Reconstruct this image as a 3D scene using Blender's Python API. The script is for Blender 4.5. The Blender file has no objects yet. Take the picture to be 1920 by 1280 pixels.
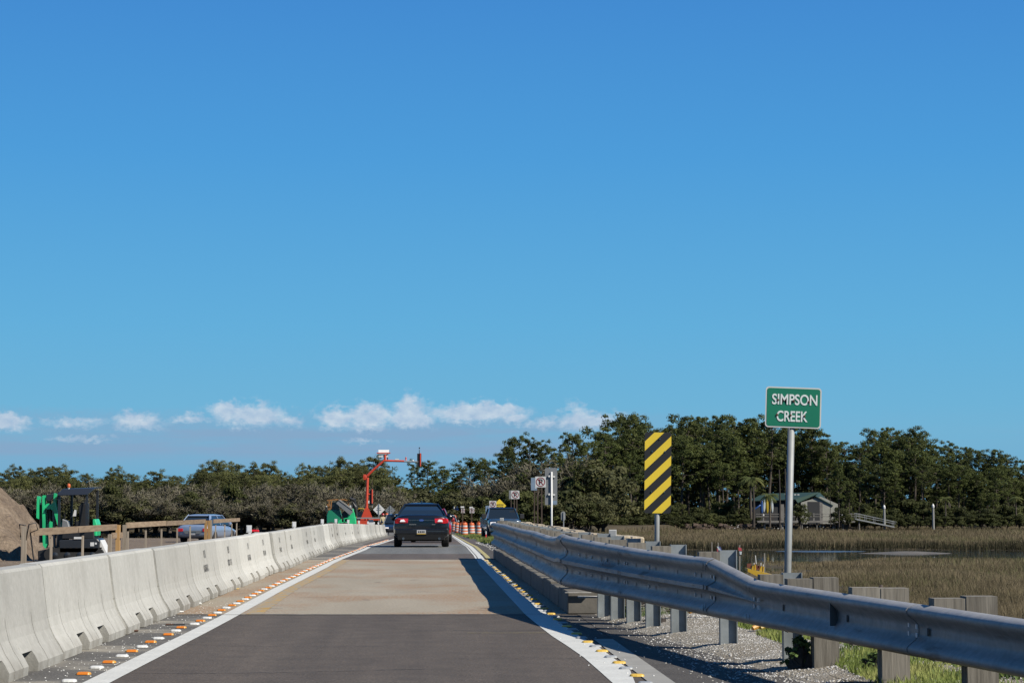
import bpy, math, random
import numpy as np
from mathutils import Vector, Matrix, noise as mnoise
R = math.radians
random.seed(7); rng = np.random.default_rng(7)
S = bpy.context.scene
COL = S.collection

# ------------------------------------------------------------------ camera
F = 4000.0                      # focal length in pixels of the 1920 px wide photograph
EYE = 1.27
PITCH = math.atan(316 / F); YAW = math.atan(156 / F * math.cos(PITCH))
cd = bpy.data.cameras.new('camera'); cam = bpy.data.objects.new('camera', cd); COL.objects.link(cam)
cam.location = (0, 0, EYE); cam.rotation_euler = (R(90) + PITCH, 0, -YAW)
cd.sensor_width = 36; cd.lens = 36 * F / 1920; cd.clip_start = 0.1; cd.clip_end = 6000
S.camera = cam
CM = Matrix.Rotation(-YAW, 3, 'Z') @ Matrix.Rotation(R(90) + PITCH, 3, 'X')

def ray(x, y):
    return CM @ Vector(((x - 960) / F, -(y - 640) / F, -1))
def at(x, y, s):                # photo pixel at the distance where one metre spans s pixels
    d = ray(x, y); k = (F / s) / d.y
    return Vector((d.x * k, d.y * k, EYE + d.z * k))
def gz(x, y, z):                # photo pixel on a level at height z
    d = ray(x, y); k = (z - EYE) / d.z
    return Vector((d.x * k, d.y * k, z))
def zr(Y):                      # road profile: level, then falling gently beyond the bridge
    return 0.0 if Y < 75 else -0.0075 * (min(Y, 210) - 75)
def gr(x, y):                   # photo pixel on the road
    z = 0
    for _ in range(30):
        p = gz(x, y, z); z = 0.5 * z + 0.5 * zr(p.y)
    return p

# ------------------------------------------------------------------ light
SUN_AZ, SUN_EL = 124.0, 41.6
w = bpy.data.worlds.new('World'); S.world = w; w.use_nodes = True
N, L = w.node_tree.nodes, w.node_tree.links
bg = N['Background']; bg.inputs['Strength'].default_value = 0.05
sky = N.new('ShaderNodeTexSky'); sky.sky_type = 'NISHITA'; sky.sun_disc = False
sky.sun_elevation = R(SUN_EL); sky.sun_rotation = R(SUN_AZ)
sky.air_density = 1.0; sky.dust_density = 0.25; sky.ozone_density = 2.2; sky.altitude = 0
def wm(op, a, b=None, c=None, clamp=False):
    n = N.new('ShaderNodeMath'); n.operation = op; n.use_clamp = clamp
    for i, v in enumerate((a, b, c)):
        if v is None: continue
        if isinstance(v, (int, float)): n.inputs[i].default_value = v
        else: L.new(v, n.inputs[i])
    return n.outputs[0]
tc = N.new('ShaderNodeTexCoord'); sx = N.new('ShaderNodeSeparateXYZ'); L.new(tc.outputs['Generated'], sx.inputs[0])
az = wm('MULTIPLY', wm('ARCTAN2', sx.outputs[0], sx.outputs[1]), 57.2958)
el = wm('MULTIPLY', wm('ARCSINE', sx.outputs[2]), 57.2958)
cv = N.new('ShaderNodeCombineXYZ'); L.new(az, cv.inputs[0]); L.new(wm('MULTIPLY', el, 1.5), cv.inputs[1])
def wnoise(scale, detail, off=0.0, vec=None):
    n = N.new('ShaderNodeTexNoise'); n.noise_dimensions = '3D'
    mp = N.new('ShaderNodeMapping'); mp.inputs['Location'].default_value = (off, off * .7, off * 1.3)
    L.new(vec or cv.outputs[0], mp.inputs[0]); L.new(mp.outputs[0], n.inputs['Vector'])
    n.inputs['Scale'].default_value = scale; n.inputs['Detail'].default_value = detail
    n.inputs['Roughness'].default_value = .6
    return n.outputs[0]
n1 = wnoise(1.6, 6); n2 = wnoise(5.0, 5, 3.1)
DEG = 57.2958 / F
puffs = [(18, 797, 38, 13, .95), (150, 797, 60, 9, .45), (262, 793, 42, 15, .6), (362, 786, 30, 9, .62), (430, 770, 26, 13, .9),
         (470, 780, 55, 18, .85), (545, 790, 22, 11, .7), (632, 784, 32, 17, .85), (690, 782, 38, 19, .95), (766, 770, 27, 22, 1.1),
         (772, 788, 40, 12, .9), (880, 774, 60, 15, 1.0), (932, 770, 38, 13, 1.0), (962, 784, 24, 9, .8), (1082, 784, 26, 22, .75),
         (1115, 790, 55, 14, .7), (685, 828, 36, 6, .42), (170, 826, 60, 7, .4), (1030, 792, 40, 10, .5)]
# slow warp so no puff is a clean ellipse
waz = wm('ADD', az, wm('MULTIPLY', wm('SUBTRACT', n1, .5), .55)); wel = wm('ADD', el, wm('MULTIPLY', wm('SUBTRACT', n2, .5), .42))
fld = None
for (px, py, rx, ry, am) in puffs:
    a0 = (px - 804) * DEG; e0 = (956 - py) * DEG
    dx = wm('DIVIDE', wm('SUBTRACT', waz, a0), rx * DEG * 1.15); dy = wm('DIVIDE', wm('SUBTRACT', wel, e0), ry * DEG * 1.15)
    q = wm('ADD', wm('MULTIPLY', dx, dx), wm('MULTIPLY', dy, dy))
    g = wm('MULTIPLY', wm('POWER', 2.718, wm('MULTIPLY', q, -1)), am)
    fld = g if fld is None else wm('MAXIMUM', fld, g)
# the same kind of cloud bank carries on round the rest of the horizon
side = wm('SMOOTH_MIN', 1.0, wm('MULTIPLY', wm('SUBTRACT', wm('ABSOLUTE', az), 17), .2, clamp=True), .01)
ring = wm('MULTIPLY', wm('POWER', 2.718, wm('MULTIPLY', wm('POWER', wm('DIVIDE', wm('SUBTRACT', wel, 2.5), .5), 2), -1)),
          wm('MULTIPLY', wm('MULTIPLY', wnoise(.5, 3, 9.0), 1.2), side))
fld = wm('MAXIMUM', fld, ring)
n3 = wnoise(2.6, 9, 5.5)
dens = wm('MULTIPLY', wm('SUBTRACT', wm('ADD', fld, wm('MULTIPLY', wm('SUBTRACT', n3, .5), 1.3)), .13), 1.9, clamp=True)
dens = wm('MULTIPLY', dens, wm('MULTIPLY', wm('SUBTRACT', fld, .04), 7, clamp=True))
# grey-blue stratus under the puffs
band = wm('MULTIPLY', wm('MULTIPLY', wm('SUBTRACT', el, .9), 1.6, clamp=True), wm('MULTIPLY', wm('SUBTRACT', 2.75, wel), 1.5, clamp=True))
cv2 = N.new('ShaderNodeCombineXYZ'); L.new(wm('MULTIPLY', az, .16), cv2.inputs[0]); L.new(wm('MULTIPLY', el, 1.6), cv2.inputs[1])
n4 = wnoise(1.6, 5, 2.0, cv2.outputs[0])
fade = wm('SUBTRACT', 1.0, wm('MULTIPLY', wm('SUBTRACT', az, 3.0), .16, clamp=True))
band = wm('MULTIPLY', wm('MULTIPLY', band, wm('MULTIPLY', wm('SUBTRACT', n4, .18), 2.4, clamp=True)), wm('ADD', wm('MULTIPLY', fade, .8), .15))
def wmix(fac, a, b):
    n = N.new('ShaderNodeMix'); n.data_type = 'RGBA'
    if isinstance(fac, (int, float)): n.inputs[0].default_value = fac
    else: L.new(fac, n.inputs[0])
    for i, v in ((6, a), (7, b)):
        if isinstance(v, tuple): n.inputs[i].default_value = (*v, 1)
        else: L.new(v, n.inputs[i])
    return n.outputs[2]
# clear winter air: the physical sky blended with the blue gradient it has on such a day
rp = N.new('ShaderNodeValToRGB'); L.new(wm('DIVIDE', el, 90.0, clamp=True), rp.inputs[0]); e_ = rp.color_ramp.elements
while len(e_) < 7: e_.new(.5)
for i, (p_, c_) in enumerate([(0, (.140, .375, .60)), (.022, (.148, .445, .675)), (.055, (.108, .415, .71)), (.105, (.066, .330, .70)), (.155, (.048, .250, .64)), (.4, (.035, .18, .52)), (1, (.025, .12, .40))]):
    e_[i].position = p_; e_[i].color = (*c_, 1)
sc10 = N.new('ShaderNodeVectorMath'); sc10.operation = 'SCALE'; L.new(rp.outputs[0], sc10.inputs[0]); sc10.inputs['Scale'].default_value = 10.0
skyc = wmix(.95, sky.outputs[0], sc10.outputs[0])
c1 = wmix(wm('MULTIPLY', band, .9), skyc, (2.45, 3.85, 5.7))
cshade = wm('MULTIPLY', wm('SUBTRACT', wnoise(2.2, 5, 7.7), .3), 2.0, clamp=True)
ccol = wmix(cshade, (4.0, 5.2, 6.9), (7.3, 7.9, 8.4))
c2 = wmix(wm('MULTIPLY', dens, .8), c1, ccol)
L.new(c2, bg.inputs['Color'])

sd = bpy.data.lights.new('sun', 'SUN'); sun = bpy.data.objects.new('sun', sd); COL.objects.link(sun)
sd.energy = 5.0; sd.angle = R(0.53); sd.color = (1.0, .925, .80)
tov = Vector((math.sin(R(SUN_AZ)) * math.cos(R(SUN_EL)), math.cos(R(SUN_AZ)) * math.cos(R(SUN_EL)), math.sin(R(SUN_EL))))
sun.rotation_euler = tov.to_track_quat('Z', 'Y').to_euler(); sun.location = tov * 50
S.view_settings.view_transform = 'Standard'; S.view_settings.look = 'None'
S.view_settings.exposure = 1.0; S.view_settings.gamma = 1.0; S.view_settings.use_curve_mapping = False
S.render.resolution_x = 1024; S.render.resolution_y = 682
S.cycles.max_bounces = 6; S.cycles.transparent_max_bounces = 8

# ------------------------------------------------------------------ materials
class NT:
    def __init__(s, name):
        s.m = bpy.data.materials.new(name); s.m.use_nodes = True; s.n = s.m.node_tree.nodes; s.l = s.m.node_tree.links
        s.b = s.n['Principled BSDF']; s.tc = s.n.new('ShaderNodeTexCoord'); s.co = s.tc.outputs['Object']
    def map(s, scale=(1, 1, 1), vec=None):
        m = s.n.new('ShaderNodeMapping'); m.inputs['Scale'].default_value = scale; s.l.new(vec or s.co, m.inputs[0]); return m.outputs[0]
    def noise(s, scale, detail=4, vec=None, rough=.55):
        n = s.n.new('ShaderNodeTexNoise'); n.inputs['Scale'].default_value = scale; n.inputs['Detail'].default_value = detail
        n.inputs['Roughness'].default_value = rough; s.l.new(vec or s.co, n.inputs['Vector']); return n.outputs[0]
    def vor(s, scale, vec=None):
        n = s.n.new('ShaderNodeTexVoronoi'); n.inputs['Scale'].default_value = scale; s.l.new(vec or s.co, n.inputs['Vector']); return n
    def ramp(s, fac, stops):
        n = s.n.new('ShaderNodeValToRGB'); s.l.new(fac, n.inputs[0]); e = n.color_ramp.elements
        while len(e) < len(stops): e.new(.5)
        for i, (p, c) in enumerate(stops):
            e[i].position = p; e[i].color = (*c, 1) if len(c) == 3 else c
        return n.outputs[0]
    def mix(s, fac, a, b, mode='MIX'):
        n = s.n.new('ShaderNodeMix'); n.data_type = 'RGBA'; n.blend_type = mode
        for i, v in ((0, fac), (6, a), (7, b)):
            if isinstance(v, tuple): n.inputs[i].default_value = (*v, 1)
            elif isinstance(v, (int, float)): n.inputs[i].default_value = v
            else: s.l.new(v, n.inputs[i])
        return n.outputs[2]
    def math(s, op, a, b=0.0, clamp=False):
        n = s.n.new('ShaderNodeMath'); n.operation = op; n.use_clamp = clamp
        for i, v in ((0, a), (1, b)):
            if isinstance(v, (int, float)): n.inputs[i].default_value = v
            else: s.l.new(v, n.inputs[i])
        return n.outputs[0]
    def col(s, c): s.l.new(s.mix(1.0, c, (.353, .353, .353), 'MULTIPLY'), s.b.inputs['Base Color'])
    def bump(s, h, strength=.4, dist=.02):
        n = s.n.new('ShaderNodeBump'); n.inputs['Strength'].default_value = strength; n.inputs['Distance'].default_value = dist
        s.l.new(h, n.inputs['Height']); s.l.new(n.outputs[0], s.b.inputs['Normal'])
    def set(s, rough=.7, metal=0.0, spec=.5):
        s.b.inputs['Roughness'].default_value = rough; s.b.inputs['Metallic'].default_value = metal
        s.b.inputs['Specular IOR Level'].default_value = spec; return s
def plain(name, c, rough=.6, metal=0.0, var=.12, scale=6.0, spec=.5, bump=0.0):
    t = NT(name).set(rough, metal, spec)
    n = t.noise(scale, 4)
    lo = tuple(x * (1 - var) for x in c); hi = tuple(min(1, x * (1 + var)) for x in c)
    t.col(t.ramp(n, [(.3, lo), (.7, hi)]))
    if bump: t.bump(t.noise(scale * 6, 3), bump, .01)
    return t.m
M = {}
def rnd_tint(t, c, amt=.2):
    oi = t.n.new('ShaderNodeObjectInfo')
    v = t.ramp(oi.outputs['Random'], [(0, (1 - amt,) * 3), (1, (1 + amt * .6,) * 3)])
    return t.mix(1.0, c, v, 'MULTIPLY')
# concrete of the barriers
t = NT('barrier_concrete').set(.85, 0, .3)
st = t.noise(1.0, 5, t.map((5, 5, .5))); bl = t.noise(2.3, 5); fi = t.noise(60, 3)
c = t.ramp(bl, [(.25, (.68, .68, .635)), (.55, (.80, .80, .75)), (.8, (.86, .86, .81))])
c = t.mix(t.ramp(st, [(.45, (0, 0, 0)), (.75, (.26,) * 3)]), c, (.46, .45, .40))
sp = t.noise(7, 5); c = t.mix(t.ramp(sp, [(.68, (0, 0, 0)), (.8, (.4,) * 3)]), c, (.25, .24, .21))
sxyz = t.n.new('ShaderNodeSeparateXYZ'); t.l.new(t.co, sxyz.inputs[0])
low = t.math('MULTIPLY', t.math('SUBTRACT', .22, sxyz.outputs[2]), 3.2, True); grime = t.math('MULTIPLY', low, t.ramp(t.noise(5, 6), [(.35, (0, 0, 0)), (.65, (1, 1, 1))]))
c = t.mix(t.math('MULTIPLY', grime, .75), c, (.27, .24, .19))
sc_ = t.noise(1.0, 6, t.map((3, .6, 9))); c = t.mix(t.ramp(sc_, [(.66, (0, 0, 0)), (.72, (.5,) * 3)]), c, (.20, .19, .17))
c = t.mix(1.0, c, t.ramp(t.noise(22, 4), [(.3, (.9,) * 3), (.7, (1.06,) * 3)]), 'MULTIPLY')
t.col(rnd_tint(t, c, .26)); t.bump(fi, .25, .01); M['barrier'] = t.m
M['stencil'] = plain('stencil_paint', (.10, .10, .11), .8)
M['concrete_dark'] = plain('curb_concrete', (.20, .185, .16), .9, var=.3, scale=3, bump=.3)
M['concrete_pale'] = plain('pale_concrete', (.45, .44, .40), .85, var=.15, scale=3, bump=.2)
# asphalt
def asphalt(name, base, tint, spk=.06):
    t = NT(name).set(.88, 0, .3)
    big = t.noise(.5, 5, t.map((1.6, .25, 1))); mid = t.noise(3.0, 6); v = t.noise(130, 2); v2 = t.noise(55, 3); v3 = t.noise(26, 4)
    c = t.ramp(big, [(.3, base), (.7, tint)])
    c = t.mix(.7, c, t.ramp(mid, [(.3, (.78,) * 3), (.7, (1.22,) * 3)]), 'MULTIPLY')
    c = t.mix(1.0, c, t.ramp(v3, [(.3, (.72,) * 3), (.7, (1.28,) * 3)]), 'MULTIPLY')
    wt = t.noise(1.0, 3, t.map((2.4, .05, 1))); c = t.mix(1.0, c, t.ramp(wt, [(.3, (.85,) * 3), (.7, (1.13,) * 3)]), 'MULTIPLY')
    c = t.mix(1.0, c, t.ramp(v2, [(.3, (.62,) * 3), (.5, (1.0,) * 3), (.72, (1.5,) * 3)]), 'MULTIPLY')
    c = t.mix(t.ramp(v, [(.66, (0, 0, 0)), (.74, (.5,) * 3)]), c, (spk * 5, spk * 5, spk * 4.6))
    wv = t.noise(1.0, 5, t.map((.7, 2.5, 1)))
    c = t.mix(t.ramp(wv, [(.68, (0, 0, 0)), (.72, (.35,) * 3)]), c, tuple(x * .5 for x in base))
    t.col(c); t.bump(v2, .5, .01); return t.m
M['asphalt'] = asphalt('asphalt_old', (.118, .094, .073), (.158, .128, .101))
M['asphalt_red'] = asphalt('asphalt_reddish', (.135, .108, .09), (.165, .135, .115))
M['asphalt_grey'] = asphalt('pavement_grey', (.20, .205, .20), (.235, .24, .23))
t = NT('shoulder_pavement').set(.9, 0, .3)
c = t.ramp(t.noise(1.2, 6, t.map((.5, .9, 1))), [(.3, (.13, .124, .115)), (.50, (.18, .172, .158)), (.70, (.62, .57, .47))])
c = t.mix(t.ramp(t.noise(38, 3), [(.62, (0, 0, 0)), (.68, (.75,) * 3)]), c, (.60, .58, .53))
c = t.mix(1.0, c, t.ramp(t.noise(60, 3), [(.3, (.7,) * 3), (.7, (1.25,) * 3)]), 'MULTIPLY')
t.col(c); t.bump(t.noise(50, 3), .4, .01); M['shoulder'] = t.m
t = NT('shoulder_gravelly').set(.92, 0, .2)
c = t.ramp(t.noise(2.0, 6), [(.3, (.10, .092, .085)), (.7, (.15, .14, .13))])
c = t.mix(t.ramp(t.noise(45, 3), [(.6, (0, 0, 0)), (.68, (.7,) * 3)]), c, (.34, .32, .29))
t.col(c); t.bump(t.noise(40, 4), .7, .02); M['rough_shoulder'] = t.m
# bridge deck with exposed aggregate
t = NT('bridge_deck_concrete').set(.85, 0, .3)
c = t.ramp(t.noise(.9, 6, t.map((.8, .13, 1))), [(.3, (.47, .41, .305)), (.7, (.59, .52, .40))])
ag = t.math('MULTIPLY', t.ramp(t.noise(.85, 4, t.map((.6, .35, 1))), [(.44, (0, 0, 0)), (.6, (1, 1, 1))]), t.ramp(t.noise(22, 3), [(.42, (0, 0, 0)), (.58, (1, 1, 1))]))
c = t.mix(t.math('MULTIPLY', ag, .85), c, (.46, .24, .10))
c = t.mix(1.0, c, t.ramp(t.noise(36, 4), [(.3, (.68,) * 3), (.5, (1,) * 3), (.7, (1.2,) * 3)]), 'MULTIPLY')
c = t.mix(t.ramp(t.noise(1.6, 6, t.map((1.6, .5, 1))), [(.64, (0, 0, 0)), (.72, (.5,) * 3)]), c, (.20, .175, .14))
c = t.mix(t.ramp(t.noise(11, 3), [(.6, (0, 0, 0)), (.7, (.45,) * 3)]), c, (.30, .17, .09))
t.col(c); t.bump(t.noise(40, 3), .4, .01); M['deck'] = t.m
def worn_paint(name, c, hole, thr=.62):
    t = NT(name).set(.75, 0, .4)
    n = t.noise(5, 8, t.map((1, .7, 1)), .7); k = t.noise(40, 3)
    cc = t.ramp(t.noise(3, 4), [(.3, tuple(x * .85 for x in c)), (.7, c)])
    cc = t.mix(t.ramp(n, [(thr, (0, 0, 0)), (thr + .06, (.9,) * 3)]), cc, hole)
    t.col(t.mix(1.0, cc, t.ramp(k, [(.3, (.85,) * 3), (.6, (1.05,) * 3)]), 'MULTIPLY')); return t.m
M['line_white'] = worn_paint('white_line_paint', (.92, .93, .88), (.3, .28, .25), .68)
M['line_yellow'] = worn_paint('yellow_line_paint', (.78, .47, .09), (.50, .44, .33), .44)
M['yellow_thin'] = worn_paint('yellow_thin_paint', (.6, .5, .16), (.12, .11, .1), .5)
M['line_butter'] = worn_paint('pale_yellow_paint', (.72, .62, .25), (.3, .28, .2), .66)
# dirt
t = NT('bare_dirt').set(.95, 0, .2)
c = t.ramp(t.noise(.8, 7), [(.3, (.24, .18, .13)), (.6, (.36, .28, .205)), (.8, (.46, .37, .28))])
c = t.mix(1.0, c, t.ramp(t.noise(9, 6), [(.3, (.6,) * 3), (.7, (1.2,) * 3)]), 'MULTIPLY')
t.col(c); t.bump(t.noise(7, 7), .9, .12); M['dirt'] = t.m
# terrain: mud, marsh, forest floor by place
t = NT('terrain_soil').set(.95, 0, .15)
c = t.ramp(t.noise(.12, 6), [(.3, (.10, .083, .05)), (.7, (.17, .135, .08))])
c = t.mix(1.0, c, t.ramp(t.noise(2.2, 6), [(.3, (.6,) * 3), (.7, (1.25,) * 3)]), 'MULTIPLY')
t.col(c); t.bump(t.noise(2.5, 6), .7, .2); M['terrain'] = t.m
t = NT('gravel_ground').set(.95, 0, .2)
v = t.vor(48); c = t.ramp(v.outputs['Color'], [(0, (.56, .52, .45)), (.6, (.78, .74, .66)), (1, (1, .97, .89))])
c = t.mix(t.ramp(t.noise(1.1, 5), [(.36, (0, 0, 0)), (.58, (.85,) * 3)]), c, (.58, .51, .40))
c = t.mix(1, c, t.ramp(v.outputs['Distance'], [(0, (1.1,) * 3), (.6, (.55,) * 3)]), 'MULTIPLY')
t.col(c); t.bump(v.outputs['Distance'], .7, .02); M['gravel'] = t.m
M['stone_pale'] = plain('stone_pale', (.86, .83, .75), .9, var=.5, scale=5)
M['stone_brown'] = plain('bank_stone', (.16, .11, .08), .9, var=.5, scale=1.2, bump=.5)
t = NT('creek_water').set(.06, 0, .5); t.b.inputs['Base Color'].default_value = (.012, .014, .012, 1)
t.bump(t.noise(1.5, 3, t.map((1, 1.6, 1))), .05, .03); M['water'] = t.m
M['sand'] = plain('wet_sand', (.17, .145, .11), .8, var=.2, scale=1)
M['mud'] = plain('wet_mud', (.085, .075, .06), .35, var=.2, scale=1)
def foliage(name, cols, trans=.18, patch=.35, gain=1.75):
    t = NT(name); t.b.inputs['Roughness'].default_value = .75; t.b.inputs['Specular IOR Level'].default_value = .2
    cols = [tuple(min(1, v * gain) for v in q) for q in cols]
    n = t.noise(patch, 3); n2 = t.noise(patch * 7, 2)
    c = t.ramp(n, [(.3, cols[0]), (.52, cols[1]), (.72, cols[2])])
    c = t.mix(1.0, c, t.ramp(n2, [(.3, (.8,) * 3), (.7, (1.2,) * 3)]), 'MULTIPLY')
    c = rnd_tint(t, c, .22); t.col(c); c = t.b.inputs['Base Color'].links[0].from_socket
    tr = t.n.new('ShaderNodeBsdfTranslucent'); t.l.new(c, tr.inputs['Color'])
    mx = t.n.new('ShaderNodeMixShader'); mx.inputs[0].default_value = trans
    t.l.new(t.b.outputs[0], mx.inputs[1]); t.l.new(tr.outputs[0], mx.inputs[2])
    t.l.new(mx.outputs[0], t.n['Material Output'].inputs['Surface']); return t.m
M['pine'] = foliage('pine_needles', [(.055, .078, .020), (.105, .132, .032), (.175, .200, .050)], .3, .35, 1.28)
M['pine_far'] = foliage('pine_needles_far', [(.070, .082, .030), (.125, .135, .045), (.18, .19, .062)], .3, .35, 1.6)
M['oak'] = foliage('evergreen_leaves', [(.045, .058, .017), (.085, .098, .026), (.13, .145, .04)], .3, .35, 1.3)
M['olive'] = foliage('olive_scrub', [(.07, .076, .030), (.115, .118, .045), (.17, .17, .066)], .25, .35, 1.25)
M['twig'] = foliage('grey_twigs', [(.11, .10, .070), (.18, .165, .115), (.29, .27, .20)], .05, .35, 1.5)
M['palm'] = foliage('palm_fronds', [(.05, .07, .02), (.09, .11, .03), (.20, .19, .06)])
M['bark'] = plain('bark_grey', (.12, .095, .075), .9, var=.3, scale=2, bump=.5)
M['bark_dark'] = plain('bark_dark', (.055, .042, .034), .9, var=.3, scale=2, bump=.5)
M['marsh'] = foliage('marsh_grass', [(.15, .125, .062), (.25, .20, .115), (.36, .29, .18)], .12, .07, 1.15)
M['marsh_green'] = foliage('marsh_grass_green', [(.08, .09, .032), (.14, .15, .055), (.22, .21, .085)], .12, .2, 1.2)
M['bank_shade'] = foliage('bank_shade_grass', [(.035, .036, .014), (.06, .058, .022), (.095, .085, .034)], .1, .2, .7)  # dark olive carries the shade of the tall far-bank grass in its colour
M['verge'] = foliage('verge_grass', [(.14, .20, .045), (.25, .31, .075), (.45, .44, .16)], .25, .8, 1.5)
M['weed'] = foliage('weed_leaves', [(.05, .08, .02), (.09, .14, .04), (.17, .21, .07)], .15, 2)
# metals, woods, paints
t = NT('galvanised_steel').set(.6, .12, .25)
c = t.ramp(t.noise(2.5, 6, t.map((1, .35, 4))), [(.3, (.42, .415, .41)), (.7, (.64, .63, .615))])
c = t.mix(1.0, c, t.ramp(t.noise(24, 4), [(.3, (.86,) * 3), (.7, (1.1,) * 3)]), 'MULTIPLY')
rs = t.noise(1.6, 7, t.map((1, .6, 5))); c = t.mix(t.ramp(rs, [(.63, (0, 0, 0)), (.72, (.75,) * 3)]), c, (.17, .10, .06))
t.col(c); t.l.new(t.ramp(t.noise(9, 4), [(.3, (.5,) * 3), (.7, (.7,) * 3)]), t.b.inputs['Roughness']); t.bump(t.noise(2.2, 3, t.map((1, 1.2, 1.2))), .5, .03); M['galv'] = t.m
M['galv_post'] = plain('galvanised_post', (.36, .40, .42), .5, .35, var=.25, scale=5)
M['galv_light'] = plain('galvanised_pole', (.42, .45, .46), .6, .15, var=.1, scale=9)
M['alu'] = plain('aluminium_back', (.42, .44, .45), .5, .4, var=.08, scale=3)
M['dark'] = plain('dark_hole', (.015, .016, .018), .8)
t = NT('weathered_timber').set(.9, 0, .2)
c = t.ramp(t.noise(3, 6, t.map((9, 9, .9))), [(.3, (.17, .155, .13)), (.7, (.34, .315, .27))])
t.col(rnd_tint(t, c, .2)); t.bump(t.noise(3, 6, t.map((14, 14, 1))), .5, .01); M['timber_grey'] = t.m
def lumber(name, a, b, axis):
    t = NT(name).set(.85, 0, .3)
    sc = [9, 9, 9]; sc[axis] = .7
    c = t.ramp(t.noise(2, 6, t.map(tuple(sc))), [(.3, a), (.7, b)])
    k = t.noise(3.2, 2); c = t.mix(t.ramp(k, [(.7, (0, 0, 0)), (.76, (.8,) * 3)]), c, (.06, .035, .02))
    t.col(rnd_tint(t, c, .2)); t.bump(t.noise(2, 6, t.map(tuple(sc))), .3, .01); return t.m
M['lumber_y'] = lumber('fence_rail_lumber', (.22, .155, .10), (.36, .27, .18), 1)
M['lumber_z'] = lumber('fence_post_lumber', (.30, .25, .19), (.46, .39, .31), 2)
M['lumber_new'] = lumber('new_fence_lumber', (.36, .21, .08), (.50, .31, .13), 2)
M['mat_timber'] = lumber('mat_timber', (.50, .40, .27), (.85, .74, .55), 1)
M['mat_timber_dark'] = lumber('mat_timber_dark', (.10, .075, .055), (.18, .14, .10), 1)
M['dock'] = plain('dock_timber', (.22, .21, .195), .9, var=.25, scale=1.5)
def paint(name, c, rough=.35, coat=0.5, metal=0.0, var=.05):
    t = NT(name).set(rough, metal, .5); t.b.inputs['Coat Weight'].default_value = coat; t.b.inputs['Coat Roughness'].default_value = .06
    n = t.noise(2.5, 5); lo = tuple(x * (1 - var) for x in c); hi = tuple(min(1, x * (1 + var)) for x in c)
    t.col(t.ramp(n, [(.3, lo), (.7, hi)])); return t.m
M['car_navy'] = paint('car_paint_navy', (.005, .006, .010), .3, .6, .1)
M['car_red'] = paint('car_paint_red', (.50, .015, .025), .35, 1.0)
M['car_silver'] = paint('car_paint_silver_blue', (.50, .64, .88), .35, .6, .35)
M['car_blue'] = paint('car_paint_dark_blue', (.015, .028, .06), .3, 1.0)
M['truck'] = paint('truck_paint_blue', (.06, .11, .17), .3, 1.0, .3)
M['truck_top'] = paint('truck_paint_dark', (.012, .022, .045), .3, 1.0)
M['car_white'] = paint('car_paint_white', (.6, .62, .64), .35, .8)
M['tyre'] = plain('tyre_rubber', (.012, .012, .013), .85)
M['rim'] = plain('wheel_rim', (.35, .36, .38), .35, .8)
M['black'] = plain('black_plastic', (.014, .015, .017), .55)
M['black_steel'] = paint('black_painted_steel', (.022, .027, .036), .45, .2)
M['chrome'] = plain('chrome', (.65, .67, .7), .15, 1.0)
t = NT('dark_glass').set(.06, 0, .6); t.b.inputs['Base Color'].default_value = (.008, .012, .016, 1); M['glass'] = t.m
t = NT('red_lens').set(.15, 0, .6); t.b.inputs['Base Color'].default_value = (.36, .008, .014, 1); M['lens_red'] = t.m
t = NT('clear_lens').set(.1, .2, .8); t.b.inputs['Base Color'].default_value = (.75, .72, .72, 1); M['lens_clear'] = t.m
M['plate'] = plain('number_plate', (.75, .76, .78), .5); M['plate_yellow'] = plain('number_plate_yellow', (.75, .5, .08), .5)
M['green'] = paint('machine_green', (.03, .86, .33), .45, .3, var=.15)
M['green_dark'] = paint('machine_green_dark', (.01, .36, .19), .45, .3)
M['orange_red'] = paint('signal_orange_red', (.98, .085, .02), .5, .2, var=.12)
M['orange'] = plain('barrel_orange', (1, .17, .02), .55, var=.1)
M['barrel_white'] = plain('barrel_white', (.72, .72, .70), .45, var=.06)
M['marker_orange'] = plain('marker_orange', (.80, .40, .06), .5, var=.1)
M['marker_lens'] = plain('marker_orange_lens', (1, .27, .015), .35)
M['marker_white'] = plain('marker_white', (.80, .81, .79), .5, var=.08, scale=20)
M['marker_yellow'] = plain('marker_yellow', (.80, .52, .07), .5, var=.1)
M['reflect'] = plain('reflective_white', (.78, .80, .82), .4, var=.05)
M['marker_grey'] = plain('marker_grey', (.50, .53, .55), .5)
M['sign_yellow'] = plain('sign_yellow', (.86, .63, .035), .45, var=.05, scale=4)
M['sign_black'] = plain('sign_black', (.010, .010, .011), .5)
M['sign_green'] = paint('sign_green', (.0, .22, .12), .4, .08, var=.06)
M['sign_white'] = plain('sign_white', (.66, .68, .68), .45, var=.05)
M['sign_letter'] = plain('sign_letter_silver', (.55, .60, .60), .45, var=.08, scale=30)
M['sign_red'] = plain('sign_red', (.36, .012, .02), .5)
M['sign_blue'] = plain('sign_blue', (.05, .14, .52), .5)
M['sign_pale_blue'] = plain('sign_pale_blue', (.28, .40, .56), .5)
M['rust'] = plain('rust_spot', (.13, .06, .035), .9)
M['post_brown'] = plain('brown_wood_post', (.085, .055, .038), .9)
M['yellow'] = paint('safety_yellow', (.80, .50, .02), .45, .2)
M['rust_red'] = plain('dark_red_fabric', (.22, .05, .02), .8)
M['skin'] = plain('skin', (.45, .27, .18), .6)
M['shirt_tan'] = plain('tan_work_shirt', (.62, .53, .33), .8); M['vest_orange'] = plain('orange_vest', (.80, .36, .10), .7)
M['trouser'] = plain('dark_trousers', (.03, .035, .05), .85)
M['hat_red'] = plain('red_hard_hat', (.55, .02, .02), .4)
M['roof_green'] = plain('green_metal_roof', (.045, .10, .08), .5, .2)
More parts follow.
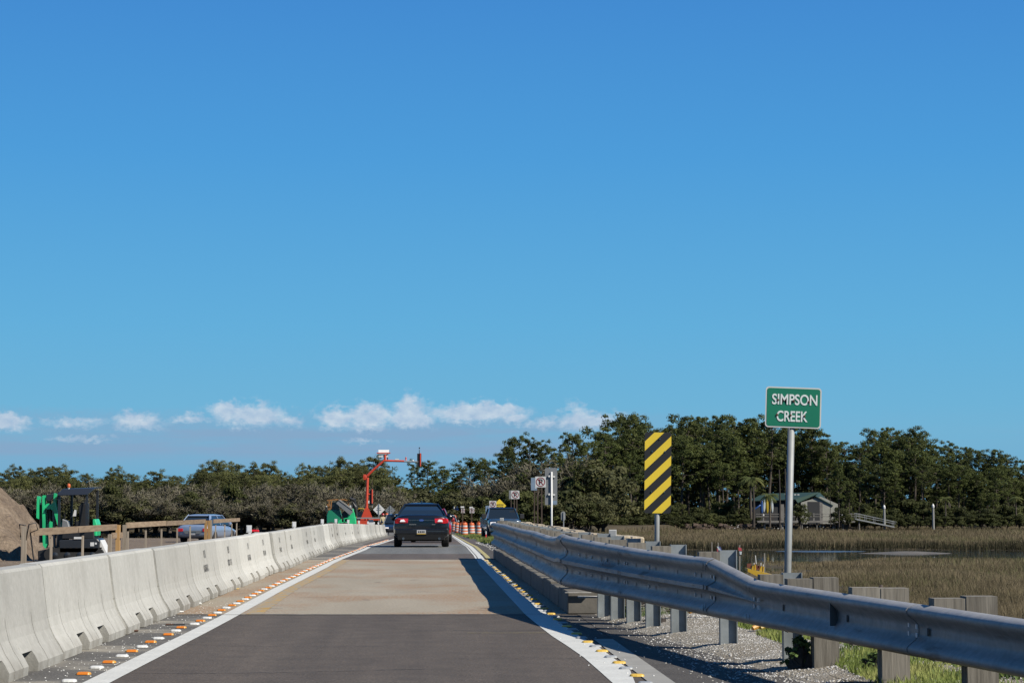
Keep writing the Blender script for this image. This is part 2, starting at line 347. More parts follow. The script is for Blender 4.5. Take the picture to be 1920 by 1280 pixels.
M['wall_dark'] = plain('dark_board_wall', (.018, .022, .028), .8)
M['wall_white'] = plain('white_wall', (.48, .48, .42), .8)
M['white'] = plain('white_paint', (.80, .81, .80), .5, var=.04)
M['kayak_blue'] = plain('kayak_blue', (.03, .12, .42), .4); M['kayak_yellow'] = plain('kayak_yellow', (.62, .45, .03), .4)
M['kayak_white'] = plain('kayak_white', (.65, .72, .75), .4)
M['ribbon_red'] = plain('ribbon_red', (.5, .03, .05), .7); M['ribbon_blue'] = plain('ribbon_blue', (.03, .07, .30), .7)
M['piling'] = plain('white_piling', (.38, .39, .38), .8, var=.2)
M['bird'] = plain('bird_brown', (.07, .04, .025), .8)

def lift(name, f):              # retroreflective and fresh white surfaces keep their true high albedo
    nt = M[name].node_tree; nd = nt.nodes['Principled BSDF'].inputs['Base Color'].links[0].from_node
    nd.inputs[7].default_value = (f, f, f, 1)
for nm_, f_ in (('sign_yellow', .52), ('sign_white', .5), ('sign_letter', .72), ('marker_white', .46), ('reflect', .52), ('white', .48), ('line_white', .40), ('barrel_white', .48), ('sign_green', .45), ('marker_orange', .46), ('marker_yellow', .46), ('lumber_y', .60), ('lumber_z', .52), ('lumber_new', .55), ('timber_grey', .47), ('galv_post', .46), ('dock', .45)): lift(nm_, f_)
# ------------------------------------------------------------------ mesh helpers
class MB:
    def __init__(s): s.v = []; s.f = []; s.mi = []; s.cur = 0
    def quad(s, *p):
        i = len(s.v); s.v += [tuple(q) for q in p]; s.f.append(tuple(range(i, i + len(p)))); s.mi.append(s.cur); return s
    def box(s, x0, x1, y0, y1, z0, z1, rot=None, piv=None):
        c = [Vector((x, y, z)) for z in (z0, z1) for x, y in ((x0, y0), (x1, y0), (x1, y1), (x0, y1))]
        if rot is not None: c = [rot @ (q - piv) + piv for q in c]
        i = len(s.v); s.v += [tuple(q) for q in c]
        for f in ((3, 2, 1, 0), (4, 5, 6, 7), (0, 1, 5, 4), (1, 2, 6, 5), (2, 3, 7, 6), (3, 0, 4, 7)): s.f.append(tuple(i + k for k in f)); s.mi.append(s.cur)
        return s
    def cbox(s, c, sz, rot=None):
        c = Vector(c); return s.box(c.x - sz[0] / 2, c.x + sz[0] / 2, c.y - sz[1] / 2, c.y + sz[1] / 2, c.z - sz[2] / 2, c.z + sz[2] / 2, rot, c)
    def bar(s, a, b, wd, th, up=(0, 0, 1)):     # a beam from a to b, wd across, th in the 'up' sense
        a, b = Vector(a), Vector(b); d = (b - a).normalized(); up = Vector(up)
        if abs(d.dot(up)) > .98: up = Vector((0, 1, 0))
        sx = d.cross(up).normalized(); sy = sx.cross(d).normalized(); i = len(s.v)
        for p in (a, b):
            for u, v in ((-1, -1), (1, -1), (1, 1), (-1, 1)): s.v.append(tuple(p + sx * u * wd / 2 + sy * v * th / 2))
        for f in ((3, 2, 1, 0), (4, 5, 6, 7), (0, 1, 5, 4), (1, 2, 6, 5), (2, 3, 7, 6), (3, 0, 4, 7)): s.f.append(tuple(i + k for k in f)); s.mi.append(s.cur)
        return s
    def tube(s, pts, rad, n=8, cap=True):
        pts = [Vector(p) for p in pts]; rs = rad if isinstance(rad, (list, tuple)) else [rad] * len(pts); i0 = len(s.v)
        for k, p in enumerate(pts):
            d = (pts[min(k + 1, len(pts) - 1)] - pts[max(k - 1, 0)]).normalized()
            u = d.cross(Vector((0, 0, 1)) if abs(d.z) < .9 else Vector((0, 1, 0))).normalized(); v = u.cross(d)
            for j in range(n):
                a = 2 * math.pi * j / n; s.v.append(tuple(p + (u * math.cos(a) + v * math.sin(a)) * rs[k]))
        for k in range(len(pts) - 1):
            for j in range(n):
                a, b = i0 + k * n + j, i0 + k * n + (j + 1) % n; s.f.append((a, b, b + n, a + n)); s.mi.append(s.cur)
        if cap:
            s.f.append(tuple(i0 + j for j in range(n - 1, -1, -1))); s.f.append(tuple(i0 + (len(pts) - 1) * n + j for j in range(n))); s.mi += [s.cur] * 2
        return s
    def lathe(s, prof, c=(0, 0, 0), n=16):       # prof: (radius, z)
        i0 = len(s.v); c = Vector(c)
        for r, z in prof:
            for j in range(n):
                a = 2 * math.pi * j / n; s.v.append((c.x + r * math.cos(a), c.y + r * math.sin(a), c.z + z))
        for k in range(len(prof) - 1):
            for j in range(n):
                a, b = i0 + k * n + j, i0 + k * n + (j + 1) % n; s.f.append((a, b, b + n, a + n)); s.mi.append(s.cur)
        s.f.append(tuple(i0 + j for j in range(n - 1, -1, -1))); s.f.append(tuple(i0 + (len(prof) - 1) * n + j for j in range(n))); s.mi += [s.cur] * 2
        return s
    def prism(s, poly, a0, a1, axis='y'):        # poly in the two other axes, extruded along axis
        n = len(poly); i = len(s.v)
        for a in (a0, a1):
            for p in poly:
                s.v.append({'y': (p[0], a, p[1]), 'x': (a, p[0], p[1]), 'z': (p[0], p[1], a)}[axis])
        s.f.append(tuple(i + k for k in range(n))); s.f.append(tuple(i + n + k for k in range(n - 1, -1, -1))); s.mi += [s.cur] * 2
        for k in range(n): s.f.append((i + k, i + n + k, i + n + (k + 1) % n, i + (k + 1) % n)); s.mi.append(s.cur)
        return s
    def loft(s, secs, cap=True, closed=True):
        n = len(secs[0]); i = len(s.v)
        for sec in secs: s.v += [tuple(p) for p in sec]
        for k in range(len(secs) - 1):
            for j in range(n if closed else n - 1):
                a, b = i + k * n + j, i + k * n + (j + 1) % n; s.f.append((a, b, b + n, a + n)); s.mi.append(s.cur)
        if cap:
            s.f.append(tuple(i + j for j in range(n - 1, -1, -1))); s.f.append(tuple(i + (len(secs) - 1) * n + j for j in range(n))); s.mi += [s.cur] * 2
        return s
    def build(s, name, mats, parent=None, smooth=False, loc=None, rot=None, bevel=0):
        me = bpy.data.meshes.new(name); me.from_pydata(s.v, [], s.f)
        for m in (mats if isinstance(mats, (list, tuple)) else [mats]): me.materials.append(m)
        if max(s.mi, default=0): me.polygons.foreach_set('material_index', s.mi)
        me.update()
        import bmesh
        bm = bmesh.new(); bm.from_mesh(me); bmesh.ops.recalc_face_normals(bm, faces=bm.faces)
        if bevel: bmesh.ops.bevel(bm, geom=list(bm.edges), offset=bevel, segments=1, affect='EDGES')
        bm.to_mesh(me); bm.free()
        if smooth: me.polygons.foreach_set('use_smooth', [True] * len(me.polygons))
        o = bpy.data.objects.new(name, me); COL.objects.link(o)
        if parent: o.parent = parent
        if loc is not None: o.location = loc
        if rot is not None: o.rotation_euler = rot
        return o
def subsurf(o, lv=1):
    m = o.modifiers.new('s', 'SUBSURF'); m.levels = m.render_levels = lv
    dg = bpy.context.evaluated_depsgraph_get(); me = bpy.data.meshes.new_from_object(o.evaluated_get(dg)); o.modifiers.clear(); o.data = me
    me.polygons.foreach_set('use_smooth', [True] * len(me.polygons)); return o
def tag(o, label=None, cat=None, group=None, kind=None):
    for k, v in (('label', label), ('category', cat), ('group', group), ('kind', kind)):
        if v: o[k] = v
    return o
def empty(name, loc=(0, 0, 0), rz=0, label=None, cat=None, group=None):
    o = bpy.data.objects.new(name, None); COL.objects.link(o); o.location = loc; o.rotation_euler = (0, 0, rz); o.empty_display_size = .2
    return tag(o, label, cat, group)
def copy_tree(o, parent=None):
    c = o.copy(); COL.objects.link(c)
    if parent: c.parent = parent; c.matrix_parent_inverse = o.matrix_parent_inverse.copy()
    for ch in list(KIDS.get(o.name, ())): copy_tree(ch, c)
    return c
KIDS = {}
def reg(root):                  # remember the children of a prototype so copies are cheap
    for o in [root] + list(root.children_recursive): KIDS[o.name] = list(o.children)
    return root
ORD = ['nearest', 'second', 'third', 'fourth', 'fifth', 'sixth', 'seventh', 'eighth', 'ninth', 'tenth', 'eleventh', 'twelfth', 'thirteenth',
       'fourteenth', 'fifteenth', 'sixteenth', 'seventeenth', 'eighteenth', 'nineteenth', 'twentieth', 'twenty-first', 'twenty-second', 'twenty-third']
def text_mesh(body, size, width, depth=.004, bold=.0):
    cu = bpy.data.curves.new('lettering', 'FONT'); cu.body = body; cu.size = size; cu.align_x = 'CENTER'; cu.align_y = 'CENTER'
    cu.extrude = depth / 2; cu.offset = bold
    to = bpy.data.objects.new('lettering', cu); COL.objects.link(to)
    dg = bpy.context.evaluated_depsgraph_get(); me = bpy.data.meshes.new_from_object(to.evaluated_get(dg))
    bpy.data.objects.remove(to)
    co = np.empty(len(me.vertices) * 3); me.vertices.foreach_get('co', co); co = co.reshape(-1, 3)
    w0, w1 = co[:, 0].min(), co[:, 0].max(); h0, h1 = co[:, 1].min(), co[:, 1].max()
    out = np.empty_like(co)
    out[:, 0] = (co[:, 0] - (w0 + w1) / 2) / (w1 - w0) * width
    out[:, 2] = (co[:, 1] - (h0 + h1) / 2) / (h1 - h0) * size       # size = full letter height
    out[:, 1] = -co[:, 2]
    me.vertices.foreach_set('co', out.ravel()); me.update(); return me
def lettering(body, size, width, mat, parent, loc, bold=0.0, name='lettering'):
    me = text_mesh(body, size, width, .003, bold); me.materials.clear(); me.materials.append(mat)
    o = bpy.data.objects.new(name, me); COL.objects.link(o); o.parent = parent; o.location = loc; return o
def rrect(w_, h_, r, n=5):      # rounded rectangle outline in x,z
    pts = []
    for cx, cz, a0 in ((w_ / 2 - r, h_ / 2 - r, 0), (-w_ / 2 + r, h_ / 2 - r, 90), (-w_ / 2 + r, -h_ / 2 + r, 180), (w_ / 2 - r, -h_ / 2 + r, 270)):
        for k in range(n + 1):
            a = R(a0 + 90 * k / n); pts.append((cx + r * math.cos(a), cz + r * math.sin(a)))
    return pts
# ------------------------------------------------------------------ terrain
def sstep(a, b, x):
    t_ = np.clip((x - a) / (b - a), 0, 1); return t_ * t_ * (3 - 2 * t_)
def zrn(Y): return np.where(Y < 75, 0.0, -0.0075 * (np.minimum(Y, 210) - 75))
CR = np.array([(9, 30, 3), (11, 80, 4), (14, 120, 5), (18, 160, 8), (30, 187, 24), (45, 187, 24), (60, 172, 15), (80, 160, 13), (150, 152, 13), (260, 150, 14)], float)
def creek(X, Y):                # signed distance to the creek's edge (negative in the water)
    best = np.full(np.shape(X), 1e9)
    for a, b in zip(CR[:-1], CR[1:]):
        d = b[:2] - a[:2]; t_ = np.clip(((X - a[0]) * d[0] + (Y - a[1]) * d[1]) / (d @ d), 0, 1)
        q = np.hypot(X - a[0] - t_ * d[0], Y - a[1] - t_ * d[1]) - (a[2] + t_ * (b[2] - a[2])); best = np.minimum(best, q)
    return best + 1.6 * np.sin(X * .31 + Y * .17) + .9 * np.sin(X * .83 - Y * .41)
YB = np.array([(-300, 300), (-150, 295), (-60, 280), (-20, 268), (0, 268), (15, 290), (30, 320), (45, 372), (60, 396), (130, 396), (170, 380), (300, 380)], float)
def yb(X): return np.interp(X, YB[:, 0], YB[:, 1])
def zt(X, Y):
    X = np.asarray(X, float); Y = np.asarray(Y, float)
    z = np.full(X.shape, -2.5) + .08 * np.sin(X * .5) * np.sin(Y * .23)
    land = sstep(-3, 6, Y - yb(X)); z = z + land * 1.25
    cr = creek(X, Y); z = np.where(X > 6, z - .75 * (1 - sstep(-3, .6, cr)) * (1 - land), z)
    zroad = zrn(Y)
    rk = np.where(X > 0, sstep(9.2, 5.6, X), 1) * 1.0
    top_r = zroad - .07 + .13 * sstep(2.3, 3.2, X) * (1 - sstep(60, 80, Y))
    lw = np.interp(Y, [0, 60, 92, 100, 170, 260], [-32, -32, -32, -17, -15, -12])
    top_l = zroad - .07 - .37 * sstep(-4.0, -5.0, X)
    rl = sstep(lw - 4.5, lw, X)
    top = np.where(X > -4.0, top_r, top_l); m = np.where(X > 0, rk, rl)
    return np.maximum(z, z + (top - z) * m)
xs = np.unique(np.concatenate([np.linspace(-700, -120, 16), np.arange(-120, -34, 4), np.arange(-34, -6, 1.0), np.arange(-6, 12, .45), np.arange(12, 90, 1.6), np.arange(90, 150, 5), np.linspace(150, 900, 16)]))
ys = np.unique(np.concatenate([[-900, -300, -60], np.arange(-20, 60, 1.5), np.arange(60, 260, 2.2), np.arange(260, 430, 5), np.linspace(430, 3500, 24)]))
GX, GY = np.meshgrid(xs, ys); GZ = zt(GX, GY)
nx, ny = len(xs), len(ys)
vv = np.stack([GX, GY, GZ], -1).reshape(-1, 3)
I = np.arange(nx * ny).reshape(ny, nx); ff = np.stack([I[:-1, :-1], I[:-1, 1:], I[1:, 1:], I[1:, :-1]], -1).reshape(-1, 4)
def np_mesh(name, verts, faces, mat, parent=None, smooth=False):
    me = bpy.data.meshes.new(name); k = faces.shape[1]
    me.vertices.add(len(verts)); me.vertices.foreach_set('co', np.asarray(verts, np.float32).ravel())
    me.loops.add(faces.size); me.loops.foreach_set('vertex_index', faces.astype(np.int32).ravel())
    me.polygons.add(len(faces)); me.polygons.foreach_set('loop_start', np.arange(0, faces.size, k, dtype=np.int32))
    me.polygons.foreach_set('loop_total', np.full(len(faces), k, np.int32))
    if smooth: me.polygons.foreach_set('use_smooth', np.ones(len(faces), bool))
    me.update(calc_edges=True); me.materials.append(mat)
    o = bpy.data.objects.new(name, me); COL.objects.link(o)
    if parent: o.parent = parent
    return o
tag(np_mesh('ground', vv, ff, M['terrain'], smooth=True), kind='structure')
tag(MB().quad((6, 20, -2.62), (600, 20, -2.62), (600, 250, -2.62), (6, 250, -2.62)).build('creek_water', M['water']), kind='structure')
# sandbar and wet mud beside the channel
def blob_sheet(name, cx, cy, rx, ry, z, mat, seed=0, n=28, dome=.12):
    m = MB(); rr = random.Random(seed); pts = []
    for ring in (1.0, .6, .25):
        pts.append([(cx + rx * ring * math.cos(2 * math.pi * k / n) * (1 + .22 * math.sin(k * 1.7 + seed) * ring), cy + ry * ring * math.sin(2 * math.pi * k / n) * (1 + .18 * math.sin(k * 2.3 + seed)), z + dome * (1 - ring)) for k in range(n)])
    m.loft(pts, cap=False); m.f.append(tuple(2 * n + j for j in range(n))); m.mi.append(0)
    return tag(m.build(name, mat, smooth=True), kind='structure')
blob_sheet('mud_bank', 37, 202, 4.5, 4, -2.63, M['mud'], 1, dome=.08); blob_sheet('sandbar', 43.5, 193, 4.2, 3.5, -2.64, M['sand'], 3, dome=.25)

# ------------------------------------------------------------------ road surfaces
def strip(name, Y0, Y1, X0, X1, z, mat, n=None, kind='structure'):
    # X0, X1: numbers or functions of Y; z: height above the road profile
    n = n or max(1, int(abs(Y1 - Y0) / 2.5)); m = MB()
    f0 = X0 if callable(X0) else (lambda y: X0); f1 = X1 if callable(X1) else (lambda y: X1)
    yy = [Y0 + (Y1 - Y0) * k / n for k in range(n + 1)]
    for k in range(n):
        a, b = yy[k], yy[k + 1]
        m.quad((f0(a), a, zr(a) + z), (f1(a), a, zr(a) + z), (f1(b), b, zr(b) + z), (f0(b), b, zr(b) + z))
    o = m.build(name, mat)
    return tag(o, kind=kind)
def table(pts): 
    P = sorted(pts); xs_ = [p[0] for p in P]; ys_ = [p[1] for p in P]
    return lambda y: float(np.interp(y, xs_, ys_))
BN, BF = 26.3, 55.4             # near and far ends of the bridge deck
strip('road_asphalt', -6, BN, -2.45, 1.62, 0, M['asphalt'])
strip('left_shoulder', -6, BN, -4.3, -2.45, 0, M['shoulder'])
def G0(y): return float(np.clip(1.98 + (24.2 - y) * .085, 1.95, 2.8))
strip('right_shoulder', -6, BN, 1.82, lambda y: G0(y) + .1, 0, M['rough_shoulder'])
strip('right_gutter_base', -6, BN, 1.62, 1.82, -.004, M['rough_shoulder'])
strip('concrete_gutter', -6, 21.2, 1.63, 1.82, .004, M['concrete_pale'])
strip('bridge_deck', BN, BF, -4.3, 2.3, 0, M['deck'])
strip('asphalt_patch', BF, 62.8, -2.35, 1.45, 0, M['asphalt_red'])
strip('road_pavement', 62.8, 84.5, -2.35, 1.6, 0, M['asphalt_grey'])
strip('road_far', 84.5, 330, -2.6, 2.3, 0, M['asphalt_red'])
strip('left_shoulder_far', BF, 330, -4.3, lambda y: -2.35 if y < 84 else -2.6, 0, M['shoulder'])
strip('right_shoulder_far', BF, 330, lambda y: 1.45 if y < 62.8 else (1.6 if y < 84 else 2.3), lambda y: 3.6, -.002, M['rough_shoulder'])
strip('joint_near', BN - .05, BN + .02, -4.3, 1.62, .004, M['concrete_dark'], 1)
# gravel verge by the guardrail
m = MB(); gx = np.linspace(0, 1, 18); gy = np.arange(4, BN + 1.2, .4)
def zgv(x, y): g_ = G0(y); return .02 + .07 * float(sstep(g_, g_ + .9, x)) - .42 * float(sstep(4.6, 6.2, x)) + .012 * mnoise.noise((x * 2.1, y * 2.1, 0)) + .03 * mnoise.noise((x * .7, y * .7, 4)) * float(sstep(g_, g_ + .6, x))
gv = np.array([(G0(y) + (5.9 - G0(y)) * u, y, -.02 if i == 0 else zgv(G0(y) + (5.9 - G0(y)) * u, y)) for y in gy for i, u in enumerate(gx)]); a_ = np.arange(len(gx) * len(gy)).reshape(len(gy), len(gx))
tag(np_mesh('gravel_verge', gv, np.stack([a_[:-1, :-1], a_[:-1, 1:], a_[1:, 1:], a_[1:, :-1]], -1).reshape(-1, 4), M['gravel'], smooth=True), kind='structure')

# ------------------------------------------------------------------ painted lines
Lo = table([(0, -2.6), (16, -2.55), (24, -2.50), (35, -2.52), (55, -2.42), (70, -2.16), (90, -2.05), (160, -1.9), (330, -1.9)])
Ri = table([(0, 1.33), (16, 1.36), (19, 1.34), (22, 1.24), (26, 1.18), (50, 1.18), (60, 1.28), (90, 1.36), (166, 1.7), (330, 1.9)])
strip('edge_line_left', -6, 330, Lo, lambda y: Lo(y) + (.2 if y < 50 else .17 if y < 70 else .15), .004, M['line_white'], 130)
strip('edge_line_right', -6, BF + .1, Ri, lambda y: Ri(y) + (.145 if y < 17 else .25 if y < 20 else .28 if y < 30 else .22), .004, M['line_white'], 40)
strip('edge_line_right_far', BF + .1, 330, lambda y: Ri(y) + .06, lambda y: Ri(y) + .21, .004, M['line_white'], 90)
strip('old_line_strip', BF + .1, 150, lambda y: Ri(y) - .02, lambda y: Ri(y) + .03, .004, M['line_white'], 40)
strip('yellow_line_right', BF + .3, 200, lambda y: Ri(y) + .27, lambda y: Ri(y) + .39, .004, M['line_butter'], 60)
Yl = table([(26.4, -2.12), (35, -2.2), (45, -2.12), (55, -2.1)])
strip('old_yellow_line', BN + .1, BF - .1, lambda y: Yl(y) - .11, lambda y: Yl(y) + .08, .004, M['line_yellow'], 30)
p = gr(1000, 1186); strip('thin_yellow_mark', p.y - .012, p.y + .012, .4, 1.24, .004, M['yellow_thin'], 1)
# tar seams and skid lines crossing the deck
for i, (x0, x1, y) in enumerate(((560, 625, 1120), (780, 800, 1108), (590, 605, 1088), (480, 530, 1140), (880, 925, 1143))):
    a, b = gr(x0, y), gr(x1, y); strip('tar_seam', a.y - .012, a.y + .012, a.x, b.x, .004, M['dark'], 1)

def crack(x0, y0, x1, y1, w_, seed, mat='dark', amp=.04):
    r_ = random.Random(seed); m = MB(); n = 40; pts = []
    for k in range(n + 1):
        t_ = k / n; pts.append((x0 + (x1 - x0) * t_ + r_.uniform(-amp, amp) * .3, y0 + (y1 - y0) * t_ + r_.uniform(-amp, amp) + .1 * math.sin(t_ * 5 + seed), w_ * r_.uniform(.2, 1)))
    for (xa, ya, wa), (xb, yb_, wb) in zip(pts[:-1], pts[1:]): m.quad((xa, ya - wa, .0035), (xb, yb_ - wb, .0035), (xb, yb_ + wb, .0035), (xa, ya + wa, .0035))
    return tag(m.build('road_crack', M[mat]), kind='structure')
crack(-.2, 22.6, 1.3, 22.9, .012, 1); crack(-2.3, 20.4, -.4, 20.1, .010, 2); crack(-2.4, 16.9, .2, 17.2, .010, 3); crack(.1, 18.6, 1.3, 18.4, .008, 4)
crack(-2.3, 33.2, 1.1, 33.4, .012, 5); crack(-2.2, 41.0, 1.1, 40.8, .014, 6); crack(-4.2, 26.33, 1.7, 26.33, .05, 7, 'dark', .03); crack(-.9, 16.2, -.7, 25.8, .006, 8)
# ------------------------------------------------------------------ raised lane markers
def marker_proto(col, name, label, cat, group, lens=None):
    h = .5
    m = MB(); n = 10
    def ring(rx, ry, z): return [(rx * math.copysign(abs(math.cos(2 * math.pi * k / 16)) ** .5, math.cos(2 * math.pi * k / 16)), ry * math.copysign(abs(math.sin(2 * math.pi * k / 16)) ** .8, math.sin(2 * math.pi * k / 16)), z) for k in range(16)]
    m.loft([ring(.058, .05, .002), ring(.055, .044, .014), ring(.042, .026, .021)])
    if not lens:
        return tag(m.build(name, M[col], smooth=False), label, cat, group)
    e = empty(name, label=label, cat=cat, group=group); m.build('marker_body', M[col], e)
    MB().quad((-.044, -.056, .004), (.044, -.056, .004), (.036, -.034, .0235), (-.036, -.034, .0235)).build('lens', M[lens], e)
    return reg(e)
G1 = 'raised markers along the left edge line'; G2 = 'raised markers along the right edge line'
def lay_markers(Ya, Yb_, step, xf, kinds, side, grp):
    cnt = [0, 0]; k = 0; y = Ya; protos = []
    for (col, word, lens) in kinds:
        protos.append(marker_proto(col, word[0] + '_lane_marker', 'x', 'lane marker', grp, lens))
    used = [False, False]
    while y < Yb_:
        i = k % 2; pr = protos[i]
        if not used[i]: o = pr; used[i] = True
        else: o = copy_tree(pr)
        o.location = (xf(y) + random.uniform(-.012, .012), y + random.uniform(-.06, .06), zr(y) + .001); o.rotation_euler = (0, 0, random.uniform(-.12, .12))
        c = cnt[i]; word = kinds[i][1]
        if c < 23: o['label'] = f'{word[1]}, {ORD[c]} of its colour from the near end, {side} row' if c else f'{word[1]}, nearest of its colour in the {side} row'
        else: o['label'] = f'tiny {word[1]} in the crowded far stretch of the {side} row'
        cnt[i] += 1; k += 1; y += step if y < 60 else step * 1.35
lay_markers(16.15, 112, .66, lambda y: Lo(y) - .11 if y > 24 else -2.66, [('marker_white', ('white', 'white oval raised lane marker'), None), ('marker_orange', ('orange', 'orange raised lane marker'), 'marker_lens')], 'left', G1)
lay_markers(15.75, 54.5, .7, table([(15, 1.61), (18, 1.575), (21, 1.53), (26, 1.5), (40, 1.46), (55, 1.46)]), [('marker_grey', ('grey', 'grey white raised lane marker'), None), ('marker_yellow', ('yellow', 'yellow raised lane marker'), None)], 'right', G2)

# ------------------------------------------------------------------ concrete barriers
PR = [(.30, 0), (.305, .07), (.272, .13), (.225, .20), (.188, .28), (.166, .36), (.152, .45), (.105, .785), (.085, .81)]
def bprofile(inset=0.0, zb=0.0, shave=0.0):
    P = []
    for x, z in PR:
        x_ = x - shave
        if inset and .05 < z < .42: x_ -= inset
        P.append((x_, z))
    if zb: P = [(.25, zb), (.235, zb + .02)] + P[4:] if zb > .1 else P
    right = P; left = [(-x, z) for x, z in reversed(P)]
    return right + left
def barrier_mesh():
    m = MB(); Ln = 3.64
    segs = [('e', .035), ('n', .55), ('g', .02), ('n', .38), ('o', .40), ('n', .2), ('g', .02), ('n', .3), ('g', .02), ('n', .2), ('o', .40), ('n', .4), ('g', .02), ('n', .0), ('e', .035)]
    tot = sum(s_[1] for s_ in segs); segs[13] = ('n', Ln - tot)
    y = -Ln / 2
    for k, l in segs:
        pf = {'n': bprofile(), 'e': bprofile(shave=.022), 'g': bprofile(inset=.022), 'o': bprofile(zb=.165)}[k]
        m.prism(pf, y, y + l, 'y'); y += l
    return m
names = []
BX = -3.36
e0 = empty('concrete_barrier'); barrier_mesh().build('barrier_body', M['barrier'], e0)
reg(e0)
def stencil(parent, seed):
    r_ = random.Random(seed); m = MB()
    # two lines of blurred black stencil strokes on the upper face
    for (z0, z1, w0, n_) in ((.57, .69, .24, r_.choice((3, 4, 5))), (.38, .48, .62, r_.choice((9, 11, 12)))):
        y = -w0 / 2
        for k in range(n_):
            y2 = y + w0 / n_ * r_.uniform(.4, .75)
            xa = .152 - (z0 - .45) / .335 * .047 + .004 + (.008 if z0 < .45 else 0); xb = .152 - (z1 - .45) / .335 * .047 + .004
            if r_.random() < .9:
                m.quad((xa, y, z0 + r_.uniform(0, .02)), (xa, y2, z0), (xb, y2, z1 - r_.uniform(0, .02)), (xb, y, z1))
            y += w0 / n_
    m.build('stencil_marking', M['stencil'], parent)['kind'] = 'stuff'
def delineator(parent, y, z=.81, x=0.0):
    d = MB().box(x - .008, x + .03, y - .045, y + .045, z, z + .03).box(x - .05, x + .05, y - .006, y + .006, z + .031, z + .17).build('delineator', M['white'], parent)
    MB().box(x - .037, x + .037, y - .012, y - .0065, z + .05, z + .155).build('reflective_sheet', M['reflect'], d)
ybar0 = 18.35 - 3.72 / 2 - 3.72; nb = 40
for k in range(nb):
    y = ybar0 + 3.72 * k; o = e0 if k == 0 else copy_tree(e0)
    o.location = (BX - .03 + .02 * mnoise.noise((k * 1.3, 0, 0)), y, zr(y) + .001 + random.uniform(-.004, .006)); o.rotation_euler = (math.atan((zr(y + 1.8) - zr(y - 1.8)) / 3.6), random.uniform(-.012, .012), random.uniform(-.009, .009))
    if k in (9, 10): o.location.x += .05
    v = k - 1
    if v < 1: lb = 'pale concrete barrier segment cut by the lower left corner of the picture' if v == 0 else 'pale concrete barrier segment just outside the left edge of the picture'
    elif v < 20: lb = f'pale concrete barrier segment, {ORD[v]} from the near left end of the row'
    else: lb = f'pale concrete barrier segment, {ORD[nb - 1 - k] if k < nb - 1 else "last"} from the far end of the row' if k < nb - 1 else 'last concrete barrier segment, its end standing beside the dark sedan'
    if 20 <= v and k < nb - 1: lb = f'pale concrete barrier segment, {ORD[nb - 1 - k]} back from the far end of the row'
    tag(o, lb, 'concrete barrier', 'concrete barriers along the left shoulder')
    if v in (4, 5, 6, 7, 8, 9, 11, 12, 15, 16, 18, 20, 22): stencil(o, k)
# white markers standing on top of the barriers (pixels of the photograph)
BARS = [o for o in COL.objects if o.name.startswith('concrete_barrier')]
for px in (474, 555, 608, 633, 655, 675, 692, 703, 711):
    r_ = (px - 804) / F; Yp = BX / r_
    o = min(BARS, key=lambda b: abs(b.location.y - Yp)); delineator(o, max(-1.7, min(1.7, Yp - o.location.y)))

# ------------------------------------------------------------------ guardrail
RX = lambda y: 1.72 if y > BN else 1.72 + .111 * (BN - y)
TOP = table([(4, .67), (12, .667), (17.4, .695), (18.95, .85), (19.9, .85), (22.2, .875), (24.5, .915), (26.2, .955), (27.0, .985), (27.6, .93), (30, .905), (34, .935), (40, .93), (47, .955), (56, .95)])
BOT = table([(4, .35), (12, .342), (17.4, .33), (22, .33), (26.3, .325), (40, .33), (56, .345)])
T_T = [(0, .012), (.02, .040), (.05, .070), (.085, .083), (.125, .083), (.17, .066), (.215, .036), (.26, .010), (.30, .004), (.35, .004), (.39, .012), (.425, .040), (.465, .083), (.535, .083), (.575, .040), (.61, .012), (.65, .004), (.70, .004), (.74, .010), (.785, .036), (.83, .066), (.875, .083), (.915, .083), (.95, .070), (.98, .04), (1, .012)]
T_W = [(0, .012), (.03, .040), (.07, .070), (.12, .083), (.17, .083), (.22, .070), (.28, .045), (.35, .018), (.41, .005), (.45, .004), (.47, .004), (.485, .004), (.495, .004), (.505, .004), (.515, .004), (.53, .004), (.55, .004), (.59, .005), (.65, .018), (.72, .045), (.78, .070), (.83, .083), (.88, .083), (.93, .070), (.97, .04), (1, .012)]
def rail_section(y, w_, off=0.0, th=.004):
    t0, b0 = TOP(y), BOT(y); x = RX(y) - off + (.008 * math.sin(y * 1.1) if y > BN else 0) + zr(y) * 0; fr = []; bk = []
    for (ta, da), (tb, db) in zip(T_T, T_W):
        t_ = ta + (tb - ta) * w_; d = da + (db - da) * w_; z = t0 + (b0 - t0) * t_ + (zr(y))
        fr.append((x - d, y, z)); bk.append((x - d + th, y, z))
    return fr + bk[::-1]
gl = empty('guardrail', (2.6, 20, 0), label='long galvanised steel guardrail beside the right edge of the bridge', cat='guardrail')
def kid(o, par):                # keep world coordinates under a moved parent
    o.parent = par; o.matrix_parent_inverse = Matrix.Translation(-Vector(par.location)); return o
GM = Matrix.Translation((-2.6, -20, 0))
def gbuild(m, name, mat, parent=gl, smooth=False):
    m.v = [(a - 2.6, b - 20, c) for a, b, c in m.v]; return m.build(name, mat, parent, smooth)
edges = [5.3 - 3.81, 5.3 - 0] ; ypan = [2.2, 6.0, 9.85, 13.65, 17.45, 18.95, 22.75, 26.5, 30.3, 34.1, 37.9, 41.7, 45.5, 49.3, 53.1, 56.3]
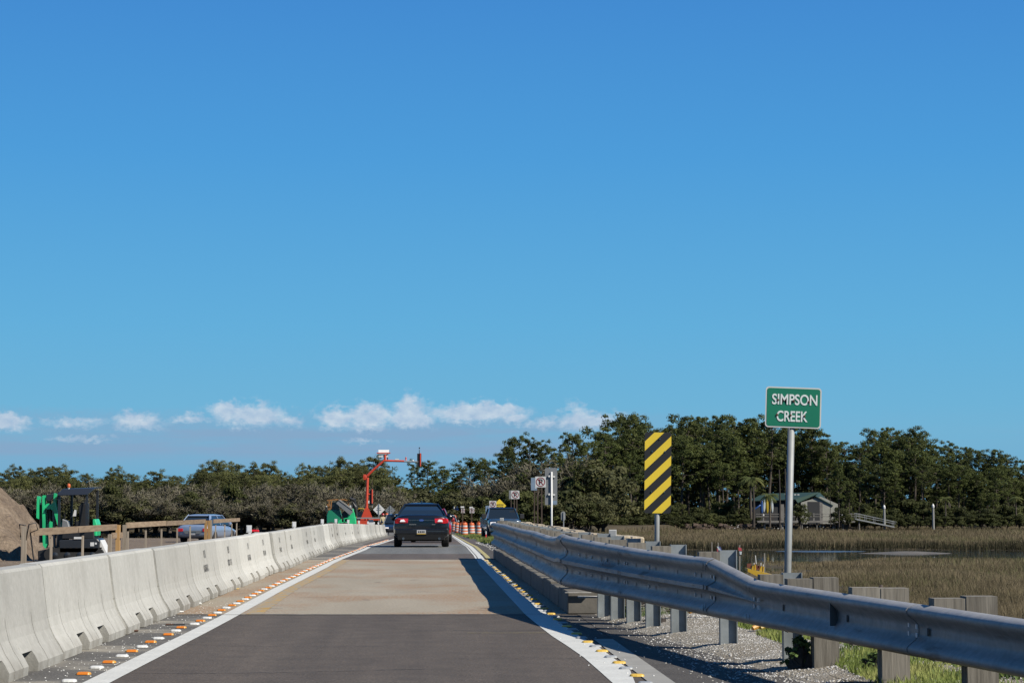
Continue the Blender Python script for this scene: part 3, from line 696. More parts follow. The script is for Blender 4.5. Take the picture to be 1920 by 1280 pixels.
for k in range(len(ypan) - 1):
    a, b = ypan[k] - (.06 if k else 0), ypan[k + 1] + .06
    n = max(4, int((b - a) / .35)); secs = []
    for j in range(n + 1):
        y = a + (b - a) * j / n; w_ = 1.0 if y <= 17.45 else (0.0 if y >= 18.95 else 1 - (y - 17.45) / 1.5)
        secs.append(rail_section(y, w_, off=.006 * (k % 2)))
    nm = 'w_beam_panel' if b < 17.6 else ('transition_panel' if b < 19.1 else 'thrie_beam_panel')
    gbuild(MB().loft(secs), nm, M['galv'], smooth=False)
me_sm = [o for o in gl.children]
for o in me_sm: o.data.polygons.foreach_set('use_smooth', [True] * len(o.data.polygons)); o.data.set_sharp_from_angle(angle=R(50)) if hasattr(o.data, 'set_sharp_from_angle') else None
# slots in the valleys and on the crests, bolts at the posts
sl = MB(); bo = MB()
def slot(y, t_, d, w_, h_, tilt=0):
    z = TOP(y) + (BOT(y) - TOP(y)) * t_ + zr(y); x = RX(y) - d - .0085 - (.009 if y > BN else 0)
    sl.quad((x, y - w_ / 2, z - h_ / 2), (x, y + w_ / 2, z - h_ / 2 + tilt), (x, y + w_ / 2, z + h_ / 2 + tilt), (x, y - w_ / 2, z + h_ / 2))
yy = 19.4
while yy < 56:
    slot(yy, .322, .004, .035, .055); slot(yy, .678, .004, .035, .055)
    yy += .95
for y in ypan[5:-1]:
    for dy in (-.05, .05):
        for t_ in (.14, .5, .86): slot(y + dy, t_, .083, .03, .05)
        slot(y + dy, .322, .004, .03, .03); slot(y + dy, .678, .004, .03, .03)
for y in (17.42, 17.52, 18.9, 19.0):
    for t_ in (.2, .8): slot(y, t_, .083, .02, .04)
for y in (16.7, 15.06, 13.4, 11.5, 9.6): slot(y, .5, .006, .05, .05)
o = gbuild(sl, 'slot', M['dark']); o['kind'] = 'stuff'
PN = [(25.5, 's'), (24.7, 's'), (23.8, 's'), (22.8, 's'), (21.6, 's'), (19.6, 's'), (17.5, 's'), (16.7, 'w'), (15.06, 'w'), (13.4, 'w'), (11.5, 'w'), (9.6, 'w'), (7.7, 'w')]
for y, k in PN:
    if k == 's' and y > 17.6:
        for t_ in (.322, .678):
            z = TOP(y) + (BOT(y) - TOP(y)) * t_; x = RX(y) - .012; bo.lathe([(.02, 0), (.02, .012)], (0, 0, 0), 6)
            nv = 12; vs = bo.v[-nv:]; bo.v[-nv:] = [(x - c, y + .02 + a, z + b) for a, b, c in vs]
for y in ypan[1:-1]:
    for dy in (-.11, .11):
        for t_, d_ in ((.322, .004), (.678, .004)) if y > 18 else ((.42, .01), (.58, .01)):
            z = TOP(y) + (BOT(y) - TOP(y)) * t_; x = RX(y) - d_ - .010; bo.box(x - .010, x, y + dy - .014, y + dy + .014, z - .014 + zr(y), z + .014 + zr(y))
o = gbuild(bo, 'bolt', M['reflect']); o['kind'] = 'stuff'  # steel bolt heads in bright white, their glints put into the colour
# the reflector tab bolted in the near rail and the orange spray mark
q = at(1585, 1150, 262); y = q.y; x = RX(y)
gbuild(MB().prism([(x - .079, y - .02), (x - .01, y + .04), (x - .01, y + .048), (x - .079, y - .012)], q.z - .085, q.z + .08, 'z'), 'reflector_tab', M['galv_light'])
mk = MB()
for k in range(6):
    y = 24.0 - .12 * k; z = TOP(y) + (BOT(y) - TOP(y)) * .42
    mk.quad((RX(y) - .07, y, z), (RX(y) - .07, y + .05, z), (RX(y) - .0605, y + .02, z + .05), (RX(y) - .0605, y - .03, z + .05))
gbuild(mk, 'spray_mark', plain('faded_orange_spray', (.34, .16, .11), .8))
def i_post(x, y, z0, z1, name='steel_post'):
    m = MB(); m.box(x, x + .008, y - .05, y + .05, z0, z1); m.box(x + .15, x + .158, y - .05, y + .05, z0, z1); m.box(x + .008, x + .15, y - .004, y + .004, z0, z1 - .001)
    return gbuild(m, name, M['galv_post'])
def block(x, y, z0, z1, wx=.2, wy=.15):
    m = MB().box(x, x + wx, y - wy / 2, y + wy / 2, z0, z1)
    return gbuild(m, 'offset_block', M['timber_grey'])
for y, k in PN:
    x = RX(y) + .01; t0 = TOP(y)
    if k == 's':
        block(x, y, BOT(y) + .02, t0 + .04, .19); i_post(x + .192, y, -.3, t0 + .055)
        PX = x
    else:
        block(x, y, BOT(y) - .01, t0 + .045, .2, .15)
        gbuild(MB().box(x + .203, x + .40, y - .10 + .02, y + .08, -.35, t0 + random.uniform(.035, .06)), 'timber_post', M['timber_grey'])
y = 27.5
while y < 56:
    x = RX(y) + .012; block(x, y, BOT(y) + .02, TOP(y) + .03 + random.uniform(0, .03), .19); i_post(x + .192, y, .0, TOP(y) + .05); y += 1.905
def rail_marker(px, py, w_, h_, s_):
    q = at(px, py, s_); m = MB().box(q.x - w_ / 2, q.x + w_ / 2, q.y - .004, q.y + .004, q.z - h_ / 2, q.z + h_ / 2)
    d = gbuild(m, 'delineator', M['white'])
    gbuild(MB().box(q.x - w_ / 2 + .008, q.x + w_ / 2 - .008, q.y - .007, q.y - .0045, q.z - h_ / 2 + .025, q.z + h_ / 2 - .01), 'reflective_sheet', M['marker_grey'], d)
rail_marker(1149, 1003, .092, .14, 151); rail_marker(941, 974, .10, .10, 70)

# ------------------------------------------------------------------ bridge curb blocks under the rail
bc = empty('bridge_curb', (1.9, 40, 0), label='dark concrete curb of jointed blocks under the guardrail', cat='curb')
y = BN; k = 0
while y < BF + .1:
    l = 1.86; dz = random.uniform(-.015, .02)
    MB().prism([(1.705 - 1.9, y - 40), (2.08 - 1.9, y - 40), (2.08 - 1.9, y + l - 40), (1.705 - 1.9 + random.uniform(-.004, .006), y + l - 40)], .001, .255 + dz, 'z').build('curb_block', M['concrete_dark'], bc, bevel=.012)
    MB().box(1.93 - 1.9, 2.28 - 1.9, y + .7 - 40, y + 1.15 - 40, .002, .31).build('post_pedestal', M['concrete_dark'], bc, bevel=.012)
    y += 1.905
tag(MB().box(1.66, 1.99, 26.22, 26.27, .262, .27).box(1.80, 2.05, 25.6, 25.9, .225, .24).build('splintered_board', M['stone_pale']), 'broken pale board ends poking out at the near end of the curb', 'board')

# ------------------------------------------------------------------ timber mats beside the bridge
prev = 0
mats_px = [(1210, 1004, 90, 1.05), (1135, 999, 83, 1.0), (1116, 997, 78, .9), (1098, 993.5, 71.5, 1.0), (1081, 990.5, 66, 1.1), (1068, 988.5, 61.5, 1.1), (1053, 986.5, 57.5, 1.1), (1038, 984.5, 54, 1.1), (1022, 982.5, 50.5, 1.1), (1008, 980.5, 47, 1.1), (998, 978.5, 44, 1.1)]
for k, (px, py, s_, wd) in enumerate(mats_px):
    q = at(px, py, s_); e = empty('timber_mat', (q.x, q.y, q.z - .32), random.uniform(-.03, .03))
    wd_ = 1.45; n = 5; Ld = min(3.2, 4000 / (mats_px[k + 1][2] if k + 1 < len(mats_px) else 41) - q.y - .15)
    for j in range(n):
        c0 = -wd_ + wd_ * j / n
        MB().box(c0 + .008, c0 + wd_ / n - .008, random.uniform(0, .10), Ld - random.uniform(0, .1), random.uniform(0, .01), .31 + random.uniform(-.02, .015)).build('timber', M['mat_timber'] if j > 1 or k == 0 else M['mat_timber'], e, bevel=.03)
    for yy_ in (.15, Ld - .45):
        MB().box(-wd_ + .1, -.1, yy_, yy_ + .3, -.302, -.006).build('bearer', M['mat_timber_dark'], e)
    for xx_ in (-wd_ + .25, -.4):
        MB().box(xx_, xx_ + .3, .1, Ld - .1, -1.2 if q.z > .4 else -1.0, -.306).build('bearer', M['mat_timber_dark'], e)
    lb = 'nearest timber mat behind the guardrail, its sunlit end grain facing right' if k == 0 else f'weathered timber mat behind the guardrail, {ORD[k]} from the near end of the row' if k < 10 else 'farthest timber mat of the row behind the guardrail, by the dark pickup'
    tag(e, lb, 'timber mat', 'timber mats stacked along the right side of the bridge')
tag(MB().box(2.35, 5.0, 33, 95, -2.9, -.66).build('mat_platform', M['dirt']), kind='structure')
# ------------------------------------------------------------------ road signs
def round_post(parent, x, y, z0, z1, r_=.03, mat='galv_light', name='post', topx=None, n=12):
    tx = x if topx is None else topx
    return MB().tube([(x, y, z0), (tx, y, z1)], r_, n).build(name, M[mat], parent, smooth=True)
def plate(parent, w_, h_, r_, y, mat, name='sign_plate', th=.006, cx=0, cz=0):
    P = [(a + cx, b + cz) for a, b in rrect(w_, h_, r_)]
    return MB().prism(P, y, y + th, 'y').build(name, M[mat], parent)
# object marker with slanting black and yellow bars
q = at(1232, 886, 150); e = empty('hazard_marker_sign', (q.x, q.y, 0), label='black and yellow diagonally striped hazard marker on a round post behind the guardrail', cat='road sign')
Wm, Hm = .335, 1.01
pl = plate(e, Wm, Hm, .03, -.05, 'sign_black'); 
def clip_poly(P, w_, h_):
    def cut(P, ax, lim, sgn):
        out = []
        for i in range(len(P)):
            a, b = P[i], P[(i + 1) % len(P)]; ia = (a[ax] - lim) * sgn <= 0; ib = (b[ax] - lim) * sgn <= 0
            if ia: out.append(a)
            if ia != ib:
                t_ = (lim - a[ax]) / (b[ax] - a[ax]); out.append((a[0] + (b[0] - a[0]) * t_, a[1] + (b[1] - a[1]) * t_))
        return out
    for ax, lim, sg in ((0, w_, 1), (0, -w_, -1), (1, h_, 1), (1, -h_, -1)):
        if P: P = cut(P, ax, lim, sg)
    return P
dl = .96   # rise over run of the bars in the photograph
tb = .118
for k in range(7):
    z0 = .387 - .246 * (k - 1)      # where the bar's upper edge meets the left edge
    P = [(-1, z0 - dl * (1 - Wm / 2)), (1, z0 + dl * (1 + Wm / 2)), (1, z0 + dl * (1 + Wm / 2) - tb), (-1, z0 - dl * (1 - Wm / 2) - tb)]
    P = clip_poly(P, Wm / 2 - .002, Hm / 2 - .002)
    if len(P) > 2: MB().quad(*[(a, -.0515, b) for a, b in P]).build('yellow_stripe', M['sign_yellow'], e)
for bx, bz in ((-.075, .265), (.085, .262), (-.08, -.238), (.083, -.242), (.02, .42)):
    MB().lathe([(.011, 0), (.008, .008)], n=8).build('bolt', M['chrome'], e, loc=(bx, -.053, bz), rot=(R(90), 0, 0))
for o in e.children: o.location.z += q.z
e.rotation_euler = (0, R(.8), 0); e.location.x -= .02
round_post(e, .0, -.012, -.3, q.z + .42, .031)
for dz in (.26, -.24): MB().box(-.12, .12, -.046, -.018, q.z + dz - .02, q.z + dz + .02).build('bracket', M['alu'], e)
# the green creek sign
q = at(1491, 764, 175); e = empty('creek_name_sign', (q.x - .09, q.y, 0), label='green SIMPSON CREEK name sign with white border on a tall grey post', cat='road sign')
b_ = empty('sign_head', (0, 0, q.z)); b_.parent = e
W2, H2 = .605, .437
plate(e, W2, H2, .035, -.06, 'sign_white', 'sign_plate', .006, 0, q.z)
plate(e, W2 - .03, H2 - .03, .026, -.0625, 'sign_green', 'green_face', .002, 0, q.z)
lettering('SIMPSON', .116, .49, M['sign_letter'], e, (.012, -.0655, q.z + .085), .002)
lettering('CREEK', .116, .335, M['sign_letter'], e, (-.012, -.0655, q.z - .095), .002)
rs_ = MB()
for bx, bz in ((-.17, .075), (.0, .07), (.165, .065), (-.175, -.085), (-.03, -.085), (.12, -.09)):
    MB().lathe([(.0135, 0), (.009, .007)], n=8).build('rusty_bolt', M['rust'], e, loc=(bx, -.068, q.z + bz), rot=(R(90), 0, 0))
bpy.data.objects.remove(b_)
round_post(e, -.01, -.012, -1.2, q.z + .19, .038)
for dz in (.11, -.11): MB().box(-.2, .2, -.053, -.02, q.z + dz - .02, q.z + dz + .02).build('bracket', M['alu'], e)
e.rotation_euler = (0, R(2.0), 0); e.location.x -= q.z * math.sin(R(2.0)) - .06
def no_parking(px, py, s_, size, label, posts=((-.08,), (.1,)), w_=None, grnd=-1.0, pm='post_brown', cat='road sign', dark=False):
    q = at(px, py, s_); e = empty('no_parking_sign', (q.x, q.y, 0), label=label, cat=cat)
    w_ = w_ or size
    plate(e, w_, size, size * .06, -.03, 'sign_white', 'sign_plate', .006, 0, q.z)
    # black P
    lettering('P', size * .52, size * .36, M['sign_black'], e, (size * .02, -.034, q.z), size * .015)
    n = 28; ro, ri = size * .43, size * .36; m = MB()
    for k in range(n):
        a, b = 2 * math.pi * k / n, 2 * math.pi * (k + 1) / n
        m.quad((ro * math.cos(a), 0, ro * math.sin(a)), (ro * math.cos(b), 0, ro * math.sin(b)), (ri * math.cos(b), 0, ri * math.sin(b)), (ri * math.cos(a), 0, ri * math.sin(a)))
    m.build('red_ring', M['sign_red'], e, loc=(0, -.038, q.z))
    MB().box(-size * .39, size * .39, -.0005, .0005, -size * .035, size * .035).build('red_slash', M['sign_red'], e, loc=(0, -.041, q.z), rot=(0, R(45), 0))
    for (dx,) in posts: MB().box(dx - .035, dx + .035, -.022, .03, grnd, q.z + size * .35).build('post', M[pm], e)
    return e, q
no_parking(1013.5, 903, 38, .53, 'large white no parking sign on two brown posts beside the tall grey sign', ((-.14,), (.06,)), grnd=-2)
no_parking(966, 927, 31, .50, 'no parking sign on two brown posts, above the dark pickup', ((-.05,), (.10,)), grnd=-2)
no_parking(924, 945, 25, .52, 'no parking sign partly hidden by the yellow narrow bridge diamond', grnd=-2)
no_parking(885, 956.5, 17, .56, 'small distant no parking sign above the orange barrels', ((0,),), grnd=-2, w_=.52)
no_parking(868, 957, 15, .54, 'smallest no parking sign, just left of the one above the barrels', ((0,),), grnd=-2, w_=.46)
def small_sign(name, px, py, s_, w_, h_, mat, label, post='post_brown', words=None, wm_='sign_white', ground=-2.0, r_=.02):
    q = at(px, py, s_); e = empty(name, (q.x, q.y, 0), label=label, cat='road sign')
    plate(e, w_, h_, r_, -.03, mat, 'sign_plate', .006, 0, q.z)
    MB().box(-.03, .03, -.02, .03, ground, q.z + h_ * .4).build('post', M[post], e)
    if words: lettering(words, h_ * .4, w_ * .7, M[wm_], e, (0, -.034, q.z))
    return e, q
e, q = small_sign('roadside_notice', 1002, 907, 36, .36, .66, 'sign_pale_blue', 'pale blue notice edge showing left of the large no parking sign')
for k in range(4): MB().box(.04, .10, -.034, -.031, q.z - .24 + k * .12, q.z - .17 + k * .12).build('white_symbol', M['sign_white'], e)
small_sign('roadside_notice', 958.5, 927, 30, .28, .54, 'alu', 'pale grey notice close to the left edge of the no parking sign over the pickup')
e, q = small_sign('roadside_notice', 915.5, 953, 24, .42, .44, 'sign_pale_blue', 'small blue grey notice at the left corner of the pickup cab')
MB().box(-.10, .14, -.034, -.031, q.z - .09, q.z - .05).box(-.10, .14, -.034, -.031, q.z + .05, q.z + .09).build('dark_bar', M['sign_black'], e)
e, q = small_sign('direction_sign', 860, 954, 14, .60, .27, 'sign_blue', 'small blue direction sign tilted over the far roadside, near the red car')
e.rotation_euler.y = R(-12)
small_sign('marker_board', 851.2, 951, 14, .22, .40, 'white', 'leftmost tiny white board beside the blue direction sign')
small_sign('marker_board', 857, 950.5, 14, .24, .30, 'white', 'tiny white board touching the top of the blue direction sign')
small_sign('marker_board', 867, 950, 16, .42, .18, 'white', 'narrow white board over the smallest no parking sign')
small_sign('marker_board', 883.5, 950.5, 18, .36, .12, 'white', 'narrow white board over the distant no parking sign above the barrels')
# yellow diamond
q = at(936.5, 947.6, 19); e = empty('narrow_bridge_sign', (q.x, q.y, 0), label='yellow diamond NARROW BRIDGE sign rising behind the dark pickup', cat='road sign')
d = .66
MB().prism([(0, q.z + d), (d, q.z), (0, q.z - d), (-d, q.z)], -.03, -.022, 'y').build('sign_plate', M['sign_yellow'], e)
lettering('NARROW', .16, .84, M['sign_black'], e, (0, -.034, q.z + .08), .006); lettering('BRIDGE', .16, .74, M['sign_black'], e, (0, -.034, q.z - .14), .006)
MB().box(-.04, .04, -.02, .04, -2, q.z + .4).build('post', M['post_brown'], e)
# tall grey sign seen from behind
q = at(1033.5, 911.5, 38); e = empty('sign_back', (q.x, q.y, 0), label='tall blank grey sign seen from behind with its white pole and clamps', cat='road sign')
plate(e, .61, 1.82, .06, .06, 'alu', 'sign_plate', .008, 0, q.z)
round_post(e, .02, 0, -2.4, q.z + .72, .045, 'white', 'pole')
for dz in (.44, -.45):
    MB().box(-.13, .17, .03, .058, q.z + dz - .05, q.z + dz + .05).build('bracket', M['alu'], e)
    MB().box(-.14, -.06, -.02, .03, q.z + dz + .02, q.z + dz + .11).box(.08, .19, -.02, .03, q.z + dz + .0, q.z + dz + .08).build('clamp', M['white'], e)
MB().box(-.14, -.055, .050, .058, q.z - .35, q.z + .25).build('stiffener', M['galv_light'], e)
MB().box(.06, .28, .054, .058, q.z - .88, q.z - .70).build('pale_sticker', M['sign_pale_blue'], e)
# round ended delineator sign
q = at(1056, 967, 38); e = empty('small_sign_back', (q.x, q.y, 0), label='small round ended grey sign back on a thin post near the marsh edge', cat='road sign')
plate(e, .22, .46, .11, .03, 'galv_light', 'sign_plate', .006, 0, q.z); MB().box(0, .05, -.02, .028, -2.4, q.z + .2).build('post', M['galv_light'], e)
# diamond sign backs at the far end
for px, py, s_, hd, mt, lb in ((710.5, 955, 16.5, .67, 'white', 'bright silver back of a diamond sign beside the red signal trailer'), (731.5, 956.5, 16, .61, 'alu', 'duller grey back of a diamond sign touching the bright one'), (750, 948, 13, .40, 'alu', 'smallest diamond sign back, peeping out left of the sedan roof')):
    q = at(px, py, s_); e = empty('diamond_sign_back', (q.x, q.y, 0), label=lb, cat='road sign')
    MB().prism([(0, q.z + hd), (hd, q.z), (0, q.z - hd), (-hd, q.z)], .02, .03, 'y').build('sign_plate', M[mt], e)
    MB().box(-.05, .05, -.05, .01, -1.6, q.z + hd * .92).build('post', M['galv_post'], e)
    MB().box(-hd * .4, hd * .4, -.01, .018, q.z - .04, q.z + .03).box(-hd * .3, hd * .3, -.01, .018, q.z + .30 * hd, q.z + .36 * hd).build('brace', M['galv_post'], e)

# ------------------------------------------------------------------ vehicles
def wheel(parent, x, y, r_, wd):
    t_ = MB().lathe([(r_ * .62, -wd / 2), (r_ * .93, -wd / 2), (r_, -wd * .36), (r_, wd * .36), (r_ * .93, wd / 2), (r_ * .62, wd / 2)], n=20).build('wheel', M['tyre'], parent, loc=(x, y, r_), rot=(0, R(90), 0))
    MB().lathe([(r_ * .6, -wd * .40), (r_ * .6, wd * .40)], n=14).build('rim', M['rim'], t_)
def sect(y, hw0, z0, hw1, z1, hw2, z2, ztop, crown=.02):
    R_ = [(hw0 * .86, z0), (hw0, z0 + .07), (hw1, z1), (hw1 * .992, (z1 + z2) / 2), (hw2, z2), (hw2 * .80, ztop - crown * .3), (hw2 * .4, ztop)]
    return [(x, y, z) for x, z in R_] + [(-x, y, z) for x, z in reversed(R_)]
# --- the dark sedan in front (rear towards the camera, y grows towards its nose)
q = gr(790, 1025.5); sc = 1.0
car = empty('sedan', (q.x, q.y, zr(q.y)), 0, 'dark navy sedan driving ahead in the lane, its right tail lamp glinting', 'car')
def body_loft(secs, parent, mat, lv=1):
    o = MB().loft([sect(*s_) for s_ in secs]).build('body', M[mat], parent); return subsurf(o, lv)
body_loft([(-.00, .80, .42, .84, .62, .74, .92, 1.00), (.03, .90, .33, .93, .62, .85, .98, 1.09), (.12, .93, .30, .965, .66, .88, 1.02, 1.135), (.55, .95, .26, .97, .70, .90, 1.04, 1.12), (1.2, .95, .22, .97, .72, .91, 1.03, 1.10), (2.4, .95, .22, .97, .72, .92, 1.00, 1.05), (3.7, .95, .22, .97, .70, .91, .97, 1.02), (4.5, .93, .24, .96, .66, .88, .88, .94), (5.0, .86, .28, .90, .60, .78, .74, .78), (5.1, .74, .34, .78, .55, .66, .66, .70)], car, 'car_navy')
g = MB(); g.loft([[(-.80, .42, 1.08), (.80, .42, 1.08), (.86, 3.75, 1.0), (-.86, 3.75, 1.0)], [(-.72, .80, 1.27), (.72, .80, 1.27), (.73, 3.2, 1.27), (-.73, 3.2, 1.27)], [(-.555, 1.36, 1.475), (.555, 1.36, 1.475), (.55, 2.6, 1.475), (-.55, 2.6, 1.475)]])
g.build('windows', M['glass'], car)
rf = MB().loft([[(-.60, 1.20, 1.445), (.60, 1.20, 1.445), (.58, 2.75, 1.445), (-.58, 2.75, 1.445)], [(-.56, 1.25, 1.49), (.56, 1.25, 1.49), (.54, 2.7, 1.49), (-.54, 2.7, 1.49)], [(-.37, 1.40, 1.52), (.37, 1.40, 1.52), (.34, 2.6, 1.52), (-.34, 2.6, 1.52)], [(-.2, 1.5, 1.53), (.2, 1.5, 1.53), (.2, 2.4, 1.53), (-.2, 2.4, 1.53)]]).build('roof', M['car_navy'], car, smooth=False)
for sgn in (-1, 1):
    MB().bar((sgn * .845, .38, 1.07), (sgn * .59, 1.25, 1.462), .10, .035, (sgn, -.3, .5)).build('rear_pillar', M['car_navy'], car)
    MB().bar((sgn * .88, 3.75, 1.0), (sgn * .58, 2.7, 1.46), .08, .05, (sgn, 0, .5)).build('windscreen_pillar', M['car_navy'], car)
    MB().bar((sgn * .835, 2.1, 1.03), (sgn * .59, 2.05, 1.46), .09, .03, (sgn, 0, .3)).build('door_pillar', M['car_navy'], car)
    for yy_, wd in ((1.05, .245), (3.95, .235)): wheel(car, sgn * .83, yy_, .345, wd)
    tl = MB().loft([[(sgn * .47, -.058, .84), (sgn * .80, -.05, .825), (sgn * .925, .03, .835), (sgn * .925, .04, .955), (sgn * .84, -.035, .995), (sgn * .455, -.05, .985)], [(sgn * .47, .05, .84), (sgn * .80, .1, .825), (sgn * .925, .2, .835), (sgn * .925, .2, .955), (sgn * .84, .12, .995), (sgn * .455, .07, .985)]]).build('tail_lamp', M['lens_red'], car)
    MB().prism([(sgn * .55, .875), (sgn * .74, .87), (sgn * .71, .945), (sgn * .60, .955)], -.066, -.0, 'y').build('reversing_lens', M['lens_clear'], tl)
    MB().lathe([(.03, 0), (.115, .03), (.125, .12), (.02, .16)], n=12).build('door_mirror', M['car_navy'], car, loc=(sgn * 1.0, 3.35, 1.02), rot=(R(90), 0, 0), smooth=True)
    MB().tube([(sgn * .535, 1.28, 1.495), (sgn * .535, 2.6, 1.50)], .012, 6).build('roof_drip_strip', M['chrome'], car)
    ex = MB().tube([(sgn * .62, -.02, .30), (sgn * .62, .2, .30)], .045, 10).build('exhaust_tip', M['chrome'], car)
MB().box(-.45, .45, -.058, -.005, .915, .933).build('chrome_trim', M['chrome'], car)
MB().lathe([(.001, 0), (.05, .001), (.056, .012), (.001, .014)], n=18).build('oval_badge', M['sign_blue'], car, loc=(0, -.058, .925), rot=(R(90), 0, 0)).scale = (1.55, .62, 1)
MB().box(-.42, -.18, -.05, .0, .772, .79).build('left_badge', M['alu'], car); MB().box(.36, .48, -.05, .0, .772, .79).build('right_badge', M['alu'], car)
bp = MB(); bp.loft([[(-.90, -.055, .62), (.90, -.055, .62), (.90, -.055, .46), (-.90, -.055, .46)], [(-.94, .10, .66), (.94, .10, .66), (.94, .10, .42), (-.94, .10, .42)]])
bp.build('bumper', M['car_navy'], car, bevel=.02)
MB().loft([[(-.83, -.05, .455), (.83, -.05, .455), (.78, -.0, .26), (-.78, -.0, .26)], [(-.86, .2, .455), (.86, .2, .455), (.80, .2, .25), (-.80, .2, .25)]]).build('lower_valance', M['black'], car)
MB().box(-.19, .19, -.062, -.056, .44, .60).build('plate_recess', M['black'], car)
pt = MB().box(-.152, .152, -.070, -.064, .445, .595).build('number_plate', M['plate'], car)
MB().box(-.15, .15, -.0735, -.071, .447, .482).build('plate_band', M['plate_yellow'], pt)
MB().box(-.11, -.07, -.0735, -.071, .50, .56).box(-.05, -.01, -.0735, -.071, .50, .56).box(.01, .05, -.0735, -.071, .50, .56).box(.07, .11, -.0735, -.071, .50, .56).build('plate_characters', M['sign_black'], pt)
MB().box(-.30, .10, -.064, -.058, .60, .612).box(.22, .80, -.064, -.058, .545, .557).bar((.10, -.061, .606), (.22, -.061, .551), .012, .006, (0, 1, 0)).build('bumper_trim', M['chrome'], car)
MB().lathe([(.02, 0), (.012, .10)], n=6).build('aerial', M['car_navy'], car, loc=(0, 1.5, 1.52), rot=(R(-40), 0, 0))
MB().box(-.35, .35, .9, .96, 1.20, 1.23).build('third_brake_lamp', M['lens_red'], car)
MB().box(-.7, .7, .6, 4.6, .20, .30).build('underbody', M['black'], car)

def simple_car(name, loc, rz, label, cat, mat, Wd=1.84, Ln=4.7, H=1.46, suv=False, facing=False, topmat=None):
    c = empty(name, loc, rz, label, cat); h = Wd / 2; bz = H * .62 if not suv else H * .58
    zt_ = bz + .06
    o = MB().loft([sect(0, h * .84, .42, h * .88, .58, h * .8, bz - .14, bz - .05), sect(.06, h * .95, .30, h * .97, .58, h * .9, bz - .08, bz + .02), sect(.5, h * .97, .24, h, .62, h * .93, bz - .03, zt_), sect(Ln * .5, h * .97, .2, h, .64, h * .94, bz - .03, zt_ - .02), sect(Ln * .76, h * .97, .22, h, .62, h * .92, bz - .08, bz - .02), sect(Ln - .12, h * .9, .28, h * .93, .56, h * .82, bz - .26, bz - .20), sect(Ln, h * .78, .34, h * .82, .5, h * .72, bz - .34, bz - .3)]).build('body', M[mat], c); subsurf(o, 1)
    a0, a1, b0, b1 = (.35, .75, Ln * .60, Ln * .74) if not suv else (.08, .25, Ln * .62, Ln * .74)
    MB().loft([[(-h * .88, a0, bz), (h * .88, a0, bz), (h * .9, b1, bz), (-h * .9, b1, bz)], [(-h * .80, (a0 + a1 * 2) / 2.6 if not suv else a0 + .1, bz + (H - bz) * .5), (h * .80, (a0 + a1 * 2) / 2.6 if not suv else a0 + .1, bz + (H - bz) * .5), (h * .82, (b0 + b1) / 2, bz + (H - bz) * .5), (-h * .82, (b0 + b1) / 2, bz + (H - bz) * .5)], [(-h * .60, a1 + .35, H - .06), (h * .60, a1 + .35, H - .06), (h * .60, b0 - .1, H - .06), (-h * .60, b0 - .1, H - .06)]]).build('windows', M['glass'], c)
    o = MB().loft([[(-h * .65, a1 + .18, H - .085), (h * .65, a1 + .18, H - .085), (h * .65, b0, H - .085), (-h * .65, b0, H - .085)], [(-h * .59, a1 + .26, H - .035), (h * .59, a1 + .26, H - .035), (h * .59, b0 - .1, H - .035), (-h * .59, b0 - .1, H - .035)], [(-h * .36, a1 + .5, H), (h * .36, a1 + .5, H), (h * .36, b0 - .4, H), (-h * .36, b0 - .4, H)]]).build('roof', M[topmat or mat], c)
    for sg in (-1, 1):
        MB().bar((sg * h * .89, a0, bz), (sg * h * .64, a1 + .25, H - .05), .16 if not suv else .1, .03, (sg, -.3, .4)).build('rear_pillar', M[topmat or mat], c)
        MB().bar((sg * h * .90, b1, bz), (sg * h * .65, b0 - .02, H - .05), .07, .05, (sg, .3, .4)).build('windscreen_pillar', M[topmat or mat], c)
        MB().bar((sg * h * .905, Ln * .42, bz), (sg * h * .65, Ln * .41, H - .05), .07, .03, (sg, 0, .3)).build('door_pillar', M[topmat or mat], c)
        for yy_ in (Ln * .2, Ln * .8): wheel(c, sg * (h - .11), yy_, .33 if not suv else .37, .21)
        MB().box(sg * h * .58 if sg > 0 else -h * .93, h * .93 if sg > 0 else -h * .58, -.02 + .0, .10, bz - .32, bz - .16).build('tail_lamp', M['lens_red'], c, bevel=.01)
        MB().box(sg * h * .5 if sg > 0 else -h * .84, h * .84 if sg > 0 else -h * .5, Ln - .14, Ln + .0, bz - .40, bz - .30).build('headlamp', M['lens_clear'], c, bevel=.01)
        MB().lathe([(.02, 0), (.10, .03), (.10, .1), (.02, .13)], n=10).build('door_mirror', M[mat], c, loc=(sg * (h + .06), b1 - .35, bz + .06), rot=(R(90), 0, 0))
    return c
# red car just ahead of the sedan
p = gr(840, 1016.5); simple_car('hatchback', (p.x - .73, p.y, zr(p.y) + .002), 0, 'bright red car mostly hidden in front of the dark sedan', 'car', 'car_red', 1.82, 4.4, 1.5)
# silver blue sedan in the work area
q = at(354, 1000, 36); bcr = simple_car('sedan', (q.x + .2, q.y, -.44), R(-13), 'silver blue sedan parked beyond the wooden fence, tail lamps towards us', 'car', 'car_silver', 1.84, 4.75, 1.50)
MB().prism([(-.52, .66), (.52, .66), (.40, .50), (-.40, .50)], -.03, -.004, 'y').build('plate_panel', M['alu'], bcr); MB().box(-.20, .20, -.045, -.032, .56, .60).build('chrome_trim', M['chrome'], bcr); MB().box(-.15, .15, -.045, -.032, .44, .53).build('number_plate', M['plate'], bcr)
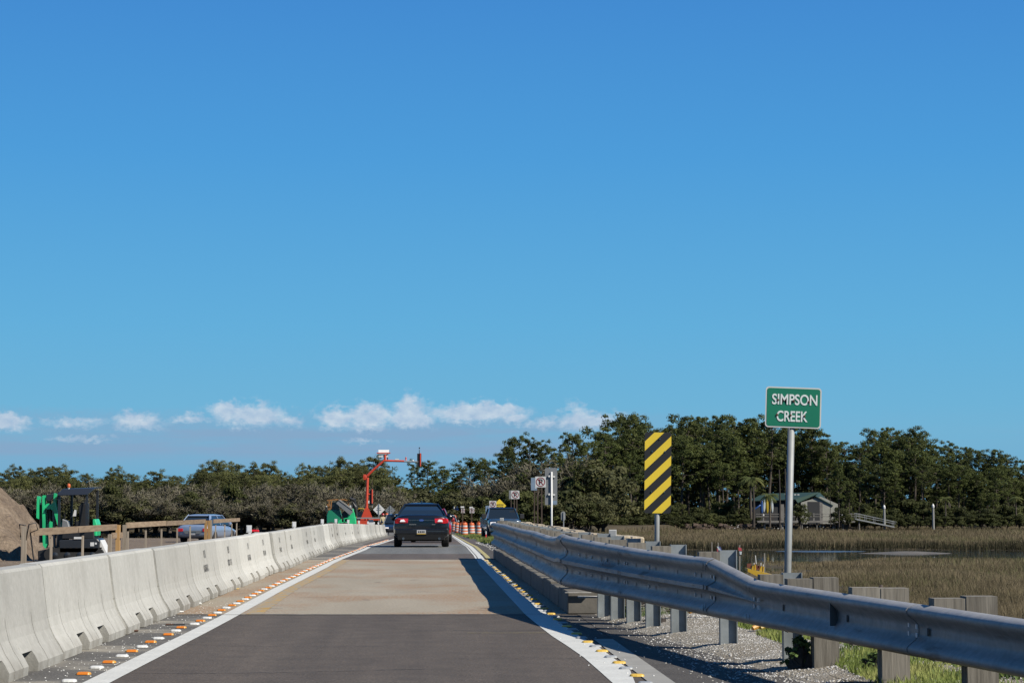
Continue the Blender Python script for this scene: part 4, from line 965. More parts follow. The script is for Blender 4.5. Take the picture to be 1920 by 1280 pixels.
# dark blue vehicle facing us at the barrier's end
p = at(741, 1001, 25); simple_car('suv', (p.x, p.y + 4.8, zr(p.y) + .002), R(180), 'dark blue vehicle facing us, squeezed between barrier end and sedan', 'car', 'car_blue', 1.95, 4.8, 1.62, suv=True)
p = at(846, 985, 17); simple_car('suv', (p.x - .2, p.y + 4.6, zr(p.y) + .002), R(180), 'distant silver car glinting beyond the sedan roof corner', 'car', 'car_white', 1.9, 4.7, 1.75, suv=True)
# --- the pickup on the right shoulder, facing the camera
p = at(948, 1011, 31.5); pk = empty('pickup_truck', (p.x, p.y, zr(p.y) - .04), R(180 + 4), 'dark blue pickup parked on the right shoulder behind the guardrail end', 'pickup truck')
# local frame: nose at y = 0 pointing +y here, tail at y = -5.4
def P_(y): return -y
o = MB().loft([sect(0.0, .90, .50, .94, .78, .90, 1.04, 1.10), sect(-.10, .97, .44, .99, .80, .95, 1.12, 1.18), sect(-1.3, .98, .42, 1.0, .82, .96, 1.16, 1.24), sect(-1.6, .98, .42, 1.0, .82, .96, 1.17, 1.25)]).build('front_body', M['truck'], pk); subsurf(o, 1)
MB().box(-.99, .99, -3.4, -1.5, .45, 1.20).build('cab_body', M['truck_top'], pk, bevel=.05)
MB().loft([[(-.93, -3.35, 1.19), (.93, -3.35, 1.19), (.93, -1.35, 1.19), (-.93, -1.35, 1.19)], [(-.74, -3.2, 1.80), (.74, -3.2, 1.80), (.74, -2.05, 1.80), (-.74, -2.05, 1.80)]]).build('windows', M['glass'], pk)
MB().loft([[(-.78, -3.25, 1.79), (.78, -3.25, 1.79), (.78, -1.98, 1.79), (-.78, -1.98, 1.79)], [(-.74, -3.15, 1.87), (.74, -3.15, 1.87), (.74, -2.1, 1.87), (-.74, -2.1, 1.87)]]).build('roof', M['truck_top'], pk)
for sg in (-1, 1):
    MB().bar((sg * .95, -1.38, 1.18), (sg * .77, -2.03, 1.81), .09, .05, (sg, .3, .4)).build('windscreen_pillar', M['truck'], pk)
    MB().bar((sg * .95, -3.3, 1.18), (sg * .77, -3.2, 1.81), .14, .05, (sg, 0, .4)).build('rear_pillar', M['truck_top'], pk)
    for yy_ in (-.95, -4.4): wheel(pk, sg * .87, yy_, .42, .27)
    MB().box(sg * .96 if sg > 0 else -1.0, 1.0 if sg > 0 else sg * .96, -5.5, -3.45, .6, 1.25).build('bed_side', M['truck'], pk, bevel=.02)
    MB().box(min(sg * .58, sg * .92), max(sg * .58, sg * .92), -.02, .03, .82, 1.0).build('headlamp', M['lens_clear'], pk, bevel=.01)
    MB().box(min(sg * 1.02, sg * 1.28), max(sg * 1.02, sg * 1.28), -1.62, -1.50, 1.18, 1.48).build('door_mirror', M['black'], pk, bevel=.03)
    MB().lathe([(.06, 0), (.05, .03)], n=12).build('fog_lamp', M['lens_clear'], pk, loc=(sg * .66, .03, .56), rot=(R(-90), 0, 0))
MB().box(-.98, .98, -5.5, -3.4, .6, .75).box(-.98, .98, -5.55, -5.5, .6, 1.25).build('cargo_bed', M['truck_top'], pk)
MB().box(-.56, .56, -.0, .035, .74, 1.02).build('grille', M['black'], pk); MB().box(-.96, .96, -.02, .12, .44, .66).build('bumper', M['chrome'], pk, bevel=.03)
MB().box(-.45, .45, .036, .05, .86, .90).build('chrome_trim', M['chrome'], pk)
MB().box(-.9, .9, -5.2, -.2, .35, .5).build('underbody', M['black'], pk)

# ------------------------------------------------------------------ traffic barrels
def barrel_proto():
    e = empty('traffic_barrel', label='x', cat='traffic barrel', group='orange and white barrels on the right verge')
    MB().lathe([(.38, 0), (.38, .05), (.30, .06)], n=18).build('rubber_base', M['black'], e, smooth=False)
    zs = [.06, .20, .215, .34, .35, .48, .495, .62, .63, .76, .775, .90, .91, 1.0]; m = MB(); bandm = [0, 0, 1, 1, 0, 0, 1, 1, 0, 0, 1, 1, 0]
    b = MB().lathe([(.29, .05), (.285, .34), (.265, .345), (.262, .62), (.245, .625), (.24, .90), (.22, .93), (.20, 1.0), (.10, 1.0)], n=18).build('drum', M['orange'], e, smooth=False)
    for z0, z1, r0, r1 in ((.18, .30, .291, .289), (.40, .52, .267, .265), (.66, .78, .246, .245)):
        MB().lathe([(r0 - .003, z0), (r0, z0 + .002), (r1, z1 - .002), (r1 - .003, z1)], n=18).build('white_band', M['barrel_white'], e)
    MB().tube([(-.09, 0, .99), (-.09, 0, 1.07), (.09, 0, 1.07), (.09, 0, .99)], .018, 6).build('handle', M['orange'], e)
    return reg(e)
bp0 = barrel_proto(); first = True
for px, py, lb in ((898, 1003, 'orange and white barrel tucked against the left side of the dark pickup'), (884, 1002, 'orange and white barrel standing alone between the cluster and the pickup'), (870.5, 1003.5, 'foremost orange and white barrel of the cluster, nearest the edge line'), (865, 1000.5, 'orange and white barrel half hidden behind the foremost one of the cluster'), (857.5, 998.5, 'slim looking orange and white barrel second from the red car'), (851.5, 996, 'orange and white barrel beside the flank of the red car')):
    o = bp0 if first else copy_tree(bp0); first = False
    p = gr(px, py); o.location = (p.x, p.y, zr(p.y)); o.rotation_euler = (0, 0, random.uniform(0, 3)); o['label'] = lb
p = gr(852.3, 995); e = empty('warning_lamp_post', (p.x + .05, p.y + 3, zr(p.y)), label='round orange warning lamp with black battery box behind the barrels', cat='warning lamp')
MB().box(-.03, .03, -.03, .03, 0, 1.2).build('stake', M['post_brown'], e); MB().box(-.2, .2, -.1, .1, .95, 1.35).build('battery_box', M['black'], e, bevel=.04)
MB().lathe([(.05, 0), (.20, .03), (.20, .12), (.05, .15)], n=16).build('lamp_head', M['orange'], e, loc=(0, .08, 1.55), rot=(R(90), 0, 0))
p = at(911, 1006, 33); e = empty('flexible_post', (p.x, p.y, zr(p.y)), label='tiny red and white flexible post in front of the pickup wheel', cat='post'); MB().lathe([(.06, 0), (.045, .02), (.035, .26)], n=10).build('red_part', M['lens_red'], e); MB().lathe([(.035, .262), (.03, .44)], n=10).build('white_part', M['white'], e)
p = at(928.5, 1010, 60); tag(MB().box(-.035, .035, -.03, .03, -.05, .05).build('red_reflector', M['lens_red'], loc=(p.x, p.y, .31)), 'small red reflector at the far end of the guardrail', 'reflector')

# ------------------------------------------------------------------ people
def person(name_label, loc, rz, shirt, hat, arm=0.0):
    e = empty('person', loc, rz, name_label, 'person')
    J = {'pel': (0, 0, .95), 'sp': (0, 0, 1.18), 'ch': (0, 0, 1.36), 'nk': (0, 0, 1.50), 'hd': (0, -.01, 1.62), 'tp': (0, 0, 1.74),
         'sl': (-.19, 0, 1.42), 'el': (-.25, -.03, 1.15), 'wl': (-.23, -.16, .93), 'sr': (.19, 0, 1.42), 'er': (.30, -.06 - arm * .1, 1.17 + arm * .15), 'wr': (.34 + arm * .18, -.24, 1.0 + arm * .3),
         'hl': (-.10, 0, .90), 'kl': (-.12, -.03, .50), 'al': (-.13, .02, .09), 'tl': (-.14, -.16, .04), 'hr': (.10, 0, .90), 'kr': (.13, .02, .50), 'ar': (.15, .06, .09), 'tr': (.16, -.12, .04)}
    K = list(J); ED = [('pel', 'sp'), ('sp', 'ch'), ('ch', 'nk'), ('nk', 'hd'), ('hd', 'tp'), ('ch', 'sl'), ('sl', 'el'), ('el', 'wl'), ('ch', 'sr'), ('sr', 'er'), ('er', 'wr'), ('pel', 'hl'), ('hl', 'kl'), ('kl', 'al'), ('al', 'tl'), ('pel', 'hr'), ('hr', 'kr'), ('kr', 'ar'), ('ar', 'tr')]
    RD = dict(pel=.14, sp=.125, ch=.15, nk=.055, hd=.095, tp=.07, sl=.075, el=.047, wl=.033, sr=.075, er=.047, wr=.033, hl=.10, kl=.062, al=.045, tl=.04, hr=.10, kr=.062, ar=.045, tr=.04)
    me = bpy.data.meshes.new('body'); me.from_pydata([J[k] for k in K], [(K.index(a), K.index(b)) for a, b in ED], [])
    for mt in ('skin', shirt, 'trouser'): me.materials.append(M[mt])
    o = bpy.data.objects.new('body', me); COL.objects.link(o)
    sk = o.modifiers.new('k', 'SKIN'); o.modifiers.new('s', 'SUBSURF').levels = 1
    for i, k in enumerate(K): me.skin_vertices[0].data[i].radius = (RD[k], RD[k] * (.8 if k in ('ch', 'sp', 'pel') else 1)); me.skin_vertices[0].data[i].use_root = (k == 'pel')
    dg = bpy.context.evaluated_depsgraph_get(); me2 = bpy.data.meshes.new_from_object(o.evaluated_get(dg)); o.modifiers.clear(); o.data = me2; o.parent = e
    for pf in me2.polygons:
        z = pf.center.z; r_ = abs(pf.center.x)
        pf.material_index = 0 if z > 1.49 or (r_ > .2 and z < 1.10 and z > .85) else (1 if z > .93 else 2); pf.use_smooth = True
    MB().lathe([(.15, 0), (.13, .01), (.125, .06), (.08, .12), (.01, .14)], n=14).build('hard_hat', M[hat], e, loc=(0, -.01, 1.66), smooth=True)
    for sg, w_ in ((-1, 'wl'), (1, 'wr')):
        b = Vector(J[w_]); h = MB()
        h.cbox(b + Vector((0, -.04, -.03)), (.035, .07, .08))
        for f in range(4): h.tube([b + Vector((0, -.07 + f * .02 - .01, -.06)), b + Vector((0, -.075 + f * .02, -.11)), b + Vector((-sg * .02, -.07 + f * .02, -.14 + .006 * abs(f - 1))) ], [.010, .009, .007], 5)
        h.tube([b + Vector((0, -.07, -.02)), b + Vector((0, -.11, -.05)), b + Vector((0, -.115, -.08))], [.011, .010, .008], 5)
        h.build('hand', M['skin'], e)
    f_ = MB(); f_.cbox((0, -.108, 1.615), (.022, .03, .035)); f_.build('nose', M['skin'], e)
    MB().cbox((-.035, -.098, 1.64), (.022, .012, .012)).cbox((.035, -.098, 1.64), (.022, .012, .012)).cbox((0, -.098, 1.575), (.045, .012, .008)).build('eyes_and_mouth', M['dark'], e)
    return e
p = gr(716.5, 1003); person('worker in red hard hat and tan shirt behind the far barrier end', (p.x, p.y + 2, zr(p.y) - .05), .5, 'shirt_tan', 'hat_red', 1.0)
p = gr(727.5, 1003); person('worker in orange vest beside the man in the red hard hat', (p.x - .2, p.y + 5, zr(p.y) - .05), -.3, 'vest_orange', 'orange', 0.2)
# ------------------------------------------------------------------ wooden fence left of the barriers
FX = -7.75
fe = empty('wooden_fence', (FX, 60, 0), label='wooden rail fence with pale posts beyond the concrete barriers', cat='fence')
def fy(px): return FX / ((px - 804) / F)
def fz(px, py): return EYE + (956 - py) / ((px - 804) / FX)
def fpost(px, py_top, wx=.04, wy=.09, mat='lumber_z', z0=-.45, dx=0.0, name='post'):
    y = fy(px); return MB().box(dx - wx / 2, dx + wx / 2, y - 60 - wy / 2, y - 60 + wy / 2, z0, fz(px, py_top)).build(name, M[mat], fe)
def frail(pa, ya, pb, yb_, h=.14, mat='lumber_y', dx=.045):
    a = (dx, fy(pa) - 60, fz(pa, ya)); b = (dx, fy(pb) - 60, fz(pb, yb_)); return MB().bar(a, b, .04, h).build('top_rail', M[mat], fe)
frail(62, 997, 221, 987); frail(240, 984, 312, 980); frail(313, 980.5, 386, 976.5); frail(402, 976.5, 450, 973.5)
MB().bar((.045, fy(214) - 60, fz(214, 1003)), (.045, fy(232) - 60, fz(232, 1002)), .04, .14).build('short_rail', M['lumber_y'], fe)
fpost(55, 986, .09, .09, 'lumber_z', name='end_post')
for px, py in ((105, 1006), (163, 1003), (246, 995), (279, 993), (308, 991), (337, 989), (361, 985), (408, 983), (425, 983), (438, 981), (447, 975)): fpost(px, py)
for px, py, m_, dx in ((213, 1000, 'lumber_z', 0), (222, 984, 'lumber_new', .07), (231, 983, 'lumber_new', -.03), (236, 983, 'lumber_z', .05), (386, 975, 'lumber_new', .07), (393, 975, 'lumber_new', .05), (399, 974, 'lumber_z', .0)):
    fpost(px, py, .09, .10, m_, dx=dx)
cb = MB(); y0 = fy(56) - 60
o = MB().tube([(.02, y0 - .05, .98), (-.10, y0, 1.0), (-.09, y0 + .1, .72), (.04, y0 - .08, .70), (.09, y0 - .06, 1.0), (.22, y0 - .05, 1.03), (.26, y0 - .05, .9), (.12, y0 - .06, .84), (.18, y0 - .06, .4), (.30, y0 - .05, -.2), (.34, y0 - .05, -.44)], .014, 6).build('cable', M['black'], loc=(FX, 60, 0), smooth=True)
tag(o, 'dark cable looped over the end post of the wooden fence', 'cable')

# ------------------------------------------------------------------ dirt pile
def pile(name, cx, cy, rx, ry, h, zb, seed, label):
    n = 130; v = []; fc = []
    for i in range(n + 1):
        for j in range(n + 1):
            u, w_ = -1 + 2 * i / n, -1 + 2 * j / n; d = math.hypot(u, w_)
            z = h * max(0, 1 - d ** 1.25) + (.55 * mnoise.noise((u * 3, w_ * 3, seed)) + .22 * mnoise.noise((u * 9, w_ * 9, seed)) + .12 * mnoise.noise((u * 24, w_ * 24, seed)) + .06 * mnoise.noise((u * 60, w_ * 60, seed))) * (1 if d < .97 else 0) - .05
            v.append((cx + u * rx, cy + w_ * ry, zb + z))
    fc = np.array([[i * (n + 1) + j, (i + 1) * (n + 1) + j, (i + 1) * (n + 1) + j + 1, i * (n + 1) + j + 1] for i in range(n) for j in range(n)])
    o = np_mesh(name, np.array(v), fc, M['dirt'], smooth=False); return tag(o, label, 'dirt pile')
pile('dirt_pile', -19.4, 76, 6.6, 9, 5.3, -.42, 3, 'tall heap of brown dirt at the left picture edge behind the excavator')
tag(strip('work_area', 38, 128, -26, -5.1, -.355, M['dirt'], 30), kind='structure')
for o in [COL.objects['work_area']]:
    for v in o.data.vertices: v.co.z = -.385 + .05 * mnoise.noise((v.co.x * .3, v.co.y * .2, 0))

# ------------------------------------------------------------------ mini excavator
ex = empty('mini_excavator', (at(140, 1040, 57).x, 70, -.38), label='green and black mini excavator with open canopy beside the dirt pile', cat='excavator')
def u_(px): return (px - 140) / 57.
def h_(py): return (1049 - py) / 57.
def P3(px, py, y=0.0): return (u_(px), y, h_(py))
for sg, nm in ((-.0, 0), (1.05, 1)):
    m = MB(); n = 20; pts = []
    a, b, r_ = -.75, .75, .21
    out = [(a + r_ * math.cos(t_), .22 + r_ * math.sin(t_)) for t_ in [math.pi / 2 + math.pi * k / 8 for k in range(9)]] + [(b + r_ * math.cos(t_), .22 + r_ * math.sin(t_)) for t_ in [-math.pi / 2 + math.pi * k / 8 for k in range(9)]]
    tr = m.prism(out, sg, sg + .3, 'y').build('track', M['tyre'], ex)
    for k in range(10): MB().box(-.9 + k * .19, -.83 + k * .19, sg - .005, sg + .305, .425, .45).build('track_pad', M['tyre'], tr)
    for k in range(4): MB().lathe([(.10, 0), (.10, .02), (.03, .04)], n=12).build('roller', M['black_steel'], tr, loc=(-.6 + k * .4, sg - .001, .2), rot=(R(90), 0, 0))
MB().box(-.4, .4, .3, 1.05, .2, .44).build('undercarriage', M['black'], ex)
hs_ = MB().prism([(u_(113), h_(1034)), (u_(180), h_(1034)), (u_(186), h_(1028)), (u_(187), h_(1012)), (u_(182), h_(1007)), (u_(112), h_(1010))], .0, 1.35, 'y').build('house', M['black_steel'], ex, bevel=.03)
MB().box(u_(170), u_(177), -.006, -.001, h_(1021), h_(1014)).box(u_(178.5), u_(182), -.006, -.001, h_(1018), h_(1014.5)).build('white_decal', M['white'], ex)
MB().box(u_(140), u_(158), -.02, -.002, h_(1008), h_(1004)).build('white_panel', M['white'], ex)
MB().prism([(u_(116), h_(1008)), (u_(176), h_(1008)), (u_(174), h_(988)), (u_(146), h_(985)), (u_(118), h_(990))], .12, 1.2, 'y').build('deck', M['black'], ex, bevel=.02)
MB().prism([(u_(186.5), h_(1010)), (u_(200), h_(1037)), (u_(184), h_(1037)), (u_(186), h_(1028))], .2, 1.2, 'y').build('blade', M['white'], ex)
sw = MB().prism([(u_(172), h_(1003)), (u_(179), h_(1003)), (u_(179.5), h_(982)), (u_(176), h_(971)), (u_(171), h_(972))], .25, 1.1, 'y').build('rear_cover', M['green'], ex, bevel=.02)
# seat and controls
MB().prism([(u_(137), h_(985)), (u_(160), h_(985)), (u_(160), h_(943)), (u_(150), h_(940)), (u_(143), h_(950)), (u_(146), h_(974)), (u_(137), h_(976))], .35, .85, 'y').build('seat', M['black'], ex, bevel=.03)
MB().prism([(u_(135), h_(966)), (u_(141), h_(966)), (u_(142), h_(955)), (u_(138), h_(954))], .2, .3, 'y').build('white_towel', M['white'], ex)
MB().prism([(u_(115), h_(988)), (u_(130), h_(988)), (u_(126), h_(975)), (u_(116), h_(971))], .15, .5, 'y').build('console', M['alu'], ex, bevel=.02)
for x1, y1, x2, y2 in ((120, 975, 119, 960), (139, 980, 140, 962), (150, 978, 156, 935), (158, 935, 162, 936)): MB().tube([P3(x1, y1, .3), P3(x2, y2, .3)], .018, 6).build('lever', M['black'], ex)
for x1, yt, yy_, xb in ((111.5, 926, .02, 112), (123.5, 924, 1.15, 124), (162, 926, .02, 163), (171.5, 918, 1.15, 172)):
    MB().bar(P3(xb, 990, yy_), P3(x1, yt, yy_), .075, .075, (0, 1, 0)).build('canopy_post', M['black_steel'], ex)
MB().loft([[(u_(109), -.06, h_(928)), (u_(164), -.06, h_(926.5)), (u_(164), -.06, h_(924)), (u_(109), -.06, h_(925))], [(u_(114), .5, h_(917)), (u_(172), .5, h_(915)), (u_(172), .5, h_(913)), (u_(114), .5, h_(915))], [(u_(116), 1.25, h_(916)), (u_(178), 1.25, h_(913.5)), (u_(178), 1.25, h_(911.5)), (u_(116), 1.25, h_(914))]]).build('canopy_roof', M['black_steel'], ex)
MB().loft([[(u_(109.5), -.10, h_(927.5)), (u_(164), -.10, h_(926)), (u_(172), .1, h_(914.5)), (u_(117), .1, h_(916.5))], [(u_(109.5), -.07, h_(927.5)), (u_(164), -.07, h_(926)), (u_(172), .13, h_(914.5)), (u_(117), .13, h_(916.5))]]).build('visor', M['black_steel'], ex)
bz = MB().lathe([(.035, 0), (.035, .05)], n=10).build('beacon', M['white'], ex, loc=P3(124, 915.5, .5)); MB().lathe([(.055, .0), (.06, .06), (.045, .11), (.01, .13)], n=12).build('beacon_lens', M['orange'], bz, loc=(0, 0, .05))
# boom, stick and cylinders
for yy_ in (.28, .56):
    MB().prism([(u_(77.5), h_(928)), (u_(81), h_(927)), (u_(82.5), h_(950)), (u_(88), h_(1018)), (u_(85), h_(1026)), (u_(80), h_(1020)), (u_(78), h_(965))], yy_, yy_ + .05, 'y').build('stick_plate', M['green'], ex)
    MB().prism([(u_(99), h_(923)), (u_(102), h_(925)), (u_(101), h_(940)), (u_(113.5), h_(988)), (u_(108.5), h_(990)), (u_(98.5), h_(956)), (u_(93), h_(953)), (u_(94), h_(944)), (u_(98), h_(940))], yy_, yy_ + .05, 'y').build('boom_plate', M['green'], ex)
MB().prism([(u_(68), h_(969)), (u_(72), h_(971)), (u_(71.5), h_(930)), (u_(68.5), h_(929))], .2, .75, 'y').build('side_guard', M['green'], ex)
MB().prism([(u_(84), h_(927)), (u_(97), h_(924)), (u_(97), h_(932)), (u_(90), h_(940)), (u_(84), h_(936))], .30, .6, 'y').build('knuckle', M['black_steel'], ex, bevel=.02)
MB().tube([P3(88, 930, .45), P3(89, 946, .45), P3(93, 1000, .45)], .07, 8).build('boom_cylinder', M['black'], ex)
MB().tube([P3(76, 945, .45), P3(76, 1015, .45)], .085, 8).build('bucket_cylinder', M['black'], ex); MB().tube([P3(97, 950, .42), P3(101, 1035, .42)], .045, 8).build('hydraulic_ram', M['rim'], ex)
MB().lathe([(.10, 0), (.10, .4)], n=12).build('pivot', M['green'], ex, loc=P3(88, 948, .72), rot=(R(90), 0, 0))
MB().prism([(u_(87), h_(990)), (u_(96), h_(990)), (u_(97), h_(977)), (u_(92), h_(975)), (u_(87), h_(982))], .33, .55, 'y').build('link_plate', M['green'], ex)
MB().prism([(u_(72), h_(1030)), (u_(92), h_(1026)), (u_(97), h_(1044)), (u_(86), h_(1052)), (u_(73), h_(1048))], .15, .75, 'y').build('bucket', M['black'], ex, bevel=.02)
MB().prism([(u_(104), h_(1040)), (u_(122), h_(1038)), (u_(124), h_(1008)), (u_(106), h_(992))], .25, .75, 'y').build('swing_post', M['black'], ex)
for k in range(3): MB().tube([P3(84 + k, 930, .6), P3(80 + 2 * k, 922, .62), P3(96, 922 + k, .62), P3(101 + k, 940, .62), P3(108 + k * 2, 985, .6)], .013, 5).build('hose', M['black'], ex)

# ------------------------------------------------------------------ green telehandler beyond the barriers
th = empty('telehandler', (at(637, 1003, 24).x, 4000 / 24, zr(166)), label='green telescopic handler with grey boom and orange cab cage behind barriers', cat='telehandler')
def T(px, py): return ((px - 637) / 24., (1003 - py) / 24.)
def tp(name, pts, y0, y1, mat, bv=.0): return MB().prism([T(*p) for p in pts], y0, y1, 'y').build(name, M[mat], th, bevel=bv)
tp('body', [(612, 993), (612, 965), (615, 957), (622, 955), (636, 956), (640, 970), (640, 993)], .2, 2.0, 'green_dark', .05)
tp('front_cover', [(630, 990), (634, 976), (640, 972), (642, 990)], .0, .18, 'green', .02)
tp('engine_hood', [(651, 995), (651, 958), (656, 952), (661, 953), (665, 962), (667, 980), (665, 995)], .1, 1.8, 'green', .05)
tp('chassis', [(616, 995), (616, 984), (655, 984), (655, 995)], .25, 1.9, 'green', .02)
tp('cab_window', [(620, 956), (621, 942), (633, 940), (636, 956)], .5, 1.6, 'glass', .0)
MB().bar((*T(633, 940)[:1], .1, T(633, 940)[1]), (T(659, 962)[0], .1, T(659, 962)[1]), .4, .38, (0, 0, 1)).build('boom', M['alu'], th)
MB().bar((T(636, 937)[0], .08, T(636, 937)[1]), (T(661, 955)[0], .08, T(661, 955)[1]), .44, .10, (0, 0, 1)).build('boom_top', M['concrete_pale'], th)
for a, b in (((613, 938), (633, 936)), ((617, 938), (616, 956)), ((613, 945), (619, 956)), ((634, 937), (645, 936)), ((652, 938), (653, 950)), ((645, 937), (652, 938)), ((621, 938), (620, 955))):
    MB().bar((T(*a)[0], .3, T(*a)[1]), (T(*b)[0], .3, T(*b)[1]), .08, .08, (0, 1, 0)).build('cage_bar', plain('cage_orange', (.50, .22, .05), .6) if 'cg' not in M else M['cg'], th); M.setdefault('cg', bpy.data.materials['cage_orange'])
for cx_ in (621, 646.5):
    w_ = MB().lathe([(.3, 0), (.5, .02), (.52, .2), (.5, .38), (.3, .4)], n=18).build('wheel', M['tyre'], th, loc=(T(cx_, 0)[0], .3, .52), rot=(R(90), 0, 0))
tp('dark_gap', [(640, 980), (641, 962), (646, 957), (651, 962), (651, 982)], .12, .24, 'black')
MB().tube([(T(655, 934)[0], .2, T(655, 934)[1]), (T(662, 937)[0], .2, T(662, 937)[1]), (T(666, 950)[0], .2, T(666, 950)[1]), (T(668, 968)[0], .2, T(668, 968)[1])], [.10, .17, .17, .10], 8).build('exhaust_hose', M['black'], th)
for a, b in (((644, 972), (656, 970)), ((645, 972), (646, 994)), ((652, 971), (653, 994)), ((638, 979), (655, 978))): MB().bar((T(*a)[0], .0, T(*a)[1]), (T(*b)[0], .0, T(*b)[1]), .07, .07, (0, 1, 0)).build('green_rail', M['green'], th)
tp('white_lamp', [(611, 950), (613, 950), (613, 948), (611, 948)], .1, .2, 'white'); tp('mirror', [(609.5, 959), (613, 959), (613, 951), (609.5, 951)], .1, .2, 'black')
tp('pale_box', [(655, 951), (659, 951), (659, 947), (655, 947)], .2, .6, 'white')
# yellow loader cab
q = at(676, 1000, 17); yl = empty('yellow_loader', (q.x, q.y, zr(q.y) - .1), label='small yellow machine cab between green telehandler and red signal trailer', cat='loader')
MB().box(-.45, .45, 0, 1.2, .4, 2.2).build('cab', M['glass'], yl, bevel=.05); MB().tube([(-.5, 0, 1.6), (-.46, 0, 2.35), (-.2, 0, 2.55), (.3, 0, 2.55), (.48, 0, 2.3), (.5, 0, 1.6)], .07, 6).build('roll_bar', M['yellow'], yl); MB().box(-.7, .7, .1, 2.2, .3, 1.2).build('body', M['yellow'], yl, bevel=.05)
for sg in (-.75, .75): MB().lathe([(.42, -.12), (.42, .12)], n=16).build('wheel', M['tyre'], yl, loc=(sg, .5, .42), rot=(0, R(90), 0))

# ------------------------------------------------------------------ portable traffic signal trailer
ts = empty('signal_trailer', (at(688, 1001, 21).x, 4000 / 21, zr(190)), label='red orange portable traffic signal trailer with solar panel and overhanging arm', cat='traffic signal')
def G_(px, py, y=0.0): return ((px - 688) / 21., y, (1001.5 - py) / 21.)
def gt(name, pts, r_, mat='orange_red'): return MB().tube([G_(*p) for p in pts], r_, 8).build(name, M[mat], ts)
gt('mast', [(686, 990), (687, 955), (688.5, 896)], [.16, .13, .12]); gt('lower_arm', [(688, 893), (700, 881), (719, 864.5)], [.12, .10, .10]); gt('upper_arm', [(717.5, 864.5), (738, 865), (757, 865.5)], [.11, .09, .09]); gt('arm_extension', [(757, 866), (783, 866.5)], .065, 'galv_light')
MB().lathe([(.06, -.12), (.19, -.10), (.19, .10), (.06, .12)], n=14).build('winch', M['orange_red'], ts, loc=G_(684, 895), rot=(R(90), 0, 0)); MB().box(G_(681, 0)[0], G_(686, 0)[0], -.1, .1, G_(0, 900)[2], G_(0, 890)[2]).build('winch_plate', M['orange_red'], ts)
sp_ = MB().loft([[(G_(709, 0)[0], -.05, G_(0, 853.5)[2]), (G_(728, 0)[0], -.05, G_(0, 853.5)[2]), (G_(728.5, 0)[0], .25, G_(0, 844)[2]), (G_(708.5, 0)[0], .25, G_(0, 844)[2])], [(G_(709, 0)[0], .0, G_(0, 853.8)[2]), (G_(728, 0)[0], .0, G_(0, 853.8)[2]), (G_(728.5, 0)[0], .31, G_(0, 844.3)[2]), (G_(708.5, 0)[0], .31, G_(0, 844.3)[2])]]).build('solar_panel', M['white'], ts)
MB().box(G_(709, 0)[0], G_(727, 0)[0], -.02, .05, G_(0, 858)[2], G_(0, 855)[2]).build('battery_tray', M['white'], ts)
gt('panel_bar', [(705.5, 850.3, -.1), (731, 850.3, -.1)], .05); gt('panel_post', [(721, 864), (721, 853)], .11); gt('panel_strut', [(726, 864), (725.5, 858)], .05, 'black'); gt('panel_strut', [(721, 857), (726, 852)], .05)
def sig(px0, px1, pyt, pyb, secs=3):
    s_ = MB().box(G_(px0, 0)[0], G_(px1, 0)[0], -.05, .25, G_(0, pyb)[2], G_(0, pyt)[2]).build('signal_head', M['black'], ts, bevel=.02); xc = G_((px0 + px1) / 2, 0)[0]
    for k in range(secs):
        zc = G_(0, pyt + (pyb - pyt) * (k + .5) / secs)[2]; MB().lathe([(.15, .0), (.17, .22)], n=12).build('visor', M['black'], s_, loc=(xc, .25, zc), rot=(R(-90), 0, 0))
    return s_
sig(781, 789, 851, 875); gt('signal_rail', [(787, 850.5, -.1), (787, 875, -.1)], .055); gt('aerial', [(785, 851), (785, 844)], .03, 'black'); MB().box(G_(784, 0)[0], G_(786.2, 0)[0], -.05, .05, G_(0, 842.5)[2], G_(0, 839.5)[2]).build('aerial_tip', M['black'], ts)
sig(692.5, 698, 919, 948); gt('signal_rail', [(697.3, 918, -.1), (697.3, 944, -.1)], .07); gt('signal_bracket', [(688, 927), (697, 927)], .07)
gt('thin_post', [(697, 945), (697.4, 952)], .04, 'galv_light'); gt('thin_post', [(697, 918), (697, 900)], .03, 'post_brown')
MB().box(G_(690, 0)[0], G_(692.3, 0)[0], -.05, .08, G_(0, 944)[2], G_(0, 939)[2]).build('white_box', M['white'], ts)
MB().box(G_(740, 0)[0], G_(747, 0)[0], -.06, .06, G_(0, 863.2)[2], G_(0, 861)[2]).build('camera_box', M['white'], ts); MB().lathe([(.09, 0), (.05, .12), (.07, .2), (.02, .3)], n=10).build('red_lamp', M['orange_red'], ts, loc=G_(760, 863.5)); MB().lathe([(.09, 0), (.05, .1)], n=10).build('white_lamp', M['white'], ts, loc=G_(773, 865))
MB().prism([(G_(684, 0)[0], G_(0, 953)[2]), (G_(691, 0)[0], G_(0, 953)[2]), (G_(705, 0)[0], G_(0, 988)[2]), (G_(697, 0)[0], G_(0, 988)[2]), (G_(690, 0)[0], G_(0, 972)[2]), (G_(684, 0)[0], G_(0, 972)[2]), (G_(678, 0)[0], G_(0, 988)[2]), (G_(672, 0)[0], G_(0, 985)[2])], -.15, .15, 'y').build('a_frame', M['orange_red'], ts)
MB().box(G_(669, 0)[0], G_(689, 0)[0], -.5, .9, G_(0, 993)[2], G_(0, 975)[2]).build('battery_box', M['orange_red'], ts, bevel=.03); MB().box(G_(669, 0)[0], G_(716, 0)[0], -.6, -.5, G_(0, 972.5)[2], G_(0, 970)[2]).build('drawbar', M['galv_light'], ts)
